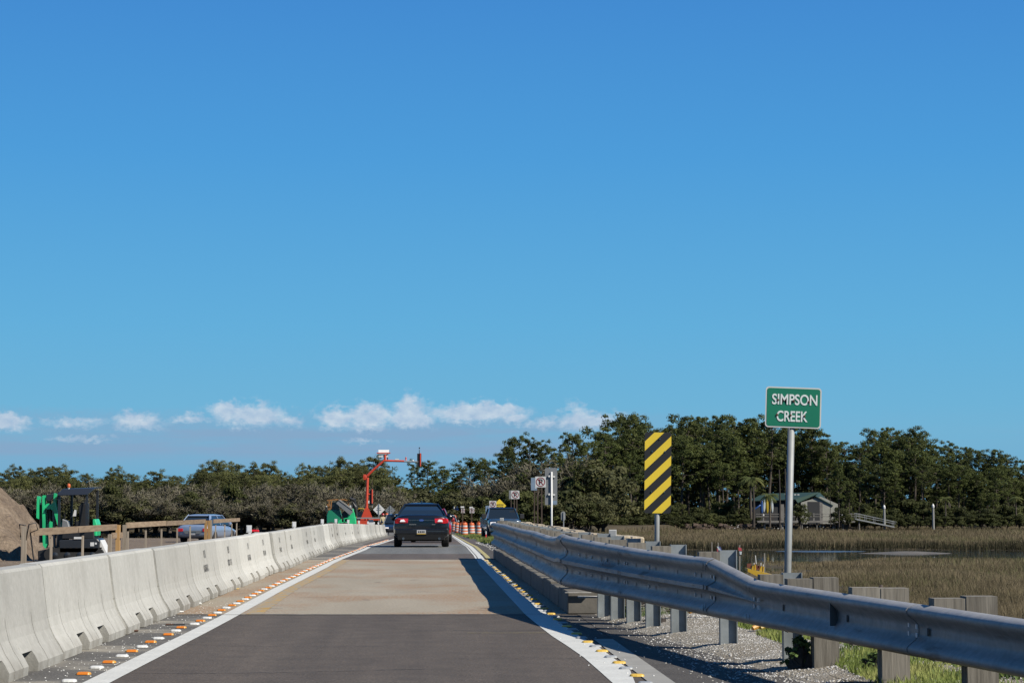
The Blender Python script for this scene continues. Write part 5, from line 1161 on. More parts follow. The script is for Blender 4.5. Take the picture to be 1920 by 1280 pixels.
MB().box(G_(691, 0)[0], G_(700, 0)[0], -.4, .4, G_(0, 986)[2], G_(0, 974)[2]).build('control_cabinet', M['white'], ts, bevel=.03); MB().box(G_(697, 0)[0], G_(712, 0)[0], -.3, .4, G_(0, 975.5)[2], G_(0, 973)[2]).build('fender', M['orange_red'], ts)
for px in (676, 700): MB().lathe([(.35, -.1), (.35, .1)], n=16).build('wheel', M['tyre'], ts, loc=(G_(px, 0)[0], .3, .35), rot=(R(90), 0, 0))
# red lantern behind the barriers
q = at(475, 990, 40); rl = empty('red_barricade_light', (q.x, q.y, -.38), label='flat red object peeping over the barriers behind the white marker', cat='barricade')
MB().box(-.27, .27, -.1, .1, .62, .75).build('red_cap', M['lens_red'], rl, bevel=.04); MB().box(.06, .28, -.12, .0, .55, .63).build('white_edge', M['white'], rl); MB().box(-.22, .22, -.05, .05, 0, .62).build('stand', M['black'], rl)

# ------------------------------------------------------------------ far shore: boathouse, dock, gangway
SD = 11.0
def D(px, py, dy=0.0, s_=SD): 
    p = at(px, py, s_); return Vector((p.x, p.y + dy, p.z))
bh = empty('boathouse', D(1505, 982, 9), label='low green roofed boathouse with white gable and dark open side', cat='boathouse')
def B(v): return tuple(Vector(v) - Vector(bh.location))
def bq(name, pts, mat): return MB().quad(*[B(p) for p in pts]).build(name, M[mat], bh)
y0 = 9; gb = -1.1
pA = D(1506, 936, y0); 
# side wall facing us (dark), gable wall (white) right of it
MB().prism([(B(D(1424, 939, y0))[0], gb - bh.location.z), (B(D(1507, 939, y0))[0], gb - bh.location.z), (B(D(1507, 939, y0))[0], B(D(0, 938, y0))[2]), (B(D(1424, 939, y0))[0], B(D(0, 938, y0))[2])], 0.02, .2, 'y').build('side_wall', M['wall_dark'], bh)
gw = MB().prism([(B(D(1508.5, 0, y0))[0], gb - bh.location.z), (B(D(1578, 0, y0))[0], gb - bh.location.z), (B(D(1578, 0, y0))[0], B(D(0, 944, y0))[2]), (B(D(1546, 0, y0))[0], B(D(0, 929.5, y0))[2]), (B(D(1508.5, 0, y0))[0], B(D(0, 941, y0))[2])], -.1, .1, 'y').build('gable_wall', M['wall_white'], bh)
MB().box(B(D(1521, 0, y0))[0], B(D(1543.5, 0, y0))[0], -.14, -.105, gb - bh.location.z, B(D(0, 939.5, y0))[2]).build('doorway', M['wall_dark'], gw)
MB().box(B(D(1543.5, 0, y0))[0], B(D(1549, 0, y0))[0], -.15, -.106, gb - bh.location.z, B(D(0, 939.5, y0))[2]).build('door_post', M['dock'], gw)
for nm, P, mt in (('roof', [D(1421, 937.5, y0 - .6), D(1455, 923.5, y0 + 6), D(1546, 921, y0 + 6), D(1562, 921, y0 + 6), D(1507, 934.5, y0 - .8)], 'roof_green'), ('roof_gable_slope', [D(1507, 934.5, y0 - .8), D(1562, 921, y0 + 5.5), D(1566, 921.5, y0 + 5.6), D(1512, 941, y0 - .5)], 'roof_green'), ('far_roof_slope', [D(1546, 928.5, y0 - .4), D(1566, 921.5, y0 + 5.6), D(1588, 946, y0 + 4), D(1580, 946.5, y0 - .3)], 'roof_green')):
    m = MB(); Pb = [B(p) for p in P]; m.loft([Pb, [(a, b, c - .12) for a, b, c in Pb]]); m.build(nm, M[mt], bh)
for px, py in ((1457, 928), (1463, 927), (1494, 924.5), (1499, 923.5), (1512, 926), (1516, 926)):
    q = B(D(px, py, y0 + 1.6)); MB().box(q[0] - .28, q[0] + .28, q[1], q[1] + .02, q[2] - .07, q[2] + .07).build('skylight', M['white'], bh)
MB().box(B(D(1470, 0, y0))[0], B(D(1476, 0, y0))[0], -.3, -.1, gb - bh.location.z + .6, B(D(0, 944, y0))[2]).build('counter', M['dock'], bh)
# kayaks standing in a rack
for px, pt, pb, lean, col, lb in ((1437, 937, 963, .02, 'kayak_blue', 'dark blue kayak standing upright, leftmost in the rack by the boathouse'), (1440.5, 936, 961, .06, 'kayak_white', 'white kayak standing upright beside the dark blue one'), (1447.5, 934, 963, -.02, 'kayak_yellow', 'left one of the two yellow kayaks standing upright'), (1452.5, 935, 962, -.03, 'kayak_yellow', 'right one of the two yellow kayaks standing upright'), (1457, 933, 962, -.06, 'kayak_white', 'white board standing upright right of the yellow kayaks')):
    a = D(px, pb, 5); b = D(px, pt, 5); hh = b.z - a.z; m = MB(); secs = []
    for k in range(9):
        t_ = k / 8; w_ = .26 * math.sin(math.pi * min(max(t_, .03), .97)) ** .6 + .01; secs.append([(w_ * math.cos(2 * math.pi * j / 10), .14 * math.sin(2 * math.pi * j / 10), t_ * hh) for j in range(10)])
    o = m.loft(secs).build('kayak', M[col], loc=a, rot=(0, lean, 0), smooth=True); tag(o, lb, 'kayak', 'kayaks in the rack beside the boathouse')
a, b = D(1417, 958, 4), D(1433, 946, 4); hh = (b - a).length; m = MB(); secs = []
for k in range(9):
    t_ = k / 8; w_ = .24 * math.sin(math.pi * min(max(t_, .03), .97)) ** .6 + .01; secs.append([(w_ * math.cos(2 * math.pi * j / 10), .14 * math.sin(2 * math.pi * j / 10), t_ * hh) for j in range(10)])
o = m.loft(secs).build('kayak', M['kayak_blue'], loc=a, smooth=True); o.rotation_euler = (b - a).to_track_quat('Z', 'Y').to_euler(); tag(o, 'bright blue kayak leaning slantwise left of the rack', 'kayak', 'kayaks in the rack beside the boathouse')
rk = empty('kayak_rack', D(1447, 962, 5.4), label='brown timber rack holding the upright kayaks by the boathouse', cat='rack')
for dx in (-1.1, -.35, .4, 1.0): MB().box(dx, dx + .1, 0, .1, -1.3, 2.3).build('rack_post', M['post_brown'], rk)
MB().box(-1.2, 1.2, .11, .17, 1.7, 1.8).build('rack_bar', M['post_brown'], rk)
# dock
dk = empty('boardwalk_dock', D(1500, 972), label='weathered grey boardwalk dock with railings in front of the boathouse', cat='dock')
L0, L1 = D(1420, 972), D(1603, 972); O = Vector(dk.location)
def K(px, py, dy=0.0): return D(px, py, dy) - O
Ln_ = L1.x - L0.x; nn = 60
for k in range(nn):
    x0 = L0.x - O.x + Ln_ * k / nn; MB().box(x0 + .01, x0 + Ln_ / nn - .01, -.02, 2.0, K(0, 977)[2], K(0, 976)[2] ).build('deck_plank', M['dock'], dk)
MB().box(L0.x - O.x, L1.x - O.x, -.08, -.025, K(0, 979.3)[2], K(0, 976.4)[2]).build('edge_beam', M['dock'], dk)
for back, ys_ in ((0, 0.0), (1, 1.95)):
    for py, th_ in ((963.2, .09), (968, .10), (976, 0)):
        if th_: MB().box(L0.x - O.x + .1, L1.x - O.x, ys_ - .02 - .03, ys_ + .03, K(0, py)[2] - th_ / 2, K(0, py)[2] + th_ / 2).build('handrail', M['dock'], dk)
    for px in (1423, 1436, 1453, 1469, 1485, 1500, 1516, 1531, 1548, 1571, 1585, 1600):
        MB().box(K(px + back * 2.5, 0)[0] - .06, K(px + back * 2.5, 0)[0] + .06, ys_ + .035, ys_ + .14, K(0, 976.2)[2], K(0, 961.8)[2]).build('rail_post', M['dock'], dk)
for px in (1424, 1426.5, 1455, 1458.5, 1491, 1494, 1521, 1553, 1555.5, 1562, 1570, 1599):
    MB().lathe([(.11, 0), (.10, 1.9)], n=8).build('pile', M['stone_pale'] if px in (1458.5, 1553, 1426.5) else M['dock'], dk, loc=(K(px, 0)[0], .3 + (px % 3) * .4, -1.9 + K(0, 977)[2]))
MB().box(K(1561, 0)[0], K(1568, 0)[0], -.1, -.06, K(0, 966)[2], K(0, 963.8)[2]).build('white_sign', M['white'], dk)
MB().box(K(1421.5, 0)[0], K(1424, 0)[0], -.1, -.04, K(0, 966.5)[2], K(0, 963.5)[2]).build('white_lamp', M['white'], dk)
gw_ = empty('gangway', D(1605, 970), label='pale metal gangway sloping down from the dock to the right', cat='gangway'); O2 = Vector(gw_.location)
def Q(px, py, dy=0.0): return D(px, py, dy) - O2
for dy in (0, 1.3):
    MB().bar(Q(1606, 973, dy), Q(1677, 987.5, dy), .1, .22).build('side_beam', M['galv_light'], gw_); MB().bar(Q(1604, 961.5, dy), Q(1681, 978, dy), .07, .07).build('handrail', M['galv_light'], gw_); MB().bar(Q(1605, 966, dy), Q(1680, 981.5, dy), .06, .06).build('handrail', M['galv_light'], gw_)
    for t_ in (0.0, .25, .48, .72, .97): px = 1606 + 72 * t_; MB().bar(Q(px, 973 + 14.5 * t_, dy), Q(px, 961.8 + 15.5 * t_, dy), .06, .06, (0, 1, 0)).build('upright', M['galv_light'], gw_)
MB().bar(Q(1606, 973.4, .65), Q(1677, 988, .65), 1.2, .05).build('walkway', M['galv_light'], gw_)
for px, yt, yb_, lb in ((1660.5, 945.5, 992, 'white pointed piling standing through the end of the gangway'), (1752.5, 943.5, 992, 'white pointed piling standing alone in the marsh right of the gangway')):
    a = D(px, yb_, .9); zt__ = D(px, yt, .9).z - a.z
    e = empty('mooring_piling', a, label=lb, cat='piling', group='white topped pilings in the marsh')
    MB().lathe([(.22, 0), (.19, zt__ - .65)], n=14).build('shaft', M['piling'], e); MB().lathe([(.23, zt__ - .66), (.23, zt__ - .36), (.02, zt__)], n=14).build('cap', M['white'], e)
# red utility vehicle in the trees
q = D(1340, 975, 10); ru = empty('utility_vehicle', q, label='small red utility vehicle with black canopy under the dark trees', cat='vehicle')
MB().prism([(-.95, .35), (1.0, .35), (1.1, .65), (.5, .95), (-.9, .95)], -.5, .5, 'y').build('body', M['orange_red'], ru, bevel=.04); MB().box(-.7, .7, -.55, .55, 1.75, 1.82).build('canopy', M['black'], ru)
for dx in (-.65, .65):
    MB().box(dx - .03, dx + .03, -.5, -.44, .9, 1.75).box(dx - .03, dx + .03, .44, .5, .9, 1.75).build('canopy_post', M['black'], ru)['kind'] = 'stuff'; MB().lathe([(.32, -.1), (.32, .1)], n=14).build('wheel', M['tyre'], ru, loc=(dx, -.55, .32), rot=(R(90), 0, 0))
MB().box(-.9, .9, 0, 4, -2.2, .02).build('earth_bank', M['terrain'], ru) if 0 else None
# reddish eroded bank below the dock
def rocks(name, n, x0, x1, yoff, z0, z1, smin, smax, mat, seed, label=None):
    r_ = random.Random(seed); m = MB()
    for _ in range(n):
        px = r_.uniform(x0, x1); p = D(px, 980, yoff + r_.uniform(-1, 1)); s_ = r_.uniform(smin, smax); z = r_.uniform(z0, z1)
        i0 = len(m.v)
        for k in range(8):
            m.v.append((p.x + s_ * (1 if k & 1 else -1) * r_.uniform(.5, 1), p.y + s_ * (1 if k & 2 else -1) * r_.uniform(.4, .8), z + s_ * .6 * (1 if k & 4 else -1) * r_.uniform(.5, 1)))
        for f in ((0, 2, 3, 1), (4, 5, 7, 6), (0, 1, 5, 4), (1, 3, 7, 5), (3, 2, 6, 7), (2, 0, 4, 6)): m.f.append(tuple(i0 + j for j in f)); m.mi.append(0)
    return tag(m.build(name, M[mat]), kind='stuff')
rocks('bank_rubble', 420, 1290, 1605, 2.0, -2.3, -1.2, .15, .5, 'stone_brown', 5); rocks('pale_debris', 60, 1360, 1560, 1.4, -2.0, -1.3, .08, .2, 'stone_pale', 6); rocks('pale_debris', 30, 1880, 1920, 6, -1.2, -.8, .1, .35, 'stone_pale', 8)

# ------------------------------------------------------------------ yellow floating barrier and stakes behind the guardrail
yb_e = empty('turbidity_barrier', (at(1430, 1070, 105).x, 4000 / 105, 0), label='yellow floating barrier frame with dark red fabric behind the guardrail', cat='floating barrier')
O3 = Vector(yb_e.location)
def Y_(px, py, dy=0.0): p = at(px, py, 105); return Vector((p.x, p.y + dy, p.z)) - O3
MB().loft([[Y_(1402, 1065.5), Y_(1459, 1079), Y_(1459, 1082), Y_(1440, 1090), Y_(1402, 1071)], [Y_(1404, 1064.5, .5), Y_(1461, 1078.5, .5), Y_(1461, 1081, .5), Y_(1442, 1089, .5), Y_(1404, 1070, .5)]]).build('float', M['yellow'], yb_e)
for a, b, c, d_ in (((1413, 1060), (1415, 1060), (1414.5, 1068), (1411, 1067)), ((1416.5, 1058), (1418.5, 1058), (1419.5, 1069), (1416, 1068)), ((1429, 1060), (1431, 1061), (1430.5, 1071.5), (1425.5, 1070)), ((1433, 1061.5), (1435, 1062), (1434, 1072.5), (1431.8, 1072))): MB().loft([[Y_(*a, .1), Y_(*b, .1), Y_(*c, .1), Y_(*d_, .1)], [Y_(*a, .2), Y_(*b, .2), Y_(*c, .2), Y_(*d_, .2)]]).build('upright', M['yellow'], yb_e)
for P in (((1404.5, 1057), (1413, 1056), (1413, 1065), (1404.5, 1064)), ((1419, 1056), (1424, 1061), (1430, 1060), (1430, 1065), (1424, 1069.5), (1419.5, 1063))): MB().loft([[Y_(*p, .25) for p in P], [Y_(*p, .3) for p in P]]).build('fabric', M['rust_red'], yb_e)
for a, b in (((1420, 1041), (1421.5, 1057)), ((1417.5, 1055), (1417.5, 1060)), ((1430.5, 1055), (1430.5, 1060)), ((1435, 1058), (1434.5, 1062))): MB().bar(Y_(*a, .22), Y_(*b, .22), .012, .012, (0, 1, 0)).build('pin', M['white'], yb_e)
for px0, px1, py0, py1, s_, lb in ((1223, 1231, 1129, 1158, 150, 'small bright yellow float panel seen between the steel posts'), (1262, 1276, 1138, 1160, 142, 'yellow float panel low behind the posts, right of the smaller one'), (1190, 1194, 1132, 1146, 150, 'narrow yellow float edge just left of the small float panel')):
    a, b = at(px0, py1, s_), at(px1, py0, s_)
    tag(MB().box(0, b.x - a.x, 0, .35, 0, b.z - a.z + .05).build('yellow_float', M['yellow'], loc=a, bevel=.015), lb, 'float')
for k, (px, py) in enumerate(((1432, 1164), (1447, 1168), (1310, 1147))):
    a = at(px, py, (190, 190, 165, 255)[k])
    tag(MB().tube([(-.11, 0, .0), (-.03, .04, .03), (.06, .01, .025), (.12, .05, .0)], [.022, .035, .03, .018], 7).build('yellow_fabric_fold', M['yellow'] if k % 2 else M['marker_orange'], loc=(a.x, a.y, zgv(a.x, a.y) + .03)), ['crumpled orange fabric lying in the grass left of the creek sign post', 'crumpled yellow fabric lying right of the orange piece', 'orange fabric scrap on the grass behind the closest steel posts', 'yellow scrap under the near rail between the timber posts'][k], 'fabric scrap')
def stake(px, pt, pb, s_, label, rib=None):
    a, b = at(px, pb, s_), at(px, pt, s_); e = empty('survey_stake', a, label=label, cat='stake', group='survey stakes in the marsh edge')
    MB().box(-.012, .012, -.006, .006, -.9, b.z - a.z).build('stake', M['timber_grey'], e); zz = b.z - a.z
    for (c, x0, x1, x2, x3, z0, z1) in (rib or ()):
        MB().loft([[(x0, -.012, zz - z0), (x1, -.012, zz - z0 - .01), (x3, -.02, zz - z1), (x2, -.02, zz - z1)], [(x0, -.008, zz - z0), (x1, -.008, zz - z0 - .01), (x3, -.016, zz - z1), (x2, -.016, zz - z1)]]).build('ribbon', M[c], e)
stake(1335, 1015.5, 1040, 100, 'bare grey survey stake left of the flagged one')
stake(1347, 1016.5, 1040, 100, 'survey stake with long blue, white and red ribbons', (('kayak_white', -.03, .02, .02, .06, .07, .20), ('ribbon_blue', .0, .04, .06, .095, .07, .22), ('ribbon_red', -.03, -.01, -.02, .02, .11, .21), ('ribbon_red', .02, .04, .05, .07, .12, .22)))
stake(1387, 1021, 1042, 100, 'survey stake with short red ribbon over a white one', (('ribbon_red', -.03, .03, -.02, .04, .045, .11), ('kayak_white', -.01, .04, .0, .03, .115, .18)))
stake(1433.5, 1036.5, 1042, 100, 'thin white tipped stake near the yellow barrier')
# a bird on a timber post of the rail
q = at(1650, 1105, 262)
bd = MB(); bd.loft([[(q.x + a * r_ + ox, q.y + b * r_, q.z + zz) for a, b in [(math.cos(2 * math.pi * j / 8), math.sin(2 * math.pi * j / 8)) for j in range(8)]] for zz, r_, ox in ((-.02, .006, 0), (-.012, .022, .0), (.004, .026, .002), (.018, .017, .006), (.028, .014, .009), (.036, .004, .01))])
tag(bd.build('bird', M['bird'], smooth=True), 'small brown bird perched on an offset block of the near rail', 'bird')
# small litter on the pavement
def litter(px, py, w_, d_, h__, mat, name, label, cat, rz=0):
    p = gr(px, py); o = MB().box(-w_ / 2, w_ / 2, -d_ / 2, d_ / 2, 0, h__).build(name, M[mat], loc=(p.x, p.y, zr(p.y) + .003), rot=(0, 0, rz), bevel=min(h__, d_, w_) * .3); return tag(o, label, cat)
litter(328, 1147, .10, .35, .02, 'marker_white', 'loose_marker', 'loose white slab lying at the foot of the barriers', 'slab', .5)
litter(370, 1133, .10, .18, .03, 'marker_white', 'broken_marker', 'broken white block lying against the barrier foot', 'block', .2)
litter(438, 1104, .10, .16, .012, 'marker_yellow', 'yellow_strip', 'flat yellow strip on the shoulder beside the barriers', 'strip', 1.2)
litter(318, 1171.5, .09, .04, .015, 'rust', 'rusty_scrap', 'rusty red scrap on the shoulder pavement', 'scrap', .1)
litter(336, 1171.5, .13, .03, .012, 'black', 'dark_strip', 'thin black strip lying right of the rusty scrap', 'scrap', .05)
litter(248, 1184, .12, .06, .02, 'rust', 'brown_scrap', 'brown scrap lying under the barrier edge', 'scrap', .3)
# ------------------------------------------------------------------ loose stuff on the ground
def tri_field(name, P, h, wd, lean, mat, seed=0):
    # one upright blade per point: P (n,3); h, wd arrays
    g = np.random.default_rng(seed); n = len(P); a = g.uniform(0, np.pi, n); la = g.uniform(0, 2 * np.pi, n); lk = g.uniform(0, lean, n) * h
    d = np.stack([np.cos(a) * wd / 2, np.sin(a) * wd / 2 * .4, np.zeros(n)], 1)
    tip = P + np.stack([np.cos(la) * lk, np.sin(la) * lk, h], 1)
    V = np.empty((n, 3, 3)); V[:, 0] = P - d; V[:, 1] = P + d; V[:, 2] = tip
    return tag(np_mesh(name, V.reshape(-1, 3), np.arange(n * 3).reshape(n, 3), M[mat]), kind='stuff')
def marsh_points(n, r0, r1, Y0, Y1, seed):
    g = np.random.default_rng(seed); Y = np.exp(g.uniform(np.log(Y0), np.log(Y1), n)); X = Y * g.uniform(r0, r1, n); z = zt(X, Y)
    cr = creek(X, Y); ok = (z < -1.7) & ((X < 6) | (cr > .4 + 1.2 * g.random(n))) & (Y < yb(X) + 3)
    return X[ok], Y[ok], z[ok], cr[ok]
for nm, n, r0, r1, Y0, Y1, mt, sd_ in (('marsh_grass', 420000, .05, .36, 45, 420, 'marsh', 1), ('marsh_grass_green', 60000, .05, .36, 60, 420, 'marsh_green', 2), ('marsh_grass', 90000, -.34, -.03, 90, 300, 'marsh', 3)):
    X, Y, z, cr = marsh_points(n, r0, r1, Y0, Y1, sd_)
    g = np.random.default_rng(sd_ + 10); pn = np.array([mnoise.noise((x * .06, y * .045, sd_)) for x, y in zip(X[::1], Y[::1])])
    far = Y > 200; pn2 = np.array([mnoise.noise((x * .3, y * .2, sd_ + 5)) for x, y in zip(X, Y)]); hh = np.where(far, .75, .42) * (1 + .45 * pn + .5 * pn2) * g.uniform(.6, 1.1, len(X))
    hh = np.where((cr < 5) & (~far) & (X > 6), hh * .62, hh)
    hh = np.where((cr < 4) & far & (X > 6), hh * 1.15, hh)
    if mt == 'marsh_green':
        keep = (pn > .08) | ((cr < 4) & (cr > 0) & (X > 15)) | (Y > yb(X) - 14); X, Y, z, hh = X[keep], Y[keep], z[keep], hh[keep] * 1.04
    tri_field(nm, np.stack([X, Y, z - .05], 1), hh, np.maximum(.018, Y * .00034), .8, mt, sd_)
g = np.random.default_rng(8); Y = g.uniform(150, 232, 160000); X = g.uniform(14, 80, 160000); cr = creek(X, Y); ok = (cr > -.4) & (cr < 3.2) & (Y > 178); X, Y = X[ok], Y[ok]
tri_field('creek_bank_shade_grass', np.stack([X, Y, zt(X, Y) - .05], 1), g.uniform(.5, 1.05, len(X)), np.full(len(X), .09), .3, 'bank_shade', 9)  # extra blades, coloured dark to draw the shaded face of the far bank
# verge grass and weeds near the posts, green strip beyond the bridge
g = np.random.default_rng(5)
def verge(n, x0, x1, y0, y1, zf, hmin, hmax, wd, mat, seed, thr=.0, sc=.8):
    g = np.random.default_rng(seed); X = g.uniform(x0, x1, n); Y = g.uniform(y0, y1, n)
    pn = np.array([mnoise.noise((x * sc, y * sc * .7, seed)) for x, y in zip(X, Y)]); ok = pn + .25 * sstep(x0, x1, X) > thr + g.uniform(-.1, .1, n); X, Y = X[ok], Y[ok]
    Z = np.array([zf(x, y) for x, y in zip(X, Y)]); tri_field('verge_grass', np.stack([X, Y, Z - .005], 1), g.uniform(hmin, hmax, len(X)), np.full(len(X), wd), .9, mat, seed)
verge(110000, 3.15, 5.9, 7, 27, zgv, .025, .09, .014, 'verge', 21, -.13, 1.6)
verge(30000, 3.2, 5.9, 7, 27, zgv, .03, .09, .022, 'weed', 22, .10, 1.4)
verge(26000, 3.7, 9, 62, 205, lambda x, y: float(zt(x, y)), .12, .35, .06, 'verge', 23, -.15, .3)
verge(9000, 2.3, 3.7, 80, 190, lambda x, y: zr(y) - .02, .05, .2, .04, 'verge', 24, .1, .3)
verge(1500, 2.15, 3.0, 24.5, 26.3, lambda x, y: .03, .03, .12, .016, 'weed', 25, .0, 2)
def stones(name, n, xf, yf, zf, smin, smax, mat, seed):
    g = np.random.default_rng(seed); X = xf(g, n); Y = yf(g, n); s_ = g.uniform(smin, smax, n) ** 1.0
    T_ = np.array([(1, 0, -.4), (-.5, .87, -.4), (-.5, -.87, -.4), (.5, .5, .5), (-.6, .1, .6), (.3, -.6, .5)]); FF = np.array([(0, 1, 3), (1, 4, 3), (1, 2, 4), (2, 5, 4), (2, 0, 5), (0, 3, 5), (3, 4, 5)])
    a = g.uniform(0, 6.28, n); V = T_[None] * s_[:, None, None] * g.uniform(.6, 1.2, (n, 6, 1)); c, s2 = np.cos(a)[:, None], np.sin(a)[:, None]
    x = V[..., 0] * c - V[..., 1] * s2; y = V[..., 0] * s2 + V[..., 1] * c; V = np.stack([x + X[:, None], y + Y[:, None], V[..., 2] * .6 + zf(X, Y)[:, None]], -1)
    F2 = (FF[None] + 6 * np.arange(n)[:, None, None]).reshape(-1, 3); return tag(np_mesh(name, V.reshape(-1, 3), F2, M[mat]), kind='stuff')
zg = np.vectorize(zgv)
stones('gravel', 17000, lambda g, n: g.triangular(1.95, 3.2, 5.6, n), lambda g, n: g.uniform(9, 26.0, n), lambda x, y: np.where(x < np.vectorize(G0)(y) + .1, .004, zg(x, y)), .005, .015, 'stone_pale', 31)
stones('gravel', 6000, lambda g, n: g.triangular(1.9, 3.0, 5.6, n), lambda g, n: g.uniform(9, 26.0, n), lambda x, y: np.where(x < np.vectorize(G0)(y) + .1, .004, zg(x, y)), .005, .014, 'concrete_pale', 32)
stones('paint_chips', 420, lambda g, n: g.uniform(-3.1, -2.5, n), lambda g, n: g.uniform(12, 30, n), lambda x, y: x * 0 + .003, .003, .010, 'marker_white', 33)
stones('paint_chips', 260, lambda g, n: g.uniform(1.3, 2.5, n), lambda g, n: g.uniform(13, 45, n), lambda x, y: x * 0 + .006, .004, .014, 'marker_white', 34)
stones('gravel', 1500, lambda g, n: g.uniform(2.0, 3.6, n), lambda g, n: g.uniform(56, 95, n), lambda x, y: zrn(y) + .0, .01, .04, 'stone_pale', 35)
# dead branches by the curb end and the dark weed at the timber post
m = MB(); r_ = random.Random(4)
for k in range(26):
    x, y = r_.uniform(2.4, 3.3), r_.uniform(25.0, 26.6); a = r_.uniform(-.6, .6); l = r_.uniform(.15, .5); z = .06 + r_.uniform(0, .1)
    m.tube([(x, y, z), (x + l * .5 * math.cos(a), y + l * .5 * math.sin(a), z + r_.uniform(-.02, .06)), (x + l * math.cos(a), y + l * math.sin(a), z)], [.012, .008, .004], 4)
tag(m.build('brush_pile', M['bark']), kind='stuff')
# ------------------------------------------------------------------ leaves
def leaf_clumps(C, Rr, n_per, size, seed, flat=.6, shell=.5):
    # C (k,3) centres, Rr (k,3) radii -> quads through the clumps
    g = np.random.default_rng(seed); k = len(C); N_ = k * n_per
    d = g.normal(size=(N_, 3)); d /= np.linalg.norm(d, axis=1)[:, None]; r_ = (shell + (1 - shell) * g.random(N_))[:, None] ** 1.0
    d[:, 2] = np.where(d[:, 2] < -.3, -d[:, 2] * flat, d[:, 2])
    P = np.repeat(C, n_per, 0) + d * r_ * np.repeat(Rr, n_per, 0)
    n = d * 1.0 + g.normal(size=(N_, 3)) * .36; n /= np.linalg.norm(n, axis=1)[:, None]
    u = np.cross(n, g.normal(size=(N_, 3))); u /= np.linalg.norm(u, axis=1)[:, None]; v = np.cross(n, u); s_ = (size * g.uniform(.5, 1.3, N_))[:, None]
    V = np.stack([P - u * s_ - v * s_ * .35, P + u * s_ * .2 - v * s_ * .6, P + u * s_ + v * s_ * .3, P - u * s_ * .2 + v * s_ * .6], 1)
    return V.reshape(-1, 3)
def leaves(name, V, mat, parent): return np_mesh(name, V, np.arange(len(V)).reshape(-1, 4), M[mat], parent)
HID = []
def pine(seed, H=16.0, crown0=.45, rad=3.6, nl=26, mat='pine', clump=.85, bark='bark', lean=.0, per=80):
    r_ = random.Random(seed); e = empty('pine_tree'); m = MB()
    tp_ = [(0, 0, -.3), (lean * .2, .1, H * .3), (lean * .6 + r_.uniform(-.4, .4), r_.uniform(-.2, .2), H * .62), (lean, 0, H * .93)]
    m.tube(tp_, [.24, .19, .13, .05], 7); C, RR = [], []
    def trunk(t_):
        k = min(2, int(t_ * 3)); f = t_ * 3 - k; a, b = Vector(tp_[k]), Vector(tp_[k + 1]); return a.lerp(b, f)
    for k in range(nl):
        t_ = crown0 + (1 - crown0) * ((k + r_.random() * 1.3) / nl) ** .85; p = trunk(min(t_, .99)); a = k * 2.4 + r_.uniform(-.7, .7)
        q = (t_ - crown0) / (1 - crown0); L_ = rad * (math.sin(math.pi * min(.97, q * .78 + .16)) ** .6) * r_.uniform(.45, 1.2)
        if r_.random() < .12: L_ *= 1.25
        end = p + Vector((math.cos(a) * L_, math.sin(a) * L_, L_ * r_.uniform(-.05, .55) + .3)); mid = p.lerp(end, .5) + Vector((0, 0, -.2))
        m.tube([p, mid, end], [.075, .05, .02], 4, cap=False)
        nc = 2 + int(L_ > 1.6) + int(L_ > 2.6)
        for j in range(nc):
            f = 1.05 - j * .22; c = p.lerp(end, f) + Vector((r_.uniform(-.7, .7), r_.uniform(-.7, .7), r_.uniform(-.9, .8))); s_ = clump * r_.uniform(.45, 1.15)
            C.append(c); RR.append((s_ * r_.uniform(.9, 1.4), s_ * r_.uniform(.9, 1.4), s_ * .95))
    for j in range(6): c = Vector(tp_[-1]) + Vector((r_.uniform(-1.1, 1.1), r_.uniform(-1.1, 1.1), r_.uniform(-.8, H * .07))); s_ = clump * r_.uniform(.5, .9); C.append(c); RR.append((s_, s_, s_ * .7))
    for j in range(3):
        t_ = r_.uniform(crown0 * .5, crown0); p = trunk(t_); a = r_.uniform(0, 6.28); m.tube([p, p + Vector((math.cos(a) * 1.2, math.sin(a) * 1.2, r_.uniform(-.1, .4)))], [.035, .01], 3, cap=False)
    m.build('trunk', M[bark], e); C = np.array([tuple(c) for c in C]); V = leaf_clumps(C, np.array(RR), per, .14, seed, 1.0, .35)
    e['h'] = float(V[:, 2].max()); leaves('crown', V, mat, e); return reg(e)
def bush(seed, H=5.0, rad=3.0, mat='oak', name='evergreen_shrub', n=26, per=130, size=.16, trunk=False, bark='bark_dark'):
    r_ = random.Random(seed); e = empty(name); C, RR = [], []; m = MB()
    for k in range(n):
        a = r_.uniform(0, 6.28); t_ = r_.random(); L_ = rad * (1 - .65 * t_ ** 1.6) * r_.uniform(.2, 1); z = H * (.12 + .75 * t_); C.append((math.cos(a) * L_, math.sin(a) * L_, z)); s_ = rad * r_.uniform(.22, .42); RR.append((s_, s_, s_ * .75))
        if k % 3 == 0: m.tube([(0, 0, 0), (C[-1][0] * .4, C[-1][1] * .4, z * .6), C[-1]], [.10, .06, .02], 4, cap=False)
    m.tube([(0, 0, -.3), (.1, 0, H * .4)], [.16, .08], 6); m.build('trunk', M[bark], e)
    V = leaf_clumps(np.array(C), np.array(RR), per, size, seed, 1.0); e['h'] = float(V[:, 2].max()); leaves('crown', V, mat, e); return reg(e)
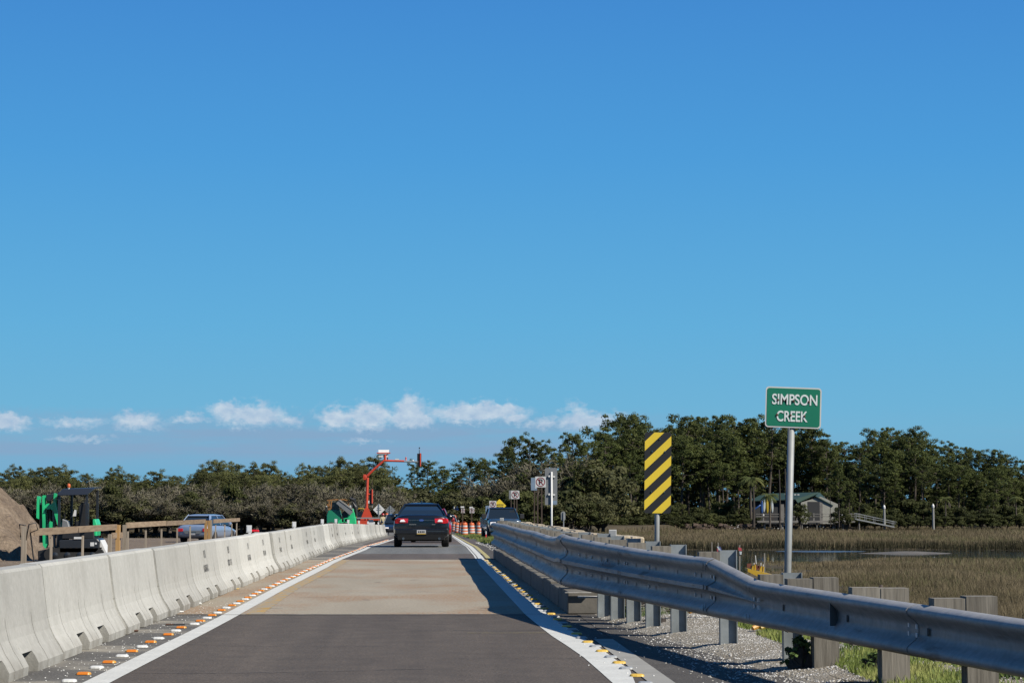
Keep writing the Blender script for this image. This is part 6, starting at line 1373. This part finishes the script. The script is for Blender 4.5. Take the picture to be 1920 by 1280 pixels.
def bare(seed, H=8.0, rad=4.6):
    r_ = random.Random(seed); e = empty('bare_oak_tree'); m = MB(); tw = []
    def grow(p, d, L_, r0, lv):
        pts = [p]; q = p
        for k in range(3):
            d = (d + Vector((r_.uniform(-.35, .35), r_.uniform(-.35, .35), r_.uniform(-.15, .25)))).normalized(); q = q + d * L_ / 3; pts.append(q)
        m.tube(pts, [r0, r0 * .8, r0 * .6, r0 * .4], 5 if lv < 2 else 3, cap=False)
        if lv >= 3:
            for k in range(16):
                b = pts[r_.randrange(1, 4)] + Vector((r_.gauss(0, .12),) * 3); t_ = (d + Vector((r_.gauss(0, .8), r_.gauss(0, .8), r_.gauss(.15, .6)))).normalized() * r_.uniform(.25, .8); tw.append((b, t_))
            return
        for k in range((5, 5, 4)[lv]):
            b = pts[r_.randrange(1, 4)]; n = (d + Vector((r_.uniform(-1, 1), r_.uniform(-1, 1), r_.uniform(-.1, .6)))).normalized(); grow(b, n, L_ * r_.uniform(.55, .8), r0 * .5, lv + 1)
    for k in range(3): grow(Vector((0, 0, .6)), Vector((math.cos(k * 2.1 + seed), math.sin(k * 2.1 + seed), 1.0)).normalized(), rad * .62, .17, 0)
    m.tube([(0, 0, -.3), (0, 0, .8)], [.3, .22], 7); m.build('trunk', M['bark'], e)
    B_ = np.array([tuple(b) for b, t_ in tw]); T_ = np.array([tuple(t_) for b, t_ in tw]); g = np.random.default_rng(seed); w_ = np.cross(T_, g.normal(size=T_.shape)); w_ = w_ / np.linalg.norm(w_, axis=1)[:, None] * .035
    V = np.stack([B_ - w_, B_ + w_, B_ + T_ + w_ * .4, B_ + T_ - w_ * .4], 1).reshape(-1, 3); V[:, 2] = np.maximum(V[:, 2], .1)
    e['h'] = float(V[:, 2].max()); leaves('twigs', V, 'twig', e)
    k = g.choice(len(B_), min(60, len(B_)), replace=False); V2 = leaf_clumps(B_[k], np.full((len(k), 3), .55), 22, .13, seed, 1.0); leaves('grey_lichen_leaves', V2, 'olive', e); return reg(e)
def palm(seed, H=6.0):
    r_ = random.Random(seed); e = empty('palm_tree'); MB().tube([(0, 0, -.3), (.1, 0, H * .5), (.05, .05, H)], [.2, .16, .15], 8).build('trunk', M['bark'], e)
    for k in range(26):
        a = k * 2.4; up = r_.uniform(-.7, 1.0); L_ = r_.uniform(1.4, 2.0); m = MB(); pts = []
        for j in range(6):
            t_ = j / 5; pts.append(Vector((math.cos(a) * L_ * t_, math.sin(a) * L_ * t_, H + up * t_ * L_ * .6 - t_ * t_ * L_ * .55)))
        sd_ = Vector((-math.sin(a), math.cos(a), 0))
        for j in range(5):
            w0 = .42 * math.sin(math.pi * (j / 5 * .9 + .08)); w1 = .42 * math.sin(math.pi * ((j + 1) / 5 * .9 + .08)) if j < 4 else .05
            for s_ in (-1, 1):
                for q in range(3):
                    f0, f1 = q / 3, (q + .6) / 3; p0 = pts[j].lerp(pts[j + 1], f0); p1 = pts[j].lerp(pts[j + 1], f1); o_ = sd_ * s_ * (w0 + (w1 - w0) * f0) + Vector((0, 0, -.22)) + (pts[j + 1] - pts[j]) * .5
                    m.quad(p0, p1, p1 + o_, p0 + o_ * .95)
        m.build('frond', M['palm'], e)
    e['h'] = H + 1.0; return reg(e)
PINES = [pine(1, nl=30), pine(2, rad=4.3, crown0=.5, nl=34), pine(3, rad=3.0, crown0=.38, nl=30), pine(4, rad=4.6, crown0=.55, nl=26, clump=.95, lean=.8), pine(5, rad=3.4, crown0=.33, nl=40), pine(6, H=17, rad=2.7, crown0=.55, nl=18, clump=.75), pine(7, rad=2.6, crown0=.62, nl=20), pine(8, rad=3.2, crown0=.58, nl=24, lean=-.6)]
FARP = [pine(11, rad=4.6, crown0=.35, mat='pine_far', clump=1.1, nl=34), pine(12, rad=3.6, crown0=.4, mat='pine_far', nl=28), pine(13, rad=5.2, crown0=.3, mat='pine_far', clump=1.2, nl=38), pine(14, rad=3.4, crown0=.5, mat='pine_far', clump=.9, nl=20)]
BARE = [bare(1), bare(2, rad=5.4), bare(3, rad=4.0)]
SHRUB = [bush(1), bush(2, H=4, rad=3.2), bush(3, H=6.5, rad=3.0, n=34)]
OLIVE = [bush(7, H=6, rad=3.6, mat='olive', name='scrub_oak', n=32), bush(8, H=5, rad=4, mat='olive', name='scrub_oak', n=34)]
PALM = [palm(1), palm(2, 7)]
used_ = set()
def plant(proto, px, py, s_, zb=-1.28, wide=1.0, label=None, cat='tree', group=None, rz=None):
    p = at(px, py, s_); Hh = p.z - zb; k = Hh / proto['h']
    o = proto if proto.name not in used_ else copy_tree(proto); used_.add(proto.name)
    o.location = (p.x, p.y, zb); o.rotation_euler = (0, 0, random.uniform(0, 6.28) if rz is None else rz)
    kw = k * wide; o.scale = (kw, kw, k); tag(o, label, cat, group); return o
# skyline trees, one by one
SK = [
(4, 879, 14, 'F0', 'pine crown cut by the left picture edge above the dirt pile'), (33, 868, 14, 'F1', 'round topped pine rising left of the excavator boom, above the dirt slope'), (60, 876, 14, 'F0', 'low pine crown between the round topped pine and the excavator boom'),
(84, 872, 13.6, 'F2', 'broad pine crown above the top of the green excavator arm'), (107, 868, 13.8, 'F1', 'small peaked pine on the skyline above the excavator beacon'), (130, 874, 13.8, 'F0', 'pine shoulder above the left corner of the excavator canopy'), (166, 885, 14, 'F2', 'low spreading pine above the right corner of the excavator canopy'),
(214, 871, 13.8, 'F1', 'free standing rounded pine above the paired orange fence posts'), (250, 885, 14, 'F2', 'flat topped pine right of the free standing rounded one'), (293, 877, 13.8, 'F0', 'domed pine above the third thin post of the wooden fence'), (335, 889, 14, 'F2', 'low dark crown just left above the silver blue sedan roof'),
(388, 868, 13.5, 'F0', 'left shoulder of the large dark crown group over the silver blue sedan'), (413, 859, 13.5, 'F2', 'highest crown over the right end of the wooden fence'), (441, 863, 13.5, 'F0', 'dark crown above the very end of the wooden fence rail'), (478, 864, 13.6, 'F1', 'crown above the first white barrier marker with sky notch beside it'), (503, 861, 13.6, 'F0', 'right end crown of the dark group with ragged branches'), (530, 880, 14, 'F1', 'low crown in the dip between two high groups'),
(575, 866, 13.6, 'F1', 'pointed crown above the second white barrier marker'), (605, 871, 13.6, 'F2', 'broad crown above the left edge of the green telehandler'), (638, 853, 13.4, 'F0', 'small tufted pine above the green telehandler'), (666, 860, 13.4, 'F1', 'crown halfway between telehandler and red signal mast'), (700, 849, 13, 'F0', 'pine with airy top directly left of the white solar panel'), (718, 874, 13, 'F1', 'lower crown under the solar panel, behind the red arm'),
(745, 884, 12.8, 'P5', 'thin pine showing through the bend of the red signal arm'), (776, 858, 12.6, 'P5', 'slender open pine left of the hanging signal head, sky between its layers'), (800, 862, 12.6, 'P7', 'pine directly right of the hanging signal head'), (830, 872, 12.8, 'P2', 'pine above the right roof corner of the dark sedan'), (853, 885, 12.8, 'P0', 'low pine above the red car in the skyline dip'),
(877, 855, 12.4, 'P3', 'leaning tufted pine left of the tall central group, above the barrels'), (905, 856, 12.4, 'P6', 'twin crown pine above the pickup mirror'), (936, 872, 12.4, 'P4', 'dark low pine above the yellow narrow bridge diamond'), (952, 834, 12.2, 'P6', 'thin left branch pine of the tall central group'), (968, 815, 12.2, 'P7', 'airy pine above the no parking sign over the pickup'), (992, 807, 12.2, 'P5', 'tallest airy pine of the central group left of the grey sign back'),
(1016, 822, 12.2, 'P6', 'pine directly above the large no parking sign'), (1040, 838, 12.4, 'P2', 'drooping pine edge above the tall grey sign back'), (1068, 809, 11.8, 'P7', 'open pine over the small round ended sign, sky behind its left side'), (1090, 812, 11.8, 'P5', 'narrow pine right of the open one, left of the wood'), (1113, 825, 11.4, 'P0', 'lower pine at the left foot of the tall wood'),
(1134, 800, 10.4, 'P2', 'outermost left crown of the tall wood with a drooping side branch'), (1158, 770, 10.2, 'P3', 'highest rounded pine left of the striped marker'), (1192, 775, 10.2, 'P0', 'rounded pine right behind the upper left of the striped marker'), (1216, 796, 10.2, 'P4', 'pine whose top meets the top edge of the striped marker'), (1240, 802, 10.2, 'P2', 'small dark crown just right of the striped marker top'),
(1257, 783, 10, 'P5', 'spiky dark pine tip at the right of the skyline notch'), (1290, 774, 10, 'P1', 'domed pine crown, first after the notch right of the striped marker'), (1318, 780, 10, 'P4', 'even topped pine above the red utility vehicle, left one'), (1346, 776, 10, 'P0', 'even topped pine above the red utility vehicle, right one'), (1378, 774, 10, 'P1', 'wide pine crown midway between striped marker and creek sign'), (1406, 783, 10, 'P4', 'pine crown dipping just before the creek sign'), (1440, 775, 10, 'P7', 'dark crown touching the left edge of the creek sign'), (1478, 782, 10, 'P0', 'crown hidden behind the lower half of the creek sign'),
(1520, 793, 10, 'P4', 'pine behind the lower right corner of the creek sign'), (1548, 811, 10, 'P2', 'sloping crown just right of the creek sign'), (1584, 827, 10, 'P4', 'lowest crown in the dip right of the creek sign'), (1612, 824, 10, 'P5', 'stray tuft with a thin branch left of the large dome'), (1640, 800, 10, 'P1', 'left crown of the large dark dome above the gangway'), (1670, 800, 10, 'P4', 'middle crown of the large dark dome above the piling'), (1704, 797, 10, 'P1', 'peak crown of the large dark dome right of the piling'), (1729, 808, 10, 'P0', 'right shoulder crown of the large dark dome'),
(1753, 833, 10, 'P2', 'low crown in the notch above the lone piling'), (1779, 824, 10, 'P6', 'narrow rounded pine standing right of the lone piling notch'), (1806, 837, 10, 'P4', 'pine crown in the second notch from the right edge'), (1835, 839, 10, 'P1', 'left peak of the rightmost crown group'), (1862, 840, 10, 'P0', 'right peak of the rightmost crown group'), (1890, 851, 10, 'P4', 'sloping crown near the right picture edge'), (1920, 862, 10, 'P2', 'last crown cut by the right picture edge')]
VP = {**{f'P{i}': p for i, p in enumerate(PINES)}, **{f'F{i}': p for i, p in enumerate(FARP)}}
for i, (px, py, s_, v, lb) in enumerate(SK):
    plant(VP[v], px, py, s_ * (1 + .02 * math.sin(i * 2.3)), wide=random.uniform(.82, 1.08) * (.95 if v == 'P5' else 1), label=lb)
def sky_y(px): 
    P = sorted((a, b) for a, b, *_ in SK); return float(np.interp(px, [p[0] for p in P], [p[1] for p in P]))
r_ = random.Random(12)
# second rows: crowded trees nobody can tell apart in the photograph
for px in range(1125, 1960, 21): plant(PINES[r_.choice((0, 1, 2, 3, 6, 7))], px + r_.uniform(-8, 8), sky_y(px) + r_.uniform(16, 52), 9.9 if 1390 < px < 1610 else 10.4 + r_.uniform(-.1, .25), wide=r_.uniform(1, 1.25), label='dark pine packed inside the wood on the right shore', group='pines packed in the right hand wood')
for px in range(1130, 1960, 26): plant(PINES[r_.choice((2, 6, 7))], px + r_.uniform(-8, 8), sky_y(px) + r_.uniform(60, 100), 10.0 if 1390 < px < 1610 else 10.55 + r_.uniform(-.1, .2), wide=r_.uniform(1.0, 1.4), label='shorter pine on the near edge of the right hand wood', group='short pines at the edge of the right hand wood')
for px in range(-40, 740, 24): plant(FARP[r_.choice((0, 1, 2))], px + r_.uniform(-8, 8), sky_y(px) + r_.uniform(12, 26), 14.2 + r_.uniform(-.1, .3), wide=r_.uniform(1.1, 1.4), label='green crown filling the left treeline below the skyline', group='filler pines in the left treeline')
for px in range(-40, 740, 25): plant(BARE[r_.choice((0, 1, 2))], px + r_.uniform(-9, 9), 905 + r_.uniform(-8, 14), 14.6 + r_.uniform(0, .3), wide=r_.uniform(1.0, 1.3), label='leafless grey oak in the thicket along the left marsh', group='bare oaks along the left marsh')
for px in range(-30, 740, 21): plant(BARE[r_.choice((0, 1, 2))] if r_.random() < .6 else OLIVE[r_.choice((0, 1))], px + r_.uniform(-9, 9), 932 + r_.uniform(-10, 10), 15.0 + r_.uniform(0, .3), wide=r_.uniform(1.1, 1.4), label='low grey green scrub oak at the foot of the left treeline', group='scrub at the foot of the left treeline')
for px, py in ((215, 905), (365, 918), (440, 905), (140, 895), (470, 935)): plant(SHRUB[2], px, py, 15, wide=.9, label={215: 'bright green bush behind the paired fence posts', 365: 'green cedar just above the silver blue sedan', 440: 'bright green cedar right of the silver blue sedan', 140: 'leafy green tree seen through the excavator canopy', 470: 'small cedar above the first white barrier marker'}[px])
for px in range(735, 1130, 17): plant(PINES[r_.choice((5, 6, 7))] if r_.random() < .5 else (OLIVE[r_.choice((0, 1))] if r_.random() < .5 else BARE[r_.choice((0, 1, 2))]), px + r_.uniform(-7, 7), sky_y(px) + r_.uniform(30, 75), 12.9 + r_.uniform(-.1, .4), wide=r_.uniform(1, 1.3), label='dark mixed tree in the thick middle wood behind the road signs', group='mixed trees in the middle wood')
for px in range(725, 1135, 19): plant(OLIVE[r_.choice((0, 1))] if r_.random() < .6 else SHRUB[r_.choice((0, 1, 2))], px + r_.uniform(-7, 7), 925 + r_.uniform(-10, 18), 13.6 + r_.uniform(0, .3), wide=r_.uniform(1, 1.4), label='shaggy scrub at the foot of the middle wood', group='scrub below the middle wood', cat='shrub')
for px in range(1125, 1960, 22):
    if 1410 < px < 1590: continue
    plant(SHRUB[r_.choice((0, 1, 2))], px + r_.uniform(-7, 7), 945 + r_.uniform(-12, 10), 10.7 + r_.uniform(0, .15), zb=-1.4, wide=r_.uniform(.9, 1.2), label='dark evergreen shrub along the right shore of the marsh', group='shrubs along the right shore', cat='shrub')
for px in range(1110, 1960, 17):
    if 1425 < px < 1580: continue
    plant(SHRUB[r_.choice((0, 1))], px + r_.uniform(-5, 5), 966 + r_.uniform(-6, 4), 10.9, zb=-1.7, wide=r_.uniform(1.1, 1.5), label='lowest dark bush touching the marsh grass on the right shore', group='lowest bushes along the right shore', cat='shrub')
plant(PINES[2], 1572, 868, 11.35, wide=.6, label='slim pine shading the right end of the boathouse'); plant(PINES[6], 1556, 893, 11.35, wide=.55, label='thin young pine throwing dappled shade on the white gable'); plant(SHRUB[0], 1500, 944, 11.4, wide=1.1, label='dark shrub between creek sign pole and boathouse doorway', cat='shrub'); plant(SHRUB[1], 1576, 950, 11.3, wide=.9, label='dark shrub at the right corner of the boathouse', cat='shrub'); plant(PINES[4], 1592, 900, 11.2, wide=.9, label='young pine right behind the dock gate and boathouse')
plant(SHRUB[2], 1840, 905, 10.6, wide=1.3, label='large dark rounded cedar near the right edge of the marsh', cat='tree')
for px, py, s_, lb in ((1408, 883, 10.9, 'pale trunked palm standing left of the boathouse kayaks'), (1443, 917, 11.3, 'short bright palm right in front of the boathouse roof'), (1074, 880, 13.2, 'palm with pale trunk right of the tall grey sign back'), (985, 935, 13.8, 'low bright palmetto behind the pickup cab'), (906, 955, 14.2, 'small yellow green palmetto left of the pickup cab'), (1772, 925, 10.9, 'palmetto clump at the foot of the wood near the lone piling'), (1905, 925, 10.9, 'palmetto near the right picture edge')): plant(PALM[r_.choice((0, 1))], px, py, s_, label=lb, cat='palm')
for px, pt, s_, lb in ((1462, 880, 11.2, 'slim pine trunk in front of the green boathouse roof'), (1473, 878, 11.2, 'second slim trunk close to the creek sign pole'), (1413, 912, 11.0, 'thick dark trunk left of the upright kayaks')):
    a = at(px, 985, s_); b = at(px, pt, s_); e = empty('tree_trunk', a, label=lb, cat='tree trunk'); MB().tube([(0, 0, -.3), (.1, 0, (b.z - a.z) * .5), (0, 0, b.z - a.z)], [.26, .2, .15] if px < 1420 else [.15, .12, .1], 7).build('trunk', M['bark_dark'], e)
# belt of woodland behind the single trees
g = np.random.default_rng(77); Cc, Rc = [], []
for k in range(3400):
    px = g.uniform(-500, 2450); sx_ = min(max(px, 4), 1920); top = sky_y(sx_) + (62 if 735 < px < 1125 else 32)
    s_ = (13.2 if px < 735 else (11.6 if px < 1125 else 9.4)) * g.uniform(.95, 1.0); py = g.uniform(top, 985) if k < 2400 else g.uniform(920, 990); p = at(px, py, s_); Cc.append((p.x, p.y, max(p.z, -1))); q = g.uniform(1.2, 2.4); Rc.append((q, q, q * .7))
for k in range(1800):
    px = g.uniform(-60, 1990); s_ = (13.2 if px < 735 else (11.6 if px < 1125 else 9.35)) * g.uniform(.96, 1.0); p = at(px, g.uniform(sky_y(min(max(px, 4), 1920)) * .45 + 985 * .55, 988), s_); Cc.append((p.x, p.y, max(p.z, -1))); q = g.uniform(1.1, 2.0); Rc.append((q, q, q * .8))
tag(np_mesh('distant_woods', leaf_clumps(np.array(Cc), np.array(Rc), 46, .42, 9), np.arange(5200 * 46 * 4).reshape(-1, 4), M['oak']), kind='stuff')
# the dark leafy weed by the timber post
q = at(1500, 1250, 238); wd_ = bush(44, H=.26, rad=.14, mat='weed', name='leafy_weed', n=22, per=26, size=.018, bark='bark_dark'); wd_.location = (q.x, q.y, zgv(q.x, q.y)); tag(wd_, 'dark leafy weed growing at the foot of the steel post under the rail', 'weed')
for px, py, s_, lb in ((1180, 1160, 160, 'green weed tuft at the base of the second steel post'), (1225, 1182, 172, 'green weed tuft between two steel posts left of the yellow float'), (1640, 1245, 250, 'weed clump beside the first near timber post')):
    q = at(px, py, s_); o = copy_tree(wd_); o.location = (q.x, q.y, zgv(q.x, q.y)); o.scale = (.8, .8, .55); o.rotation_euler.z = px; o['label'] = lb
for nm in [o.name for o in COL.objects if o.type == 'EMPTY' and o.parent is None and 'h' in o]:
    o = COL.objects[nm]
    if 'label' in o: del o['h']; continue
    for c in list(o.children_recursive): bpy.data.objects.remove(c)
    bpy.data.objects.remove(o)
